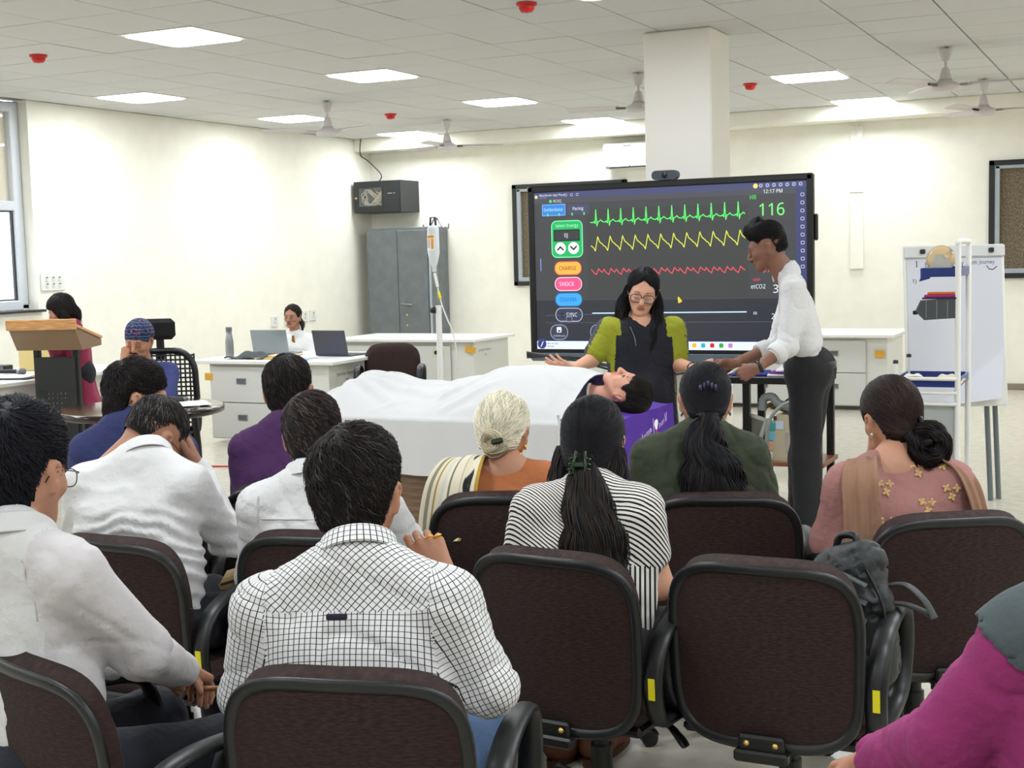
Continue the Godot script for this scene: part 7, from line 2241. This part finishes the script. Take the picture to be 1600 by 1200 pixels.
	for q in [[-0.06, -0.02], [0.055, -0.075], [0.130, -0.035], [-0.07, -0.13], [0.045, 0.035], [0.115, 0.055]]:
		g = G.new()
		for k in 3:
			var ct := Vector2(q[0], q[1]) + Vector2(0.017, 0).rotated(k * TAU / 3 + 0.5)
			for m in 4:
				var s := on_back(p, f3, ct + Vector2(0.0065, 0).rotated(m * TAU / 4 + k))
				g.ball(s[0], V(0.0075, 0.0048, 0.0022), 5, Basis(f3.rt, f3.up, -f3.fw) * Basis(Vector3.BACK, m * TAU / 4 + k))
		g.tube([on_back(p, f3, Vector2(q[0] + 0.004, q[1] - 0.03))[0], on_back(p, f3, Vector2(q[0], q[1]))[0]], 0.0016, 5)
		obj("embroidery", g, emb, p)
	# woman in the striped top
	im = blank(64, 16, Color(0.90, 0.89, 0.86))
	im.fill_rect(Rect2i(0, 0, 26, 16), Color(0.03, 0.03, 0.035))
	var strp := mat(Color.WHITE, 0.85)
	strp.albedo_texture = tex_of(im)
	j = [V(-0.039, 1.104, -0.211), V(-0.004, 0.970, -0.103), V(-0.126, 0.930, -0.010), V(0.131, 0.928, -0.096), V(-0.193, 0.732, -0.024), V(0.168, 0.712, -0.125), V(-0.059, 0.700, -0.330), V(0.056, 0.607, -0.293), V(0.003, 0.570, 0.004)]
	var f4 := frame(j)
	p = person("person in a black and white striped top, long hair in a green claw clip", V(-1.36, 0, -3.21), -3, j,
		{"fem": true, "skin": SKIN_B, "hy": 8, "hp": -14, "hs": 0.98, "sleeve": 0.58, "sr": 1.1, "bulk": 0.96, "arm": 1.05, "top": strp, "cell": 0.0105, "fold": 0.006, "pants": cloth(Color(0.10, 0.10, 0.12)), "shoe": mat(Color(0.42, 0.24, 0.15), 0.6), "sole": mat(Color(0.30, 0.17, 0.10), 0.6), "feet": [V(-0.32, 0.10, -0.58), V(-0.22, 0.10, -0.63)],
		"rnames": ["blouse", "blouse_right", "blouse_lower"], "rmats": [strp, strp, strp],
		"regions": func(q: Vector3, _n: Vector3) -> int:
			var w: Vector3 = q - f4.mid
			var x: float = w.dot(f4.rt)
			if w.dot(f4.up) < -0.165 + 0.32 * minf(x, 0.05): return 2
			return 0 if x < 0.03 else 1,
		"where": func(r: int, q: Vector3, _n: Vector3) -> Vector2:
			var w: Vector3 = q - f4.mid
			var uv := Vector2(w.dot(f4.rt), w.dot(f4.up) + 0.6 * w.dot(f4.fw))
			if r == 0: return Vector2(uv.rotated(-0.85).x / 0.0088, 0)
			if r == 1: return Vector2(uv.rotated(-1.32).x / 0.0125, 0)
			return Vector2(uv.x / 0.0125, 0),
		"hair": {"front": 0.062, "side": -0.05, "nape": -0.11, "t": 0.012, "top": 0.004, "amp": 0.002, "fade": 0.9, "taper": 0.1, "col": Color(0.010, 0.010, 0.012), "n": 2600, "len": 0.10, "steps": 7, "flow": "back", "target": V(0.0, -0.06, 0.135), "curl": 0.05, "loft": 0.003},
		"tress": func(gg: G, h: Transform3D) -> void:
			var st := {"col": Color(0.012, 0.010, 0.010), "mix": 0.2, "col2": Color(0.030, 0.016, 0.011)}
			tress(gg, [h * V(0.0, -0.035, 0.118), h * V(0.004, -0.075, 0.125), V(0.026, 0.935, 0.0), V(0.056, 0.86, 0.045), V(0.080, 0.78, 0.060), V(0.108, 0.71, 0.055), V(0.130, 0.665, 0.045)], [0.016, 0.028, 0.062, 0.080, 0.074, 0.056, 0.020], st, 620, 0.42, V(0.95, 0, -0.2), 0.010)
			for s in [-1, 1]: tress(gg, [h * V(s * 0.066, -0.01, 0.035), h * V(s * 0.070, -0.07, 0.05), h * V(s * 0.060, -0.13, 0.065), h * V(s * 0.035, -0.17, 0.085)], [0.026, 0.040, 0.044, 0.026], st, 160, 0.7, Vector3.ZERO, 0.004)})
	hx = p.get_meta("hx")
	g = G.new()
	for s in [-1, 1]:
		for k in 4: g.tube([hx * V(s * 0.010, -0.045 - 0.014 * k, 0.132), hx * V(s * 0.022, -0.050 - 0.014 * k, 0.148), hx * V(s * 0.030, -0.052 - 0.014 * k, 0.140)], 0.0035, 6)
		g.tube([hx * V(s * 0.012, -0.030, 0.138), hx * V(s * 0.018, -0.070, 0.150), hx * V(s * 0.012, -0.105, 0.138)], 0.0045, 6)
	g.box(hx * V(0, -0.068, 0.148), V(0.030, 0.014, 0.012), 0.003, hx.basis.orthonormalized())
	obj("claw_clip", g, mat(Color(0.10, 0.20, 0.11), 0.2), p)
	# person in magenta at the lower right corner
	var mg := cloth(Color(0.56, 0.16, 0.40))
	var vs := cloth(Color(0.27, 0.31, 0.32))
	p = person("person in a magenta shirt and grey waistcoat at the lower right corner", V(-0.05, 0, -2.09), 10, [V(0.020, 1.215, -0.187), V(0.00, 1.095, -0.052), V(0.164, 1.005, -0.16), V(-0.122, 1.010, 0.029), V(0.222, 0.784, -0.213), V(-0.222, 0.840, 0.000), V(0.048, 0.690, -0.352), V(-0.378, 0.722, -0.185), V(-0.002, 0.570, -0.004)],
		{"skin": SKIN_A, "hy": 15, "hp": -8, "sleeve": 1.92, "sr": 1.1, "shr": 1.0, "bulk": 1.0, "top": mg, "cell": 0.010, "fold": 0.008, "seed": 12.0, "pants": dk, "shoe": M.black,
		"hair": {"front": 0.06, "side": -0.005, "nape": -0.085, "t": 0.014, "amp": 0.004, "fade": 0.3, "col": blk, "n": 500, "len": 0.04}})
	var fm := frame([0, V(0.00, 1.095, -0.052), V(0.164, 1.005, -0.16), V(-0.122, 1.010, 0.029), 0, 0, 0, 0, V(-0.002, 0.57, -0.004)])
	var q := []
	# the shoulder line runs from the left shoulder to the right one
	for s in [-1.0, 1.0]:
		var c0: Vector3 = fm.mid + fm.rt * s * 0.085 - fm.up * 0.10
		var h0: Vector3 = V(-0.002, 0.60, -0.004) + fm.rt * s * 0.08
		q.append([c0, h0, 0.118, 0.125, 0.06, fm.fw, 1.1])
		q.append([V(0.0, 1.08, -0.05) + fm.rt * s * 0.05, fm.mid + fm.rt * s * 0.100 - fm.up * 0.006, 0.066, 0.084, 0.05])
	var sh1 := V(-0.122, 1.010, 0.029)
	var ad := (V(-0.222, 0.840, 0.0) - sh1).normalized()
	q.append([sh1 + fm.rt * -0.02, sh1 + ad * 0.03, 0.086, 0.084, 0.04])
	q.append([sh1 + ad * 0.120, sh1 + ad * 0.20, 0.14, 0.14, 0.006, Vector3.ZERO, 1.0, true])
	var m := field_mesh(q, 0.009)
	g = G.new()
	g.add(m[0], m[1], PackedColorArray(), Transform3D())
	obj("waistcoat", g, vs, p)

func small_things() -> void:
	# backpack on the empty chair
	var bp := cloth(Color(0.15, 0.163, 0.168), 0.55)
	var t := thing("backpack", "dark grey backpack slumped on the empty chair with a loose strap", "backpack", V(-0.675, 0.46, -3.46), -8)
	var m := field_mesh([[V(-0.02, 0.10, 0.0), V(0.0, 0.30, 0.03), 0.105, 0.075, 0.04, V(1, 0, 0), 1.1], [V(0.02, 0.08, 0.02), V(0.045, 0.24, 0.06), 0.085, 0.055, 0.03], [V(-0.07, 0.30, 0.02), V(0.02, 0.345, 0.04), 0.050, 0.048, 0.04], [V(-0.13, 0.24, 0.0), V(-0.05, 0.32, 0.02), 0.05, 0.045, 0.04]], 0.009)
	m = swell(m, func(p: Vector3, _n: Vector3) -> float: return -0.010 * smoothstep(0.13, 0.0, absf(fnoise.get_noise_3d(p.x * 420 + p.y * 200, p.y * 620, p.z * 420))) + 0.004 * fnoise.get_noise_3d(p.x * 300, p.y * 300, p.z * 300))
	var g := G.new()
	g.add(m[0], m[1], PackedColorArray(), Transform3D())
	obj("body", g, bp, t)
	for k in 3: obj("side_pleat", tb(smooth([V(-0.10, 0.20 + k * 0.055, 0.095), V(-0.03, 0.225 + k * 0.050, 0.125), V(0.05, 0.205 + k * 0.045, 0.120)], 5), 0.013, 6, false, 0.45), cloth(Color(0.24, 0.26, 0.26), 0.6), t)
	obj("zip", tb(smooth([V(0.085, 0.03, 0.105), V(0.098, 0.14, 0.115), V(0.085, 0.25, 0.105), V(0.02, 0.36, 0.085)], 6), 0.004, 6), M.black, t)
	obj("zip_pull", bx(V(0.088, 0.035, 0.122), V(0.014, 0.04, 0.008), 0.003), M.grey, t)
	for k in 2: obj("strap", tb(smooth([V(0.06, 0.275 - k * 0.045, 0.02), V(0.115, 0.285 - k * 0.05, 0.02), V(0.165, 0.255 - k * 0.03, 0.03), V(0.195, 0.215, 0.04)], 6), 0.017, 8, false, 0.25), bp, t)
	obj("handle", tb(smooth([V(-0.06, 0.36, 0.03), V(-0.05, 0.395, 0.03), V(-0.01, 0.40, 0.035), V(0.0, 0.37, 0.04)], 5), 0.010, 6), M.black, t)
	# pouch on the bowed man's lap
	t = thing("beige_pouch", "beige zipped pouch on the lap of the man with the bowed head", "pouch", V(-2.47, 0.64, -3.30), 30)
	obj("body", bx(V(0, 0.012, 0), V(0.22, 0.045, 0.14), 0.016, Basis(Vector3.BACK, 0.25)), cloth(Color(0.66, 0.57, 0.38)), t)
	obj("zip", tb([V(-0.10, -0.002, 0.073), V(0.10, 0.05, 0.073)], 0.004, 6), mat(Color(0.35, 0.2, 0.1), 0.5), t)
	t = thing("wooden_sticks", "two thin tan sticks held low by the man in white linen", "sticks", V(-1.86, 0.63, -2.43), 20)
	for k in 2: obj("stick", tb([V(-0.12, 0.0, 0.012 * k), V(0.14, 0.012 * k, 0.0)], 0.006, 8), mat(Color(0.55, 0.36, 0.2), 0.5), t)
